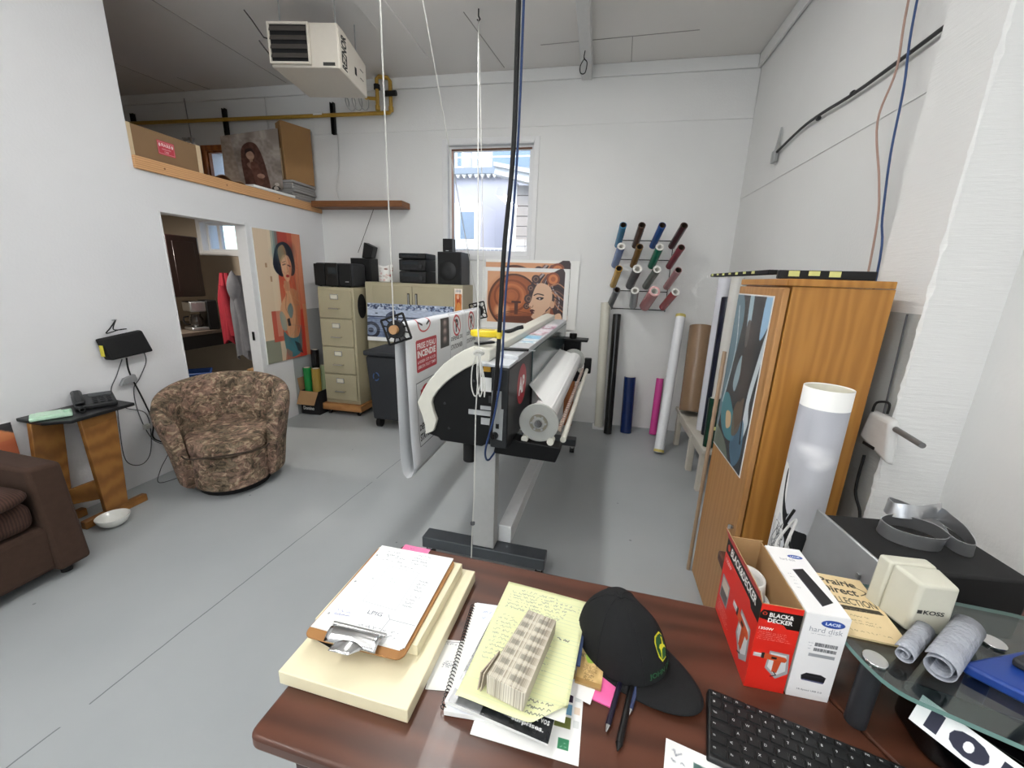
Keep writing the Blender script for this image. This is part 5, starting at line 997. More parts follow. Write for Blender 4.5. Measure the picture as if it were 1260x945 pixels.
B().tube([(0, 0, -0.001), (0, 0, -0.045), (0.012, 0, -0.065), (0.0, 0, -0.075), (-0.01, 0, -0.065)], 0.005, n=8).build('hook', M_blackmetal, hk)
def hang(lab, pts, r, m_): return solo(B().tube(pts, r, n=8, smooth=6).build('power_cable', m_), lab, 'cable')
bc = hang('thick black power cable dropping from the ceiling to the near end of the printer', [(-0.335, 1.585, ZC-0.001), (-0.335, 1.585, 2.4), (-0.337, 1.582, 1.95), (-0.36, 1.575, 1.6), (-0.372, 1.568, 1.2), (-0.385, 1.562, 0.98), (-0.39, 1.545, 0.87), (-0.385, 1.555, 0.838)], 0.009, M_black)
B().cyl((-0.3685, 1.5705, 1.29), (-0.3705, 1.57, 1.265), 0.0105, n=10).build('yellow_band', mat('yellow_band', 'd9c23a', 0.5), bc)
hang('thin blue network cable beside the thick black ceiling cable', [(-0.318, 1.585, ZC-0.001), (-0.318, 1.585, 2.2), (-0.328, 1.575, 1.75), (-0.345, 1.56, 1.45), (-0.352, 1.55, 1.15), (-0.375, 1.54, 0.95), (-0.41, 1.545, 0.8), (-0.415, 1.565, 0.74), (-0.41, 1.6, 0.715), (-0.40, 1.66, 0.725)], 0.0045, mat('navy_cable', '273c66', 0.45))
# ================================================================ right side: rack of vinyl rolls
rk = thing('tube_rack', 'thin black wire rack on the back wall holding sixteen vinyl rolls', 'rack', (0.4, YB-0.03, 1.24))
for z in (0.65, 0.475, 0.18, 0.005): B().tube([(-0.24, 0.0, z), (0.27, 0.0, z)], 0.0045, n=6).build('cross_wire', M_blackmetal, rk)
for x in (-0.24, 0.27): B().tube([(x, 0.008, -0.01), (x, 0.008, 0.67)], 0.004, n=6).build('upright_wire', M_blackmetal, rk)
B().tube([(-0.24, 0, 0.005), (-0.22, -0.1, 0.08)], 0.004, n=6).build('hook_wire', M_blackmetal, rk); B().tube([(0.27, 0, 0.65), (0.27, -0.05, 0.68)], 0.004, n=6).build('hook_wire', M_blackmetal, rk)
GX = [0.18, 0.34, 0.51, 0.69]; GZ = [1.99, 1.81, 1.62, 1.43]
SH = [[-.02, -.02, -.03, -.04], [-.03, -.02, -.02, -.04], [-.03, -.03, -.05, -.04], [-.04, .02, -.04, -.05]]
names_ = [[('3f86ad', 'sky blue', 0), ('5a4034', 'brown', 0), ('1f4f96', 'royal blue', 0), ('4a2b2f', 'dark maroon', 0)],
          [('7187b5', 'periwinkle blue', 1), ('8a6327', 'bronze brown', 0), ('127a5c', 'emerald green', 1), ('8a3a45', 'crimson', 0)],
          [('c79a3f', 'golden yellow', 0), ('55565a', 'charcoal grey', 2), ('6f766f', 'greenish grey', 1), ('b5878a', 'dusty pink', 0)],
          [('6a6c6f', 'mid grey', 0), ('a3a6a8', 'silver grey', 1), ('c07f80', 'salmon pink', 3), ('a8484c', 'brick red', 1)]]
rowname = ['top', 'second', 'third', 'bottom']
for r in range(4):
    for q in range(4):
        col, nm, kind = names_[r][q]; rad = 0.036 if kind else 0.032
        if kind == 3: rad = 0.05
        if kind == 2: rad = 0.042
        t = vroll('vinyl_roll', '%s vinyl roll in the %s row of the wall rack' % (nm, rowname[r]), (GX[q]+SH[r][q], 4.19, GZ[r]-0.15), (GX[q], 3.92, GZ[r]), rad, col, rad*(0.82 if kind == 0 else 0.62), 'vinyl rolls in the wire wall rack', core='3d2f24' if kind == 0 else 'e4e1da')
        if kind:
            e = Vector((-SH[r][q], -0.27, 0.15)).normalized(); tip = Vector((-SH[r][q], -0.27, 0.15))
            B().pipe(tip+e*0.001, tip+e*0.004, rad*0.99, rad*0.63, 24).build('end_paper', mat('end_pink' if kind == 3 else 'end_white', 'd9a8a8' if kind == 3 else 'e6e4de', 0.7), t)
# rolls standing on the floor and along the wall
def stand(name, lab, p0, p1, r, col, **k): return vroll(name, lab, p0, p1, r, col, **k)
stand('paper_roll', 'tall cream paper roll on a white base plate against the back wall', (0.135, 4.13, 0.02), (0.095, 4.17, 1.30), 0.046, 'dedbcd', ri=0.03)
solo(B().box(0.07, 0.225, 4.06, 4.2, 0.0005, 0.018).build('base_plate', M_trimw, bev=0.002), 'white square plate under the tall cream roll', 'plate')
stand('vinyl_roll', 'glossy black vinyl roll leaning beside the tall cream roll', (0.225, 3.98, 0.002), (0.215, 4.17, 1.19), 0.04, '0c0c0d', ri=0.036, core='2a2a2a')
stand('vinyl_roll', 'navy blue vinyl roll standing on the floor by the back wall', (0.41, 4.07, 0.002), (0.40, 4.13, 0.575), 0.058, '12285a', ri=0.042, core='e4e1da')
stand('vinyl_roll', 'hot pink vinyl roll behind the tall white roll', (0.68, 4.09, 0.002), (0.70, 4.19, 0.57), 0.036, 'd8469a', ri=0.026)
wr_ = stand('paper_roll', 'tall white paper roll leaning diagonally in front of the pink roll', (0.67, 3.6, 0.012), (0.80, 4.12, 1.22), 0.044, 'eceef2', ri=0.03)
p0, q = Vector((0, 0, 0)), Vector((0.13, 0.52, 1.208))
B().pipe(q*0.978, q*0.999, 0.0446, 0.0435, 24).build('yellow_tape', mat('yellow_masking', 'd8c774', 0.6), wr_); B().pipe(q*0.002, q*0.02, 0.0446, 0.0435, 24).build('yellow_tape', MATS['yellow_masking'], wr_)
wo = thing('wood_offcut', 'reddish brown wooden board leaning on the back wall behind the printer', 'board', (-0.2, 4.12, 0))
B().hexa([(-0.05, -0.03, 0), (0.05, -0.03, 0), (0.05, -0.005, 0), (-0.05, -0.005, 0)], [(-0.05, 0.1, 0.55), (0.05, 0.1, 0.55), (0.05, 0.12, 0.55), (-0.05, 0.12, 0.55)]).build('board', M_orangewood, wo, bev=0.003)
bch = thing('low_bench', 'low whitewashed wooden bench in the right back corner', 'bench', (0.985, 3.5, 0))
M_bench = mat('whitewashed_wood', 'cfc9bd', 0.6, col2='bbb4a6', wave=(2, 5, 'X'))
B().box(-0.15, 0.14, -0.62, 0.45, 0.33, 0.36).build('seat_board', M_bench, bch, bev=0.004)
for x0 in (-0.14, 0.09):
    for y0 in (-0.55, -0.2, 0.35): B().box(x0, x0+0.045, y0, y0+0.05, 0, 0.33).build('leg', M_bench, bch, bev=0.003)
B().box(-0.13, -0.105, -0.5, 0.35, 0.26, 0.33).build('apron', M_bench, bch)
stand('kraft_roll', 'thick brown kraft paper roll leaning on the low bench', (0.918, 3.72, 0.392), (0.955, 3.95, 1.135), 0.098, '8a7057', ri=0.09, core='6d563f', coat=0.0)
gr_ = stand('vinyl_roll', 'dark green vinyl roll with a yellow sticker on the low bench', (0.89, 2.97, 0.362), (0.89, 3.0, 0.72), 0.04, '123a28', ri=0.03, core='e4e1da')
B().box(-0.022, 0.02, -0.0405, -0.0385, 0.14, 0.165).build('sticker', mat('yellow_note', 'd8d98c', 0.7), gr_)
stand('paper_roll', 'tall white paper roll standing on the bench nearest the kraft roll', (0.925, 3.33, 0.362), (0.92, 3.34, 1.555), 0.042, 'e3e3ea', ri=0.028)
stand('vinyl_roll', 'midnight blue vinyl roll between the two tall white rolls', (0.935, 3.225, 0.362), (0.925, 3.22, 1.42), 0.038, '10132c', ri=0.03, core='2a2a2a')
stand('paper_roll', 'tall white roll standing on the bench nearest the oak cabinet', (0.94, 3.1, 0.362), (0.94, 3.11, 1.555), 0.042, 'dcdad4', ri=0.028)
# ================================================================ oak cabinet
M_oakc = mat('oak_veneer', 'b27d38', 0.42, col2='a26d2e', wave=(5, 9, 'X'), stretch=(1.6, 1.6, 0.22), coat=0.1)
M_oakd = mat('oak_door', 'b28350', 0.45, col2='a87845', wave=(5, 7, 'Y'), stretch=(1.6, 1.6, 0.25), coat=0.1)
oc = thing('oak_cabinet', 'tall narrow oak cabinet with a print on its door beside the block pier', 'cabinet', (0.79, 1.78, 0))
B().box(-0.145, 0.155, -0.225, 0.225, 0.0, 1.505).build('carcass', M_oakc, oc, bev=0.002)
B().box(-0.165, 0.15, -0.232, 0.232, 1.506, 1.53).build('top', M_oakc, oc, bev=0.003)
dd = B().box(-0.17, -0.15, -0.222, 0.222, 0.02, 1.5).build('door', M_oakd, oc, bev=0.003)
B().cyl((-0.176, -0.19, 0.555), (-0.17, -0.19, 0.555), 0.008, n=14).build('lock', M_chrome, dd); B().box(-0.19, -0.176, -0.192, -0.188, 0.545, 0.565).build('key', M_chrome, dd)
c = Cv(110, 260, '3d3f42').noise(0.12, 6, 1)
for pts, cc, al in (([(0, 0), (20, 0), (34, 40), (22, 120), (10, 200), (0, 250)], '6d8a97', 0.8), ([(44, 0), (56, 0), (60, 60), (56, 78), (50, 60)], 'a9c2cc', 0.9), ([(92, 0), (110, 0), (110, 36), (92, 60)], '9cc0dd', 1), ([(110, 40), (108, 90), (98, 150), (104, 180), (92, 210), (88, 150), (98, 90)], 'dce6ea', 0.9),
                    ([(40, 110), (50, 92), (54, 120), (46, 150), (36, 140)], '9fb4bb', 0.9), ([(10, 170), (30, 160), (60, 190), (70, 220), (40, 230), (14, 210)], '4f8891', 0.9), ([(30, 190), (46, 186), (52, 205), (38, 214)], 'd6b48a', 0.9), ([(60, 225), (90, 180), (100, 230), (80, 258)], '54748a', 0.8), ([(0, 225), (40, 235), (60, 260), (0, 260)], '7f8a78', 0.7), ([(56, 170), (84, 150), (80, 200), (60, 215)], '6b5a4a', 0.8), ([(50, 40), (80, 60), (84, 130), (66, 160), (54, 120)], '4a3f3b', 0.8)): c.poly(pts, cc, al, smooth=5)
c.line([(12, 20), (24, 90), (8, 180)], 'c4d4d8', 3, 0.7, 6).line([(96, 80), (84, 150), (92, 215)], '202427', 3, 0.8, 6).rect(0, 0, 110, 2, 'dcdcdc').rect(0, 258, 110, 260, 'e4e4e4').rect(108, 0, 110, 260, 'e4e4e4')
sheet('door_print', c.mat('abstract_print', 0.25), dd, (-0.173, 0.215, 0.76), (-0.173, -0.165, 0.76), (-0.173, 0.215, 1.47), 0.002, M_paper)
dd.children[-1]['label'] = 'smoky teal abstract print'
bw_ = thing('bubble_strip', 'narrow brown bubble wrap strip hanging on the far edge of the oak cabinet', 'bubble wrap', (0.61, 2.03, 0.0))
b = B()
b.grid(lambda u, v: (0.009*math.cos(2*PI*u)*(1+0.12*abs(math.sin(v*60))), 0.009*math.sin(2*PI*u)*(1+0.12*abs(math.sin(v*60))), 0.001+1.2*v), 12, 120, True); b.build('strip', mat('brown_bubble', 'a88f76', 0.3), bw_)
# black strips with notes lying over the cabinet top and the rolls
def nstrip(lab, p0, p1, n0, wd, hh):
    p0 = Vector(p0); p1 = Vector(p1); d = p1-p0; L_ = d.length; t = thing('ruler_bar', lab, 'bar', p0, math.atan2(d.y, d.x))
    B().box(0, L_, -wd/2, wd/2, 0.0005, hh).build('bar', M_blackmat, t, bev=0.003)
    for k in range(n0): x = 0.03+k*(L_-0.1)/max(1, n0); B().box(x, x+min(0.036, (L_-0.1)/n0*0.55), -wd/2-0.0012, -wd/2-0.0001, hh*(0.3+0.1*(k % 2)), hh*0.92).build('yellow_note', MATS['yellow_note'], t).rotation_euler = (0, 0, 0)
    return t
nstrip('short thick black bar with yellow notes across the front of the oak cabinet top', (0.63, 1.66, 1.5305), (0.90, 1.60, 1.5305), 3, 0.04, 0.03)
nstrip('long black bar with yellow notes running back from the oak cabinet over the white roll', (0.66, 2.62, 1.546), (0.645, 1.74, 1.5335), 7, 0.035, 0.018)
solo(B().box(0.76, 0.86, 1.66, 1.72, 1.5305, 1.541).build('paper_pad', M_paper), 'white pad on the oak cabinet top behind the short black bar', 'pad')
# rolled print standing before the cabinet
c = Cv(240, 420, 'b9bbc2').grad('a3a5ad', 'e2e3e6').noise(0.1, 6, 3)
for cx, cy, rx, ry in ((120, 140, 40, 14), (150, 155, 30, 10), (90, 130, 30, 9), (130, 165, 24, 8)): c.ell(cx, cy, rx, ry, 'f0f0f2', 0.7, 0.8)
c.poly([(0, 200), (40, 190), (52, 240), (60, 290), (70, 300), (64, 330), (40, 300), (24, 420), (0, 420)], 'ececea', 1, 3)
c.poly([(38, 190), (46, 250), (70, 292), (78, 290), (72, 310), (100, 326), (84, 340), (60, 310), (44, 270), (32, 210)], '17181a', smooth=3).poly([(70, 330), (130, 326), (150, 340), (140, 420), (70, 420), (86, 370)], '1b1c1e', smooth=3).poly([(20, 330), (60, 322), (74, 350), (64, 420), (10, 420)], 'e8e8e6', smooth=3)
for k in range(16): c.line([(14+rr.random()*60, 300+rr.random()*110), (14+rr.random()*60, 300+rr.random()*110), (30+rr.random()*40, 330+rr.random()*80)], ('16171a', '4a4c50', '85878b')[k % 3], 2, 0.8, 4)
c.line([(100, 326), (104, 420)], 'dededc', 5).rect(0, 0, 240, 42, 'f1f1ee')
rp = thing('rolled_print', 'tall white rolled black and white print standing in front of the oak cabinet', 'roll', (0.74, 1.4, 0))
H_ = 1.2
o = B().grid(lambda u, v: (0.067*math.cos(2*PI*u)*(1-0.02*v), 0.067*math.sin(2*PI*u)*(1-0.02*v), 0.001+H_*v), 40, 6, True).build('sheet', c.mat('cloud_print', 0.5), rp, solid=0.0015)
uvmap(o, lambda p: (((math.atan2(p.y, p.x)/(2*PI)+0.5)*2+0.105) % 1.0, (p.z-0.58)/0.62))
B().grid(lambda u, v: (0.0635*math.cos(2*PI*u), 0.0635*math.sin(2*PI*u), 0.9+(H_-0.902)*v), 40, 3, True).build('inner_sheet', mat('warm_white_inside', 'eceada', 0.6), rp)
# ================================================================ right wall things
M_rod = mat('dark_conduit', '2f2f30', 0.45)
rd = thing('wall_rod', 'long dark rod fixed at a slant-free height along the right wall', 'rod', (1.18, 2.8, 2.43))
rd['label'] = 'long dark metal rod fixed high along the right wall'
B().tube([(-0.01, -1.04, 0.02), (-0.01, -0.3, 0.012), (-0.012, 0.1, 0.035), (-0.008, 0.35, 0.04), (-0.006, 0.74, 0.0)], 0.0085, n=10, smooth=4).build('rod', M_rod, rd)
for y in (-0.2, 0.13): B().cyl((-0.011, y-0.008, 0.02), (-0.011, y+0.008, 0.02), 0.0115, n=12).build('clip', M_rod, rd)
B().box(-0.02, 0.007, 0.7, 0.76, -0.06, 0.02).build('bracket', M_steel, rd, bev=0.003); B().hexa([(-0.012, 0.71, 0.02), (0.005, 0.71, 0.02), (0.005, 0.74, 0.02), (-0.012, 0.74, 0.02)], [(-0.006, 0.70, 0.16), (0.002, 0.70, 0.16), (0.002, 0.71, 0.16), (-0.006, 0.71, 0.16)]).build('bracket_arm', M_steel, rd)
solo(B().tube([(1.14, 2.27, ZC-0.001), (1.145, 2.26, 2.65), (1.15, 2.24, 2.4), (1.15, 2.29, 2.22), (1.155, 2.18, 1.95), (1.16, 2.13, 1.75), (1.16, 2.1, 1.3), (1.16, 2.1, 0.6)], 0.0045, n=8, smooth=6).build('wall_cable', mat('flesh_cable', 'b59588', 0.5)), 'beige pink cable dropping down the right wall behind the oak cabinet', 'cable')
solo(B().tube([(1.14, 2.215, ZC-0.001), (1.145, 2.2, 2.6), (1.15, 2.16, 2.3), (1.15, 2.14, 2.05), (1.155, 2.1, 1.8), (1.16, 2.05, 1.55), (1.16, 2.04, 0.6)], 0.0045, n=8, smooth=6).build('wall_cable', mat('blue_cable', '37507f', 0.5)), 'blue cable dropping down the right wall beside the pinkish one', 'cable')
# white router on the pier
M_wr = mat('router_white', 'dddddb', 0.4)
wt = thing('white_router', 'white wireless router with one grey antenna on the block pier behind the oak cabinet', 'router', (1.0, 1.505, 1.015))
b = B().hexa([(-0.004, -0.08, -0.07), (-0.004, 0.09, -0.03), (-0.004, 0.07, 0.085), (-0.004, -0.05, 0.085)], [(-0.032, -0.075, -0.06), (-0.032, 0.085, -0.025), (-0.032, 0.065, 0.075), (-0.032, -0.045, 0.075)]); b.build('case', M_wr, wt, bev=0.012, seg=3)
B().box(-0.0345, -0.032, -0.01, 0.05, -0.04, -0.03).build('port_slot', M_blackmat, wt)
B().cyl((-0.02, -0.06, 0.055), (-0.05, -0.215, 0.06), 0.0095, 0.0085, n=12).build('antenna', mat('antenna_grey', '6c6c6c', 0.45), wt)
B().tube([(-0.03, 0.05, 0.08), (-0.03, 0.04, 0.115), (-0.02, 0.0, 0.125), (-0.02, -0.005, 0.09)], 0.004, smooth=5).build('lead', M_blackmat, wt)
cable('thin grey cable rising on the pier above the white router', [(0.992, 1.535, 1.09), (0.99, 1.54, 1.25), (0.99, 1.55, 1.43)], 0.003, M_gcab)
cable('black cable hanging down the pier below the white router', [(0.985, 1.56, 0.93), (0.975, 1.54, 0.8), (0.985, 1.5, 0.72), (0.97, 1.47, 0.6), (0.96, 1.45, 0.4)], 0.005, M_blackmat)
# ================================================================ desk
M_mah = mat('mahogany_laminate', '5b3526', 0.36, col2='47291c', wave=(2.2, 7, 'Y'), stretch=(0.5, 2.2, 1), coat=0.1)
M_mahd = mat('mahogany_edge', '3a1d14', 0.4, var=0.1)
DZ = 0.74
dk_ = thing('desk', 'mahogany laminate corner desk in the foreground covered with papers and boxes', 'desk', (-0.495, 0.94, 0), math.radians(-2.5))
def rounded(poly, r=0.025, n=5):
    out = []; m_ = len(poly)
    for i in range(m_):
        p = Vector(poly[i]); a = (Vector(poly[i-1])-p).normalized(); b = (Vector(poly[(i+1) % m_])-p).normalized()
        for k in range(n+1): t = k/n; q0 = p+a*r*(1-t); q1 = p+b*r*t; out.append(tuple(q0*(1-t)+q1*t) if False else tuple((p+a*r)*(1-t)**2+p*2*t*(1-t)+(p+b*r)*t*t))
    return out
B().prism(rounded([(0, 0), (0.9, 0), (1.2, -0.53), (0, -0.53)], 0.02), 'z', DZ-0.03, DZ).build('desk_top', M_mah, dk_, bev=0.009, seg=3)
B().prism([(0.9025, 0.0), (0.9025, 0.24), (1.64, 0.24), (1.64, -1.0), (1.2025, -1.0), (1.2025, -0.53)], 'z', DZ-0.03, DZ).build('corner_top', M_mah, dk_, bev=0.004)
B().box(0.06, 0.085, -0.5, -0.05, 0.0045, DZ-0.03).build('end_panel', M_mahd, dk_, bev=0.003)
B().box(0.086, 0.9, -0.08, -0.06, 0.25, DZ-0.03).build('modesty_panel', M_mahd, dk_); B().box(1.61, 1.635, -0.95, 0.22, 0, DZ-0.03).build('end_panel', M_mahd, dk_); B().box(0.92, 0.945, -0.03, 0.22, 0, DZ-0.03).build('end_panel', M_mahd, dk_)
mt_ = thing('chair_mat', 'clear plastic chair mat peeping out under the near edge of the desk', 'mat', (-0.45, 0.42, 0))
B().prism([(0.45*math.cos(2*PI*k/40)*(1 if True else 0), 0.43*math.sin(2*PI*k/40)) for k in range(40)], 'z', 0.0005, 0.004).build('mat', mat('clear_mat', 'a9b6b6', 0.2, spec=0.6), mt_)
Z0 = DZ+0.0006
def flat(name, lab, cat, c, w_, d, rz, h, mt, z=Z0, group=None, bev=0.0):
    """slab w x d centred at c lying at height z"""
    t = thing(name, lab, cat, (c[0], c[1], z), math.radians(rz), group)
    return t, B().box(-w_/2, w_/2, -d/2, d/2, 0, h).build('slab' if mt is not M_paper else 'sheet', mt, t, bev=bev)
def page(name, lab, cat, c, w_, d, rz, cv, z, h=0.0006, rough=0.6, edge=None, up=True, group=None):
    t = thing(name, lab, cat, (c[0], c[1], z), math.radians(rz), group)
    sheet('page', cv.mat(name+'_face_%d' % len(bpy.data.materials), rough), t, (-w_/2, -d/2, h), (w_/2, -d/2, h), (-w_/2, d/2, h), h, edge or M_paper); return t
# foam boards
M_foam = mat('cream_foam', 'e9e0bf', 0.35, var=0.02); M_foame = mat('cream_foam_edge', 'd9cfae', 0.6, var=0.05)
t, o = flat('foam_board', 'large cream foam board slab lying at the left end of the desk', 'board', (-0.388, 0.672), 0.268, 0.358, -2.5, 0.03, M_foam, bev=0.002)
t, o = flat('foam_board', 'smaller cream foam board between the clipboard and the large slab', 'board', (-0.4, 0.715), 0.235, 0.245, -2.5, 0.026, M_foam, Z0+0.0305, bev=0.0015)
# clipboard with sketches
cb = thing('clipboard', 'brown hardboard clipboard with a steel clip on the cream foam boards', 'clipboard', (-0.405, 0.685, Z0+0.0572), math.radians(-1.5))
B().prism(rounded([(-0.108, -0.135), (0.108, -0.135), (0.108, 0.15), (-0.108, 0.15)], 0.02), 'z', 0, 0.004).build('board', mat('hardboard', 'a97a45', 0.6, col2='98693a', scale=20), cb, bev=0.001)
cl = B(); cl.grid(lambda u, v: (-0.055+0.11*u, -0.105-0.035*v, 0.016+0.012*math.sin(PI*v)*(1-0.3*abs(2*u-1))-0.006*v), 12, 8); cl.build('clip_plate', M_chrome, cb, solid=0.0015)
B().cyl((-0.058, -0.104, 0.017), (0.058, -0.104, 0.017), 0.004, n=10).build('clip_jaw', M_chrome, cb)
B().grid(lambda u, v: (-0.03+0.06*u*(1-0.3*v), -0.138-0.022*v, 0.012+0.012*math.sin(PI*u)*(1-v)+0.004*v), 10, 6).build('clip_lever', M_chrome, cb, solid=0.0015)
for x in (-0.035, 0.035): B().cyl((x, -0.126, 0.004), (x, -0.126, 0.012), 0.006, n=10).build('rivet', M_steel, cb)
c = Cv(216, 279, 'f2f3f3')
c.line([(62, 70), (150, 74), (150, 196), (62, 190), (62, 70)], 'a9adb5', 1, 1)
c.scribble(30, 18, 80, 30, 6, rows=2, seed=1).scribble(110, 12, 170, 46, 6, rows=4, seed=2).scribble(30, 36, 100, 50, 6, rows=2, seed=3).scribble(90, 62, 130, 62, 5, seed=4).scribble(40, 120, 58, 126, 6, seed=5).scribble(160, 100, 196, 130, 6, rows=4, seed=6).scribble(158, 150, 190, 180, 6, rows=4, seed=7).scribble(90, 110, 120, 118, 6, '8a9c9c', rows=2, seed=8)
c.text('LPIG', 92, 220, 10, '6a6f7c', 36).line([(140, 210), (150, 222), (214, 224)], '7f8590', 1).line([(150, 222), (146, 258)], '7f8590', 1).scribble(20, 228, 60, 236, 7, '5560a0', rows=2, seed=9).line([(20, 238), (58, 236)], '5560a0', 1).scribble(90, 250, 200, 262, 7, rows=2, seed=10)
for y in (40, 140, 240): c.ell(9, y, 3, 3, '9da0a2')
for k in range(3):
    t = thing('sketch_page', ['blank white page lowest under the clip', 'white page just below the sketch on the clipboard', 'top white page with a hand drawn rectangle sketch on the clipboard'][k], 'paper', (-0.408+0.002*k, 0.694+0.001*k, Z0+0.062+0.0012*k), math.radians(-2.5+0.8*k))
    if k < 2: B().box(-0.1, 0.1, -0.125, 0.14, 0, 0.001).build('page', M_paper, t)
    else: sheet('page', c.mat('sketch_face', 0.7), t, (-0.1, -0.125, 0.001), (0.1, -0.125, 0.001), (-0.1, 0.14, 0.001), 0.001, M_paper)
c = Cv(60, 40, '16140f').rect(30, 14, 42, 24, 'd8d4c8').rect(42, 16, 56, 34, '8f7a2a').ell(48, 26, 5, 5, 'd8c060')
page('black_card', 'small black and gold card sticking out from under the clipboard', 'card', (-0.48, 0.583), 0.085, 0.03, -14, c, Z0+0.0305)
c = Cv(60, 40, 'ee7fae').scribble(10, 10, 30, 12, 5, '7a3060', seed=3).scribble(24, 18, 34, 19, 4, '7a3060', seed=4)
page('sticky_note', 'pink sticky note on the back left corner of the desk', 'note', (-0.447, 0.912), 0.08, 0.045, -3, c, Z0)
# paper pile in the middle
c = Cv(60, 110, 'efefec').scribble(8, 10, 50, 12, 4, seed=1).scribble(20, 50, 54, 62, 3, rows=4, seed=2).line([(4, 6), (56, 4)], '6a6d75', 1)
page('paper_slip', 'white slip of paper left of the spiral notebook', 'paper', (-0.235, 0.61), 0.06, 0.11, 8, c, Z0)
c = Cv(140, 200, 'f3f3f1')
for k, cc in enumerate(('c9a56a', '1c2746', '2c1c34', '6fa0bf', '6d7338')): c.rect(104, 46+k*22, 126, 64+k*22, cc).rect(129, 48+k*22, 137, 60+k*22, 'e5d3c0' if k % 2 else 'd9dcda')
c.rect(112, 168, 126, 184, '3d8a62').scribble(114, 174, 125, 180, 3, 'cfe6d8', rows=2, seed=2)
page('swatch_sheet', 'white sheet of colour swatches lowest under the magazine', 'paper', (-0.055, 0.6), 0.185, 0.215, -2, c, Z0)
nb = thing('spiral_notebook', 'white spiral bound notebook along the left side of the pile', 'notebook', (-0.125, 0.645, Z0+0.001), math.radians(4))
B().box(-0.09, 0.09, -0.125, 0.125, 0, 0.011).build('pages', M_paper, nb, bev=0.001)
b = B(); b.tube([(-0.092+0.006*math.cos(k*0.9), -0.12+0.24*k/230, 0.007+0.0075*math.sin(k*0.9)) for k in range(231)], 0.0009, n=4); b.build('wire_spiral', M_blackmetal, nb)
c = Cv(180, 250, 'e9edf2').scribble(20, 24, 60, 40, 6, '6f83b5', rows=2, seed=11).scribble(30, 60, 50, 62, 5, '6f83b5', seed=5)
sheet('cover', c.mat('notebook_cover', 0.5), nb, (-0.085, -0.125, 0.0118), (0.09, -0.125, 0.0118), (-0.085, 0.125, 0.0118), 0.0005)
B().box(-0.07, -0.055, -0.115, -0.085, 0.0122, 0.0135).build('red_tab', mat('red_tab', 'cf4a52', 0.5), nb)
flat('loose_papers', 'sheaf of white papers with a red edge at the near side of the pile', 'paper', (-0.1, 0.61), 0.19, 0.2, -8, 0.006, M_paper, Z0+0.0150)
t, o = flat('red_folder', 'thin red folder edge showing under the magazine', 'folder', (-0.09, 0.622), 0.175, 0.225, -9, 0.002, mat('red_folder_card', 'c2444c', 0.5), Z0+0.0212)
c = Cv(180, 240, '1d1f22').noise(0.1, 8, 2).rect(0, 196, 60, 240, '8a8c8e', 0.8).noise(0.06, 30, 3)
c.poly([(0, 180), (24, 176), (60, 206), (150, 226), (0, 214)], 'b5b7b9', 0.8, smooth=3).text('possibles.', 132, 198, 8, 'f1f1f1', 42, 0.02).text('sans mauvaises', 40, 212, 8, 'e9e9e9', 80, 0.02).text('avec vos', 136, 213, 8, 'f1f1f1', 38, 0.02).text('surprises.', 112, 229, 10, 'f1f1f1', 56, 0.03)
page('magazine', 'black glossy magazine with white French text under the yellow pad', 'magazine', (-0.09, 0.625), 0.185, 0.24, -9, c, Z0+0.0236, h=0.004, rough=0.2)
t, o = flat('navy_booklet', 'navy blue booklet edge on the right side of the pile', 'booklet', (-0.038, 0.7), 0.14, 0.11, -4, 0.003, mat('navy_card', '24375c', 0.5), Z0+0.0280)
t, o = flat('white_sheets', 'white sheets directly beneath the yellow pad', 'paper', (-0.075, 0.66), 0.185, 0.25, -5, 0.002, M_paper, Z0+0.0314)
# yellow legal pad page with curled corner
yp = thing('legal_pad', 'yellow lined legal pad page covered in handwriting on top of the pile', 'notepad', (-0.075, 0.665, Z0+0.0338), math.radians(-6.5))
c = Cv(200, 300, 'e8ebb9')
for k in range(30): c.line([(0, 22+k*9.4), (200, 22+k*9.4)], 'c9d6b4', 0.7, 0.9)
c.scribble(40, 18, 150, 18, 6, '55606a', rows=1, seed=21).scribble(16, 28, 192, 74, 6, '55606a', rows=6, seed=22).scribble(12, 100, 60, 210, 6, '6a7370', rows=12, seed=23).scribble(150, 120, 190, 122, 5, '3a3f45', rows=1, seed=24, w_=1.4).scribble(128, 262, 190, 284, 6, '3f444a', rows=3, seed=25, w_=1.1).scribble(120, 130, 150, 200, 4, '8a9286', rows=6, seed=26)
def padf(u, v):
    x = -0.097+0.194*u; y = -0.15+0.3*v; z = 0.0005+0.0035*math.sin(PI*u)*0.3; cut = max(0.0, (u-0.72)+(0.14-v)*1.0)
    if v < 0.14 and u > 0.72: y += 0.045*(u-0.72)/0.28*(1-v/0.14); z += 0.006*(u-0.72)/0.28
    if v < 0.15: z += 0.004*(1-v/0.15)*(0.5+0.5*math.cos(6*u))
    return (x, y, z)
o = B().grid(padf, 24, 30).build('page', c.mat('legal_page', 0.75), yp, solid=0.0004, angle=80)
uvmap(o, lambda p: ((p.x+0.097)/0.194, (p.y+0.15)/0.3))
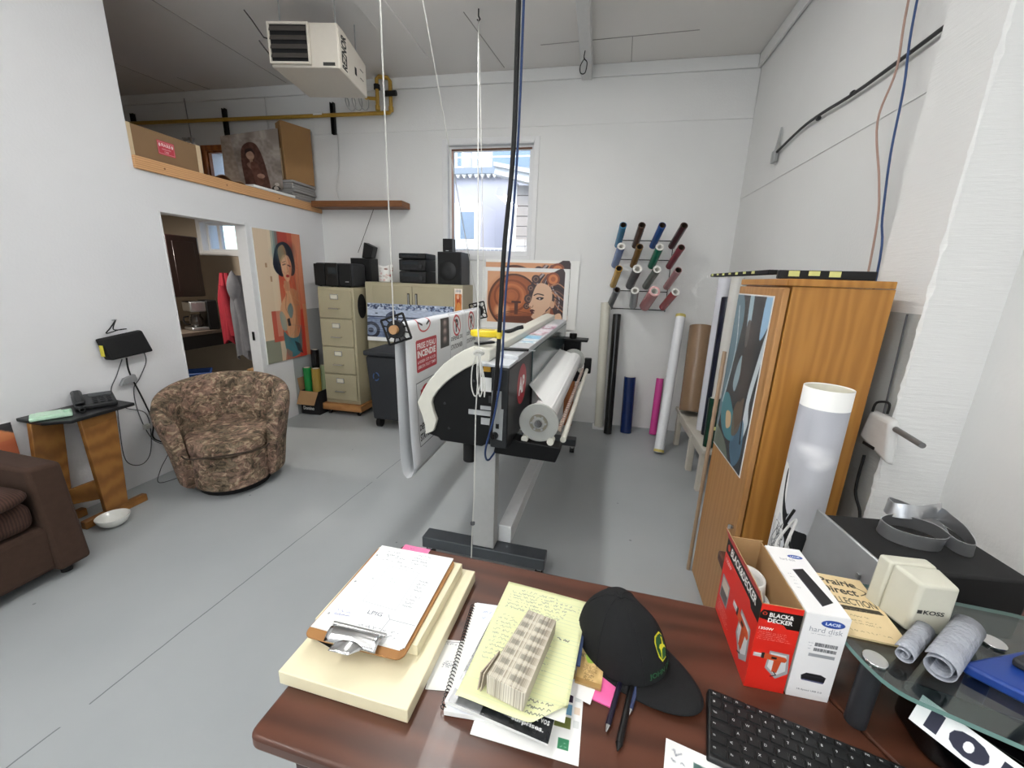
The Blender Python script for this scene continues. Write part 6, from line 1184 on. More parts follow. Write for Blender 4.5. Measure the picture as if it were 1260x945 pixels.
# banded stack of printed strips
bd = thing('strip_bundle', 'thick banded bundle of grey and cream printed paper strips on the yellow pad', 'bundle', (-0.078, 0.618, Z0+0.0385), math.radians(-14))
c = Cv(80, 170, 'b3a694')
for k in range(80): c.rect(k, 0, k+1, 170, ('a69d8b', 'c2bba9', '8f8676', 'cfc9b8', 'b5ac9b')[rr.randrange(5)])
for j in range(7):
    for (x0, x1) in ((10, 26), (40, 62)): c.rect(x0, 14+j*22, x1, 24+j*22, '66655c', 0.42)
    c.rect(0, 26+j*22, 80, 33+j*22, 'dcd8ca', 0.45)
tp = c.mat('strip_tops', 0.7)
c = Cv(80, 50, 'c9c2b0')
for k in range(80): c.rect(k, 0, k+1, 50, ('b5ad9c', 'd5cfbf', '9b9282', 'e0dbcd')[rr.randrange(4)])
es_ = c.mat('strip_edges', 0.7)
o = B().hexa([(-0.037, -0.088, 0), (0.035, -0.088, 0), (0.03, 0.088, 0), (-0.03, 0.088, 0)], [(-0.039, -0.085, 0.038), (0.037, -0.085, 0.038), (0.032, 0.085, 0.037), (-0.031, 0.085, 0.037)]).build('strips', tp, bd, bev=0.001)
o.data.materials.append(es_)
uvmap(o, lambda p: ((p.x+0.039)/0.078, (p.y+0.088)/0.176))
lay = o.data.uv_layers['print']
for pl in o.data.polygons:
    if abs(pl.normal.z) < 0.5:
        pl.material_index = 1
        for li in pl.loop_indices: p = o.data.vertices[o.data.loops[li].vertex_index].co; lay.data[li].uv = ((p.x+0.039)/0.078 if abs(pl.normal.y) > 0.5 else 0.3+0.05*p.y, p.z/0.045)
for k in range(2): B().hexa([(-0.049-0.006*k, -0.09, 0.0), (-0.047-0.006*k, -0.09, 0.0), (-0.0405, -0.03, 0.0), (-0.0415, -0.03, 0.0)], [(-0.046-0.006*k, -0.084, 0.036), (-0.044-0.006*k, -0.084, 0.036), (-0.0405, -0.03, 0.036), (-0.0415, -0.03, 0.036)]).build('loose_strip', mat('strip_card', 'b9ad9b', 0.8), bd)
# packet, pink notes, slip, pens
c = Cv(60, 90, 'c9a86f').noise(0.15, 8, 4).rect(0, 0, 24, 30, 'd9c48a').poly([(14, 14), (34, 8), (46, 30), (22, 40)], '8fae3f', smooth=3).text('ART', 3, 30, 9, '2a2418', 12).text('A', 42, 38, 10, '2a2418').scribble(12, 46, 50, 62, 4, '6a4f2a', rows=5, seed=3).rect(0, 80, 60, 90, 'a8844d').scribble(16, 68, 48, 78, 5, '4a3a22', rows=3, seed=6)
page('pink_notes', 'hot pink notes under the brown packet right of the pile', 'note', (0.062, 0.64), 0.075, 0.075, -14, Cv(20, 20, 'f06aa8').noise(0.05, 4, 1), Z0, h=0.003, edge=mat('pink_paper', 'ee6aa6', 0.6))
page('white_slip', 'small white slip lying on the pink notes', 'paper', (0.033, 0.612), 0.045, 0.032, -16, Cv(20, 20, 'f2f1ef'), Z0+0.0036)
page('seed_packet', 'brown and green paper packet beside the yellow pad', 'packet', (0.05, 0.665), 0.05, 0.085, -7, c, Z0+0.0036, h=0.006, edge=mat('packet_edge', 'a98a58', 0.7))
def pen(lab, p0, p1, r, m_, tipm, clip):
    p0 = Vector(p0); p1 = Vector(p1); d = (p1-p0).normalized(); t = thing('pen', lab, 'pen', p0, 0); q = p1-p0
    B().cyl(d*0.012, q, r, n=14).build('barrel', m_, t); B().cyl((0, 0, 0), d*0.0118, 0.0012, r*0.95, n=14).build('tip', tipm, t)
    if clip: B().box(-0.001, 0.001, -0.001, 0.001, 0, 0.001).build('clip', M_chrome, t).location = q*0.7+Vector((0, 0, r))
    B().cyl(q, q+d*0.006, r*0.6, n=10).build('button', tipm, t)
pen('dark navy ballpoint pen leftmost of the three pens', (0.078, 0.548, Z0+0.0055), (0.117, 0.68, Z0+0.0055), 0.005, mat('navy_pen', '1c1b2e', 0.3), M_chrome, False)
pen('black marker pen in the middle of the three pens', (0.096, 0.522, Z0+0.0065), (0.132, 0.655, Z0+0.0065), 0.006, M_black, M_black, False)
pen('blue and silver ballpoint pen half under the cap brim', (0.118, 0.585, Z0+0.0055), (0.148, 0.68, Z0+0.0055), 0.005, mat('blue_pen', '3d4868', 0.2), M_chrome, False)
# ---------------------------------------------------------------- baseball cap
M_capm = mat('black_cotton', '111214', 0.9, bump=0.15, bscale=500)
cp2 = thing('baseball_cap', 'black baseball cap with a green and yellow badge on the desk', 'cap', (0.111, 0.727, Z0), math.radians(-38))
A_, Bc, Hc = 0.095, 0.078, 0.125
def capsurf(u, v, off=0.0):
    th = 2*PI*u; ph = v*PI/2; r_ = math.cos(ph)**0.75; k = 1+0.05*math.cos(th)
    x = (A_+off)*r_*math.cos(th)*k; y = (Bc+off)*r_*math.sin(th); z = (Hc+off)*math.sin(ph)**1.0
    x2 = x-0.32*z*0.9+0.0; z2 = z*(1-0.18*(-x/A_ if x < 0 else 0)) + 0.0
    sag = 0.008*math.sin(3*th+1)*math.sin(2*ph)
    return (x2+0.02*math.sin(ph), y+sag, 0.001+max(0, z2*(0.98)))
B().grid(capsurf, 64, 20, True).build('crown', M_capm, cp2, solid=0.002, angle=80)
for k in range(6):
    th = k/6+1/12; pts = [capsurf(th, j/12*0.97, 0.0012) for j in range(13)]; B().tube(pts, 0.0011, n=5).build('seam', M_capm, cp2)
tx = capsurf(0, 0.995, 0.001); B().lathe([(0.0, 0.006), (0.006, 0.004), (0.007, 0), (0.0, -0.001)], 16, (tx[0], tx[1], tx[2])).build('button', M_capm, cp2)
def brim(u, v):
    a = (u-0.5)*PI*0.98; r0x, r0y = A_*1.03, Bc*1.01; fx = r0x*math.cos(a)*0.98; fy = r0y*math.sin(a)
    ox = (A_+0.072*math.cos(a)**0.6)*math.cos(a)*1.0+0.008; oy = (Bc+0.006)*math.sin(a)
    x = fx+(ox-fx)*v; y = fy+(oy-fy)*v; z = 0.014+0.004*v-0.011*(y/Bc)**2-0.006*v*v
    return (x, y, max(0.0015, z))
B().grid(brim, 36, 8).build('brim', M_capm, cp2, solid=0.0025, angle=80)
M_jgreen = mat('badge_green', '1d5b34', 0.5); M_jyel = mat('badge_yellow', 'e3dc3a', 0.5)
# embroidered badge on the front panel, laid on the crown surface
def oncap(a, b_, lift): # a across (rad fraction), b up
    p = Vector(capsurf((a/(2*PI)) % 1.0, b_, lift)); return p
def patch(poly, name, m_, lift, ca=0.08, cb=0.36, sa=0.20, sb=0.13):
    vs = [oncap(ca+x*sa, cb+y*sb, lift) for x, y in poly]; c0 = sum(vs, Vector())/len(vs)
    b = B(); b.add(vs, [tuple(range(len(vs)))]); return b.build(name, m_, cp2)
oct_ = [(-0.62, 1), (0.62, 1), (1, 0.62), (0.92, -0.5), (0.45, -1), (-0.45, -1), (-0.92, -0.5), (-1, 0.62)]
patch(oct_, 'badge_border', M_jyel, 0.0022); patch([(x*0.86, y*0.86) for x, y in oct_], 'badge_field', M_jgreen, 0.0030)
deer = [(-0.62, 0.1), (-0.35, 0.28), (0.05, 0.2), (0.3, 0.42), (0.28, 0.7), (0.42, 0.6), (0.62, 0.5), (0.45, 0.36), (0.35, 0.05), (0.6, -0.1), (0.66, -0.35), (0.55, -0.3), (0.4, -0.15), (0.1, -0.12), (-0.2, -0.15), (-0.45, -0.55), (-0.5, -0.72), (-0.62, -0.6), (-0.5, -0.3), (-0.5, -0.02)]
patch(deer, 'badge_emblem', M_jyel, 0.0038)
V, T = text_mesh('JOHN DEERE', 0.02); lo_, hi_ = V.min(0), V.max(0)
b = B(); b.add([oncap(-0.42+(p[0]-lo_[0])/(hi_[0]-lo_[0])*1.0, 0.115+(p[1]-lo_[1])/(hi_[1]-lo_[1])*0.065, 0.0026) for p in V], [tuple(int(i) for i in t_) for t_ in T]); b.build('lettering', M_jgreen, cp2)
# ---------------------------------------------------------------- keyboard
kb = thing('keyboard', 'black computer keyboard at the near right of the desk', 'keyboard', (0.268, 0.665, Z0), math.radians(-13.5))
M_kbd = mat('keyboard_black', '141415', 0.45); M_key = mat('key_black', '191a1b', 0.4); M_leg = mat('key_legend', 'c9c9c9', 0.6)
B().hexa([(0, -0.125, 0.0005), (0.41, -0.125, 0.0005), (0.41, 0, 0.0005), (0, 0, 0.0005)], [(0.002, -0.123, 0.010), (0.408, -0.123, 0.010), (0.408, -0.002, 0.019), (0.002, -0.002, 0.019)]).build('tray', M_kbd, kb, bev=0.003)
rows = [(0.012, ['Esc']+['F%d' % i for i in range(1, 13)]+['Im', 'Ar', 'Pa'], None), (0.017, list('#1234567890-=')+['<-'], None), (0.017, ['Tab']+list('QWERTYUIOP^,')+['<'], None), (0.017, ['Maj']+list("ASDFGHJKL;'")+['Ent'], None), (0.017, ['Sh', '<']+list('ZXCVBNM,.E')+['Sh'], None), (0.017, ['Ct', 'Fn', 'W', 'Alt', ' ', 'Al', 'Fn', 'Ct'], None)]
keymesh = {}; KL = B(); y = -0.006; zt = lambda yy: 0.019+0.0744*yy
for ri, (kh, keys, _) in enumerate(rows):
    n = len(keys); tot = 0.30; wd = [1.0]*n
    if ri == 1: wd[-1] = 1.8
    if ri == 2: wd[0] = 1.5; wd[-1] = 1.3
    if ri == 3: wd[0] = 1.8; wd[-1] = 2.0
    if ri == 4: wd[0] = 1.25; wd[-1] = 2.4
    if ri == 5: wd = [1.25, 1, 1.25, 1.25, 6, 1.25, 1.25, 1.25]
    u = (tot+0.002)/sum(wd); x = 0.006
    extra = [('', 0.312+0.0185*k) for k in range(3)] if ri in (1, 2) else ([('', 0.3305)] if ri == 4 else ([('', 0.312+0.0185*k) for k in range(3)] if ri == 5 else []))
    pad_ = [('', 0.372+0.0165*k) for k in range(2 if ri != 0 else 0)]
    spec = []
    for k, kk in enumerate(keys): spec.append((kk, x, u*wd[k]-0.002)); x += u*wd[k]
    spec += [(kk, xx, 0.0165) for kk, xx in extra]+[(str((7, 8, 9, '-', 4, 5, 6, '+', 1, 2, 3, '=', 0, '.', '/', '*')[((ri-1)*4+i) % 16]), xx, 0.0148) for i, (kk, xx) in enumerate(pad_)]
    for kk, xx, w_ in spec:
        key = (round(w_, 4), kh)
        if key not in keymesh:
            o = B().hexa([(0, -kh+0.002, 0), (w_, -kh+0.002, 0), (w_, 0, 0), (0, 0, 0)], [(0.0012, -kh+0.0032, 0.0032), (w_-0.0012, -kh+0.0032, 0.0032), (w_-0.0012, -0.0012, 0.0032), (0.0012, -0.0012, 0.0032)]).build('key', M_key, kb); keymesh[key] = o.data
        else: o = bpy.data.objects.new('key', keymesh[key]); COL.objects.link(o); o.parent = kb
        o.location = (xx, y, zt(y-kh/2)-0.0002); o.rotation_euler = (0.0743, 0, 0)
        if kk.strip():
            V, T = text_mesh(kk, 0.02); lo_ = V.min(0); hi_ = V.max(0); hh = 0.0042 if len(kk) == 1 else 0.003; s_ = min(hh/max(0.3, hi_[1]-lo_[1]), (w_*0.55)/(hi_[0]-lo_[0]))
            KL.add([(xx+0.0035+(p[0]-lo_[0])*s_, y-0.004-hh+(p[1]-lo_[1])*s_, zt(y-kh/2)+0.0032+0.0743*(kh/2-0.004-hh+(p[1]-lo_[1])*s_)+0.0002) for p in V], [tuple(int(i) for i in t_) for t_ in T])
    y -= kh+0.003
KL.build('key_legends', M_leg, kb)['kind'] = 'stuff'
# ---------------------------------------------------------------- boxes
M_red = mat('red_carton', 'd0281f', 0.4, var=0.02)
hg = thing('heat_gun_box', 'open red and black tool carton on the desk with a heat gun picture', 'box', (0.381, 0.80, Z0))
bw2, bdp, bh = 0.07, 0.2, 0.195
b = B().box(-bw2/2, bw2/2, -bdp/2, -bdp/2+0.002, 0, bh).box(-bw2/2, bw2/2, bdp/2-0.002, bdp/2, 0, bh+0.005).box(-bw2/2, -bw2/2+0.002, -bdp/2+0.002, bdp/2-0.002, 0, bh).box(bw2/2-0.002, bw2/2, -bdp/2+0.002, bdp/2-0.002, 0, bh).box(-bw2/2+0.002, bw2/2-0.002, -bdp/2+0.002, bdp/2-0.002, 0, 0.002)
b.build('carton', M_cardin, hg)
def gun(c, x, y, s):
    P = lambda pts: [(x+a*s, y+b_*s) for a, b_ in pts]
    c.poly(P([(40, 20), (92, 22), (100, 92), (70, 118), (36, 84)]), '9a9c9e').poly(P([(44, 26), (86, 28), (92, 84), (68, 106), (42, 78)]), 'cfd2d3')
    c.rect(x-2*s, y+34*s, x+22*s, y+48*s, 'b9bbbd').rect(x+2*s, y+36*s, x+20*s, y+39*s, 'e6e6e6').poly(P([(20, 30), (60, 34), (84, 36), (90, 44), (86, 54), (60, 54), (20, 50)]), 'c9532c', smooth=0).rect(x+20*s, y+31*s, x+28*s, y+51*s, '2a2a2a').poly(P([(56, 50), (76, 52), (70, 96), (56, 94)]), 'c04a26').rect(x+48*s, y+40*s, x+62*s, y+48*s, '2b2220').line(P([(62, 94), (70, 104), (56, 112)]), '1a1a1a', 3*s)
c = Cv(140, 390, 'd62a1f')
c.poly([(0, 40), (8, 24), (140, 24), (140, 94), (98, 94), (86, 80), (0, 62)], '17130f').ell(16, 40, 8, 8, 'c9402c').poly([(10, 36), (22, 36), (16, 48)], '17130f').text('BLACK&', 32, 52, 19, 'f4f2ee', 82, 0.035).text('DECKER', 30, 76, 19, 'f4f2ee', 84, 0.035)
c.text('1350W', 6, 112, 12, 'f4f2ee', 50, 0.03)
for k in range(5): c.scribble(6, 122+k*8, 130, 122+k*8, 4, 'f0b8b0', seed=k, w_=1)
gun(c, 10, 176, 1.28)
sheet('front_print', c.mat('carton_front', 0.35), hg, (-bw2/2, -bdp/2-0.0006, 0), (bw2/2, -bdp/2-0.0006, 0), (-bw2/2, -bdp/2-0.0006, bh), 0.0005)
c = Cv(400, 400, 'd62a1f').poly([(0, 0), (400, 0), (400, 90), (330, 90), (310, 70), (0, 70)], '17130f').ell(30, 35, 16, 16, 'c9402c').text('BLACK&DECKER', 60, 52, 40, 'f4f2ee', 300, 0.03)
c.text('1350W', 20, 110, 18, 'f4f2ee').rect(20, 180, 120, 300, '8b8d90').rect(30, 190, 110, 240, 'c9b9a8').rect(30, 246, 110, 292, '5a5552'); gun(c, 180, 120, 2.0)
for k in range(6): c.scribble(20, 320+k*10, 180, 320+k*10, 4, 'f0b8b0', seed=k, w_=1.4)
sheet('side_print', c.mat('carton_side', 0.35), hg, (-bw2/2-0.0006, bdp/2, 0), (-bw2/2-0.0006, -bdp/2, 0), (-bw2/2-0.0006, bdp/2, bh), 0.0005)
sheet('side_flap', M_red, hg, (-bw2/2-0.0005, bdp/2, bh), (-bw2/2-0.0005, -bdp/2, bh), (-bw2/2-0.012, bdp/2-0.006, bh+0.03), 0.0015, M_cardin)
cups = thing('foam_cups', 'white nested coil of foam lying inside the red carton', 'foam', (0.381, 0.80, Z0+0.003))
for k in range(3):
    B().grid(lambda u, v, k=k: (0.028*math.cos(2*PI*u)*(1-0.05*k), -0.03+0.03*k+0.035*math.sin(2*PI*u)+0.01*v, 0.045+0.03*k+0.04*v), 28, 4, True).build('foam_ring', M_white, cups, solid=0.004)
B().box(-0.028, 0.028, -0.06, 0.06, 0, 0.048).build('foam_block', M_white, cups)
hd_ = thing('hard_disk_box', 'white hard disk carton standing right of the red tool carton', 'box', (0.456, 0.798, Z0))
B().box(-0.036, 0.036, -0.098, 0.098, 0, 0.192).build('carton', M_white, hd_, bev=0.0015)
def oval(c, x, y, s): c.ell(x, y, 30*s, 13*s, '24408a').ell(x, y, 27*s, 11*s, '2f52a5', 1, 0.2).text('LACIE', x-19*s, y+5*s, 10*s, 'f2f4fa', 38*s, 0.03)
def drive(c, x, y, s): c.poly([(x, y+12*s), (x+14*s, y), (x+56*s, y), (x+72*s, y+8*s), (x+70*s, y+28*s), (x+2*s, y+26*s)], '1d1e22').poly([(x+2*s, y+26*s), (x+70*s, y+28*s), (x+68*s, y+34*s), (x+4*s, y+31*s)], '55597a').line([(x, y+12*s), (x+72*s, y+10*s)], '44464c', 1.5)
c = Cv(144, 384, 'edecec'); oval(c, 92, 34, 1.25); c.text('hard disk', 22, 76, 22, '9b9da4', 108).scribble(24, 84, 120, 84, 4, '7c7e84', seed=2, w_=1)
for k in range(34): c.rect(52+k*2.2, 122, 52+k*2.2+(0.8+rr.random()), 138, '3a3b3f'); c.rect(52+k*2.2, 146, 52+k*2.2+(0.8+rr.random()), 160, '3a3b3f')
c.rect(40, 172, 126, 186, '9a9ca0').scribble(30, 126, 46, 152, 4, rows=3, seed=4); drive(c, 34, 264, 1.15); c.text('Hi-Speed USB 2.0', 32, 350, 9, '55575d', 84)
sheet('front_print', c.mat('disk_front', 0.35), hd_, (-0.036, -0.0986, 0), (0.036, -0.0986, 0), (-0.036, -0.0986, 0.192), 0.0005)
c = Cv(144, 390, 'efeeee'); oval(c, 100, 60, 1.0); c.text('hard disk', 30, 92, 16, '9b9da4', 60).poly([(52, 150), (98, 136), (122, 320), (70, 350)], '1b1c20').poly([(52, 150), (58, 148), (76, 346), (70, 350)], '3a3c44').scribble(20, 180, 40, 260, 4, rows=5, seed=5)
sheet('top_print', c.mat('disk_top', 0.35), hd_, (-0.035, -0.097, 0.1926), (0.035, -0.097, 0.1926), (-0.035, 0.097, 0.1926), 0.0005)
# ---------------------------------------------------------------- glass shelf and what stands on it
M_gl = pane_mat('green_glass', (0.70, 0.80, 0.78), 0.13, 0.04); M_gle = mat('glass_edge', '6f928c', 0.15, spec=0.8)
GZ0, GZ1 = 0.872, 0.88
gsf = thing('glass_stand', 'glass monitor stand with grey tube legs on the desk corner', 'stand', (0.7, 0.7, Z0))
gpoly = rounded([(0.497, 0.69), (0.52, 0.62), (0.7, 0.545), (1.0, 0.47), (1.05, 0.62), (0.9, 0.86), (0.62, 0.885), (0.5, 0.88)], 0.03)
gp2 = [(a-0.7, b_-0.7) for a, b_ in gpoly]
o = B().prism(gp2, 'z', GZ0-Z0, GZ1-Z0).build('glass_top', M_gl, gsf); o.data.materials.append(M_gle)
for pl in o.data.polygons:
    if abs(pl.normal.z) < 0.5: pl.material_index = 1
M_tube = mat('grey_tube', '35373b', 0.4, metal=0.3)
for x, y_ in ((0.524, 0.673), (0.765, 0.765), (0.93, 0.80)):
    l_ = B().cyl((x-0.7, y_-0.7, 0), (x-0.7, y_-0.7, GZ0-Z0), 0.0165, n=22).build('leg', M_tube, gsf); B().cyl((x-0.7, y_-0.7, GZ1-Z0), (x-0.7, y_-0.7, GZ1-Z0+0.005), 0.018, n=24).build('cap', M_chrome, l_, bev=0.001)
c = Cv(120, 200, 'dcc69a').noise(0.05, 6, 2)
c.text('Prairie', 24, 36, 22, '2b261c', 74, 0.02).text('Direct', 18, 66, 24, '2b261c', 72, 0.02).text('COLLECTION', 8, 100, 22, '4a4436', 104, 0.01).poly([(8, 108), (110, 104), (114, 116), (10, 122)], '3a3428').scribble(20, 114, 100, 114, 4, 'd9c8a0', seed=3).line([(70, 20), (110, 44), (96, 60)], '2b261c', 2, 1, 5)
c.scribble(30, 136, 90, 136, 5, '5a5040', seed=5).scribble(20, 150, 104, 158, 4, '6a5f4a', rows=2, seed=6).scribble(22, 182, 104, 182, 5, '5a5040', seed=9)
page('brochure', 'buff brochure with black lettering on the glass stand behind the white carton', 'brochure', (0.556, 0.803), 0.108, 0.175, -4, c, GZ1+0.0006, h=0.004, rough=0.5, edge=mat('buff_edge', 'cdb88c', 0.7))
ks = thing('desktop_speaker', 'small ivory cube speaker on the glass stand', 'speaker', (0.655, 0.79, GZ1+0.0006), math.radians(3))
M_ivory = mat('ivory_plastic_speaker', 'cfcdbd', 0.4, var=0.04)
B().hexa([(-0.034, -0.03, 0), (0.034, -0.03, 0), (0.036, 0.022, 0), (-0.05, 0.022, 0)], [(-0.031, -0.03, 0.104), (0.031, -0.03, 0.104), (0.033, 0.022, 0.108), (-0.046, 0.022, 0.108)]).build('front_shell', M_ivory, ks, bev=0.006, seg=3)
B().hexa([(-0.0505, 0.0225, 0), (0.036, 0.0225, 0), (0.034, 0.05, 0), (-0.056, 0.05, 0)], [(-0.0465, 0.0225, 0.108), (0.033, 0.0225, 0.108), (0.032, 0.05, 0.108), (-0.052, 0.05, 0.108)]).build('rear_shell', M_ivory, ks, bev=0.005, seg=3)
letters('KOSS', 'lettering', mat('dark_grey_ink', '3a3a38', 0.5), ks, (-0.016, -0.0306, 0.042), (1, 0, 0), (0, 0, 1), 0.009, 0.034, bold=0.03)
B().box(-0.026, -0.0185, -0.0308, -0.0302, 0.043, 0.05).build('mark', MATS['dark_grey_ink'], ks)
b = B().add([(-0.012+0.03*math.cos(a), -0.0304, -0.004+0.026*math.sin(a)) for a in [PI*k/20*0.8+0.1 for k in range(21)]]+[(-0.012+0.014*math.cos(a)+0.01, -0.0304, 0.002+0.01*math.sin(a)) for a in [PI*(20-k)/20*0.8+0.1 for k in range(21)]], [tuple(range(42))])
# big black unit with silver front
M_silv = mat('silver_front', 'b9bbbd', 0.3, metal=0.6, var=0.05)
un = thing('amplifier_box', 'large black speaker unit with a silver front panel at the right wall', 'speaker', (0.80, 1.035, Z0), math.radians(6))
B().box(-0.135, 0.165, -0.11, 0.11, 0.012, 0.165).build('body', M_blackmat, un, bev=0.006)
fpn = B().hexa([(-0.165, -0.115, 0.004), (-0.136, -0.118, 0.004), (-0.136, 0.118, 0.004), (-0.165, 0.115, 0.004)], [(-0.15, -0.115, 0.18), (-0.136, -0.118, 0.172), (-0.136, 0.118, 0.172), (-0.15, 0.115, 0.18)]).build('front_panel', M_silv, un, bev=0.005)
for k in range(3): B().box(-0.162, -0.158, -0.08, -0.07, 0.05+0.03*k, 0.062+0.03*k).build('button', M_steel, fpn)
for x in (-0.1, 0.13):
    for y_ in (-0.08, 0.08): B().cyl((x, y_, 0), (x, y_, 0.012), 0.012, n=12).build('foot', M_black, un)
# metal ribbon loop on top
def ribbon(pts, wd, name, par, mt, n=60, tw=None):
    P = [Vector(p) for p in pts]; Q = []
    for i in range(len(P)-1):
        a, b_, c_, d = P[max(i-1, 0)], P[i], P[i+1], P[min(i+2, len(P)-1)]
        for k in range(10): t = k/10; Q.append(0.5*((2*b_)+(c_-a)*t+(2*a-5*b_+4*c_-d)*t*t+(3*b_-a-3*c_+d)*t**3))
    Q.append(P[-1]); vs = []; m_ = len(Q)
    for i, p in enumerate(Q):
        d = (Q[min(i+1, m_-1)]-Q[max(i-1, 0)]).normalized(); upv = Vector(tw(i/(m_-1)) if tw else (0, 0, 1)); s_ = (upv-d*upv.dot(d)).normalized(); n_ = d.cross(s_)*0.0009; vs += [p-s_*wd/2-n_, p+s_*wd/2-n_, p+s_*wd/2+n_, p-s_*wd/2+n_]
    return B().add(vs, [(4*i+k, 4*i+(k+1) % 4, 4*i+4+(k+1) % 4, 4*i+4+k) for i in range(m_-1) for k in range(4)]+[(3, 2, 1, 0), (4*m_-4, 4*m_-3, 4*m_-2, 4*m_-1)]).build(name, mt, par, angle=40)
rb_ = thing('metal_ribbon', 'looped silver metal strip lying on the large black unit', 'metal strip', (0.815, 1.045, Z0+0.1725), math.radians(8)); rb_.scale = (0.78, 0.78, 0.85)
ribbon([(0.10, 0.05, 0.075), (0.02, 0.035, 0.07), (-0.035, 0.06, 0.06), (-0.02, 0.1, 0.06), (0.05, 0.09, 0.04), (0.085, 0.03, 0.022), (0.04, -0.045, 0.018), (-0.03, -0.05, 0.018), (-0.085, -0.01, 0.018), (-0.08, 0.045, 0.02), (-0.02, 0.055, 0.03), (0.04, 0.0, 0.035), (0.06, -0.06, 0.022), (0.1, -0.07, 0.02), (0.115, -0.02, 0.04), (0.10, 0.03, 0.058), (0.085, 0.045, 0.066)], 0.042, 'strip', rb_, mat('bright_metal_strip', 'd0d1d3', 0.28, metal=0.9), tw=lambda t: (0.25*math.sin(6*t), 0.2*math.cos(5*t), 1))
# rolled plastic on the glass
M_film = mat('grey_bubble_film', 'a9adb6', 0.25, var=0.15, bump=0.5, bscale=120, alpha=1)
rf_ = thing('plastic_wrap', 'rolled grey translucent plastic sheet lying across the glass stand', 'plastic roll', (0.655, 0.705, GZ1+0.0006), math.radians(42))
for k, (yy, rr_, x0, x1) in enumerate(((0.0, 0.024, -0.075, 0.085), (0.04, 0.016, -0.085, 0.02))):
    B().grid(lambda u, v: (x0+(x1-x0)*v, yy+(rr_-0.012*u)*math.cos(2*PI*u*1.8+0.6), rr_+0.001+(rr_-0.012*u)*math.sin(2*PI*u*1.8+0.6)), 60, 5).build('rolled_sheet', M_film, rf_, solid=0.0012, angle=80)
# blue binder, dark device, headphones
bb = thing('blue_binder', 'blue plastic binder on the right part of the glass stand', 'binder', (0.668, 0.672, GZ1+0.0006), math.radians(-33))
B().prism(rounded([(-0.02, 0.0), (0.26, -0.03), (0.28, 0.16), (0.07, 0.13)], 0.015), 'z', 0, 0.02).build('cover', mat('blue_binder_plastic', '1f3f8c', 0.3, var=0.05), bb, bev=0.006, seg=3)
dv = thing('dark_case', 'dark grey flat case lying on the blue binder', 'case', (0.668, 0.672, GZ1+0.0215), math.radians(-33))
B().prism(rounded([(0.035, 0.05), (0.25, 0.03), (0.27, 0.155), (0.08, 0.128)], 0.015), 'z', 0, 0.014).build('case', mat('dark_grey_case', '2c2d30', 0.6), dv, bev=0.004)
hp = thing('headphones', 'blue headphones with a silver band at the right edge of the glass stand', 'headphones', (0.80, 0.66, GZ1+0.0362), 0.9)
M_hpb = mat('blue_earcup', '1d2f78', 0.3)
for s in (-1, 1):
    B().cyl((s*0.055, 0, 0.036), (s*0.085, 0, 0.036), 0.036, 0.03, n=30).build('ear_cup', M_hpb, hp, bev=0.006, seg=3); B().cyl((s*0.04, 0, 0.036), (s*0.0545, 0, 0.036), 0.032, n=26).build('ear_pad', M_blackmat, hp, bev=0.005); B().cyl((s*0.0852, 0, 0.036), (s*0.087, 0, 0.036), 0.012, n=18).build('badge', M_chrome, hp)
ribbon([(-0.083, 0, 0.045), (-0.085, 0.01, 0.08), (-0.06, 0.03, 0.125), (0, 0.04, 0.145), (0.06, 0.03, 0.125), (0.085, 0.01, 0.08), (0.083, 0, 0.045)], 0.014, 'headband', hp, M_steel, tw=lambda t: (0, 1, 0.2))
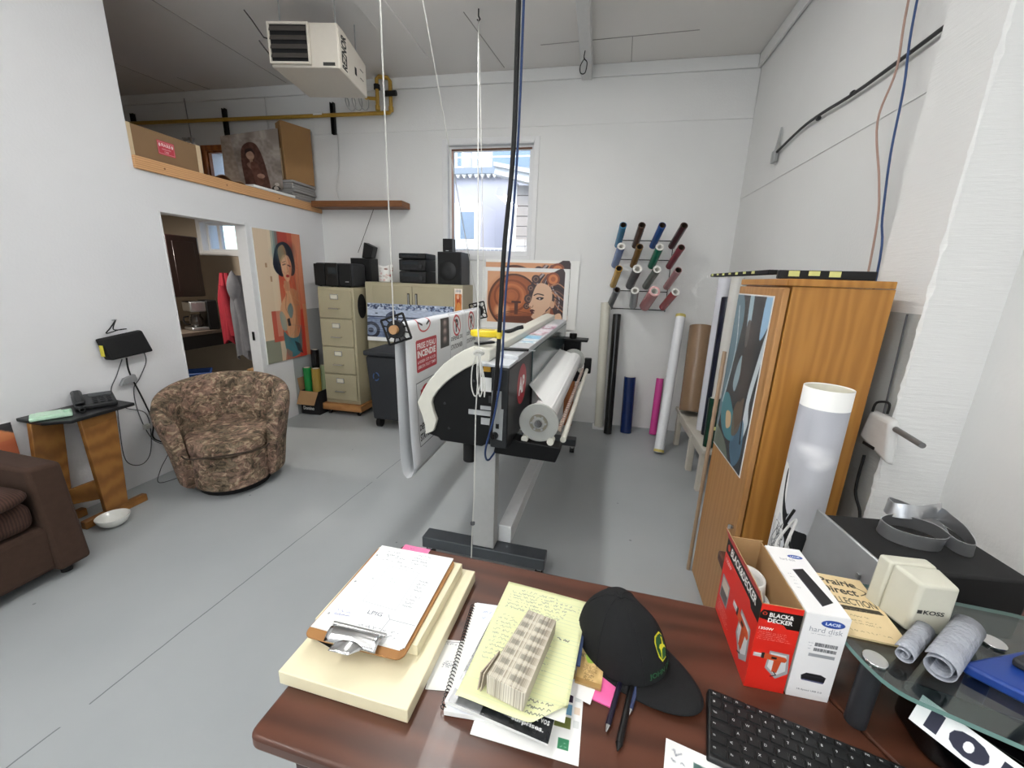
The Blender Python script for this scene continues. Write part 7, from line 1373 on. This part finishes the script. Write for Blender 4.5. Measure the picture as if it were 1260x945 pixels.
# black slab unit under the glass and tent card
bk = thing('black_console', 'glossy black flat console under the front of the glass stand', 'console', (0.0, 0.0, Z0))
B().prism(rounded([(0.605, 0.72), (0.60, 0.63), (0.72, 0.52), (1.02, 0.42), (1.06, 0.60)], 0.02), 'z', 0, 0.075).build('case', mat('gloss_black', '09090a', 0.16, coat=0.5), bk, bev=0.01, seg=3)
B().prism([(0.64, 0.675), (0.64, 0.64), (0.74, 0.54), (1.0, 0.46), (1.02, 0.58)], 'z', 0.0755, 0.078).build('lid', MATS['gloss_black'], bk, bev=0.001)
tc_ = thing('tent_card', 'white folded number card leaning on the black console', 'card', (0.578, 0.64, Z0+0.0795), math.radians(-56))
c = Cv(260, 80, 'f2f2f2').text('101', 30, 70, 58, '22253a', 175, 0.05)
sheet('face', c.mat('number_card', 0.5), tc_, (0.0, -0.022, 0.0005), (0.14, -0.022, 0.0005), (0.0, 0.0, 0.04), 0.001, M_paper); sheet('back_face', M_paper, tc_, (0.14, 0.022, 0.0005), (0.0, 0.022, 0.0005), (0.14, 0.001, 0.0405), 0.001)
c = Cv(100, 80, 'f0f1f0').rect(22, 10, 100, 80, '4a6663').noise(0.1, 6, 3).line([(20, 8), (60, 12), (100, 26)], 'f4f4f4', 5).scribble(5, 10, 16, 70, 5, rows=8, seed=8)
page('photo_sheet', 'white sheet with a dark green picture in front of the keyboard', 'paper', (0.262, 0.475), 0.2, 0.14, -13, c, Z0, rough=0.3)
cable('white cable tangle behind the silver front of the large black unit', [(0.60, 1.14, Z0+0.004), (0.58, 1.12, Z0+0.06), (0.61, 1.16, Z0+0.12), (0.57, 1.15, Z0+0.05), (0.55, 1.1, Z0+0.004)], 0.004, MATS['white_cable'])
cable('black lead behind the large black unit dropping onto the desk corner', [(0.60, 1.16, Z0+0.15), (0.59, 1.17, Z0+0.08), (0.61, 1.15, Z0+0.03), (0.58, 1.08, Z0+0.005)], 0.004, M_blackmat)
solo(B().box(0.545, 0.61, 1.0, 1.06, Z0, Z0+0.03).build('teal_box', mat('teal_plastic', '2c6e72', 0.5), bev=0.004), 'small teal box behind the brochure on the desk corner', 'box')
# ---------------------------------------------------------------- repeats that belong together
GROUPS = {'cord': 'cords hanging from the ceiling', 'power_cable': 'cables dropping to the printer', 'pen': 'pens on the desk', 'loose_print': 'loose prints on the printer top', 'sketch_page': 'pages on the clipboard',
          'carton': 'cartons by the kitchenette door jamb', 'foam_board': 'cream foam boards on the desk', 'strip_light': 'ceiling strip lights', 'paper_roll': 'paper rolls standing along the walls',
          'copper_print': 'copper prints below the window', 'ruler_bar': 'black bars on the oak cabinet', 'hand_tool': 'black tools on the printer', 'wall_cable': 'cables on the right wall', 'cable': 'loose cables'}
for o in list(SC.objects):
    k = o.name.split('.')[0]
    if o.parent is None and 'label' in o and 'group' not in o:
        if k in GROUPS: o['group'] = GROUPS[k]
        elif k == 'vinyl_roll': o['group'] = 'vinyl rolls in the corner carton' if 'carton' in o['label'] else 'vinyl rolls standing along the walls'
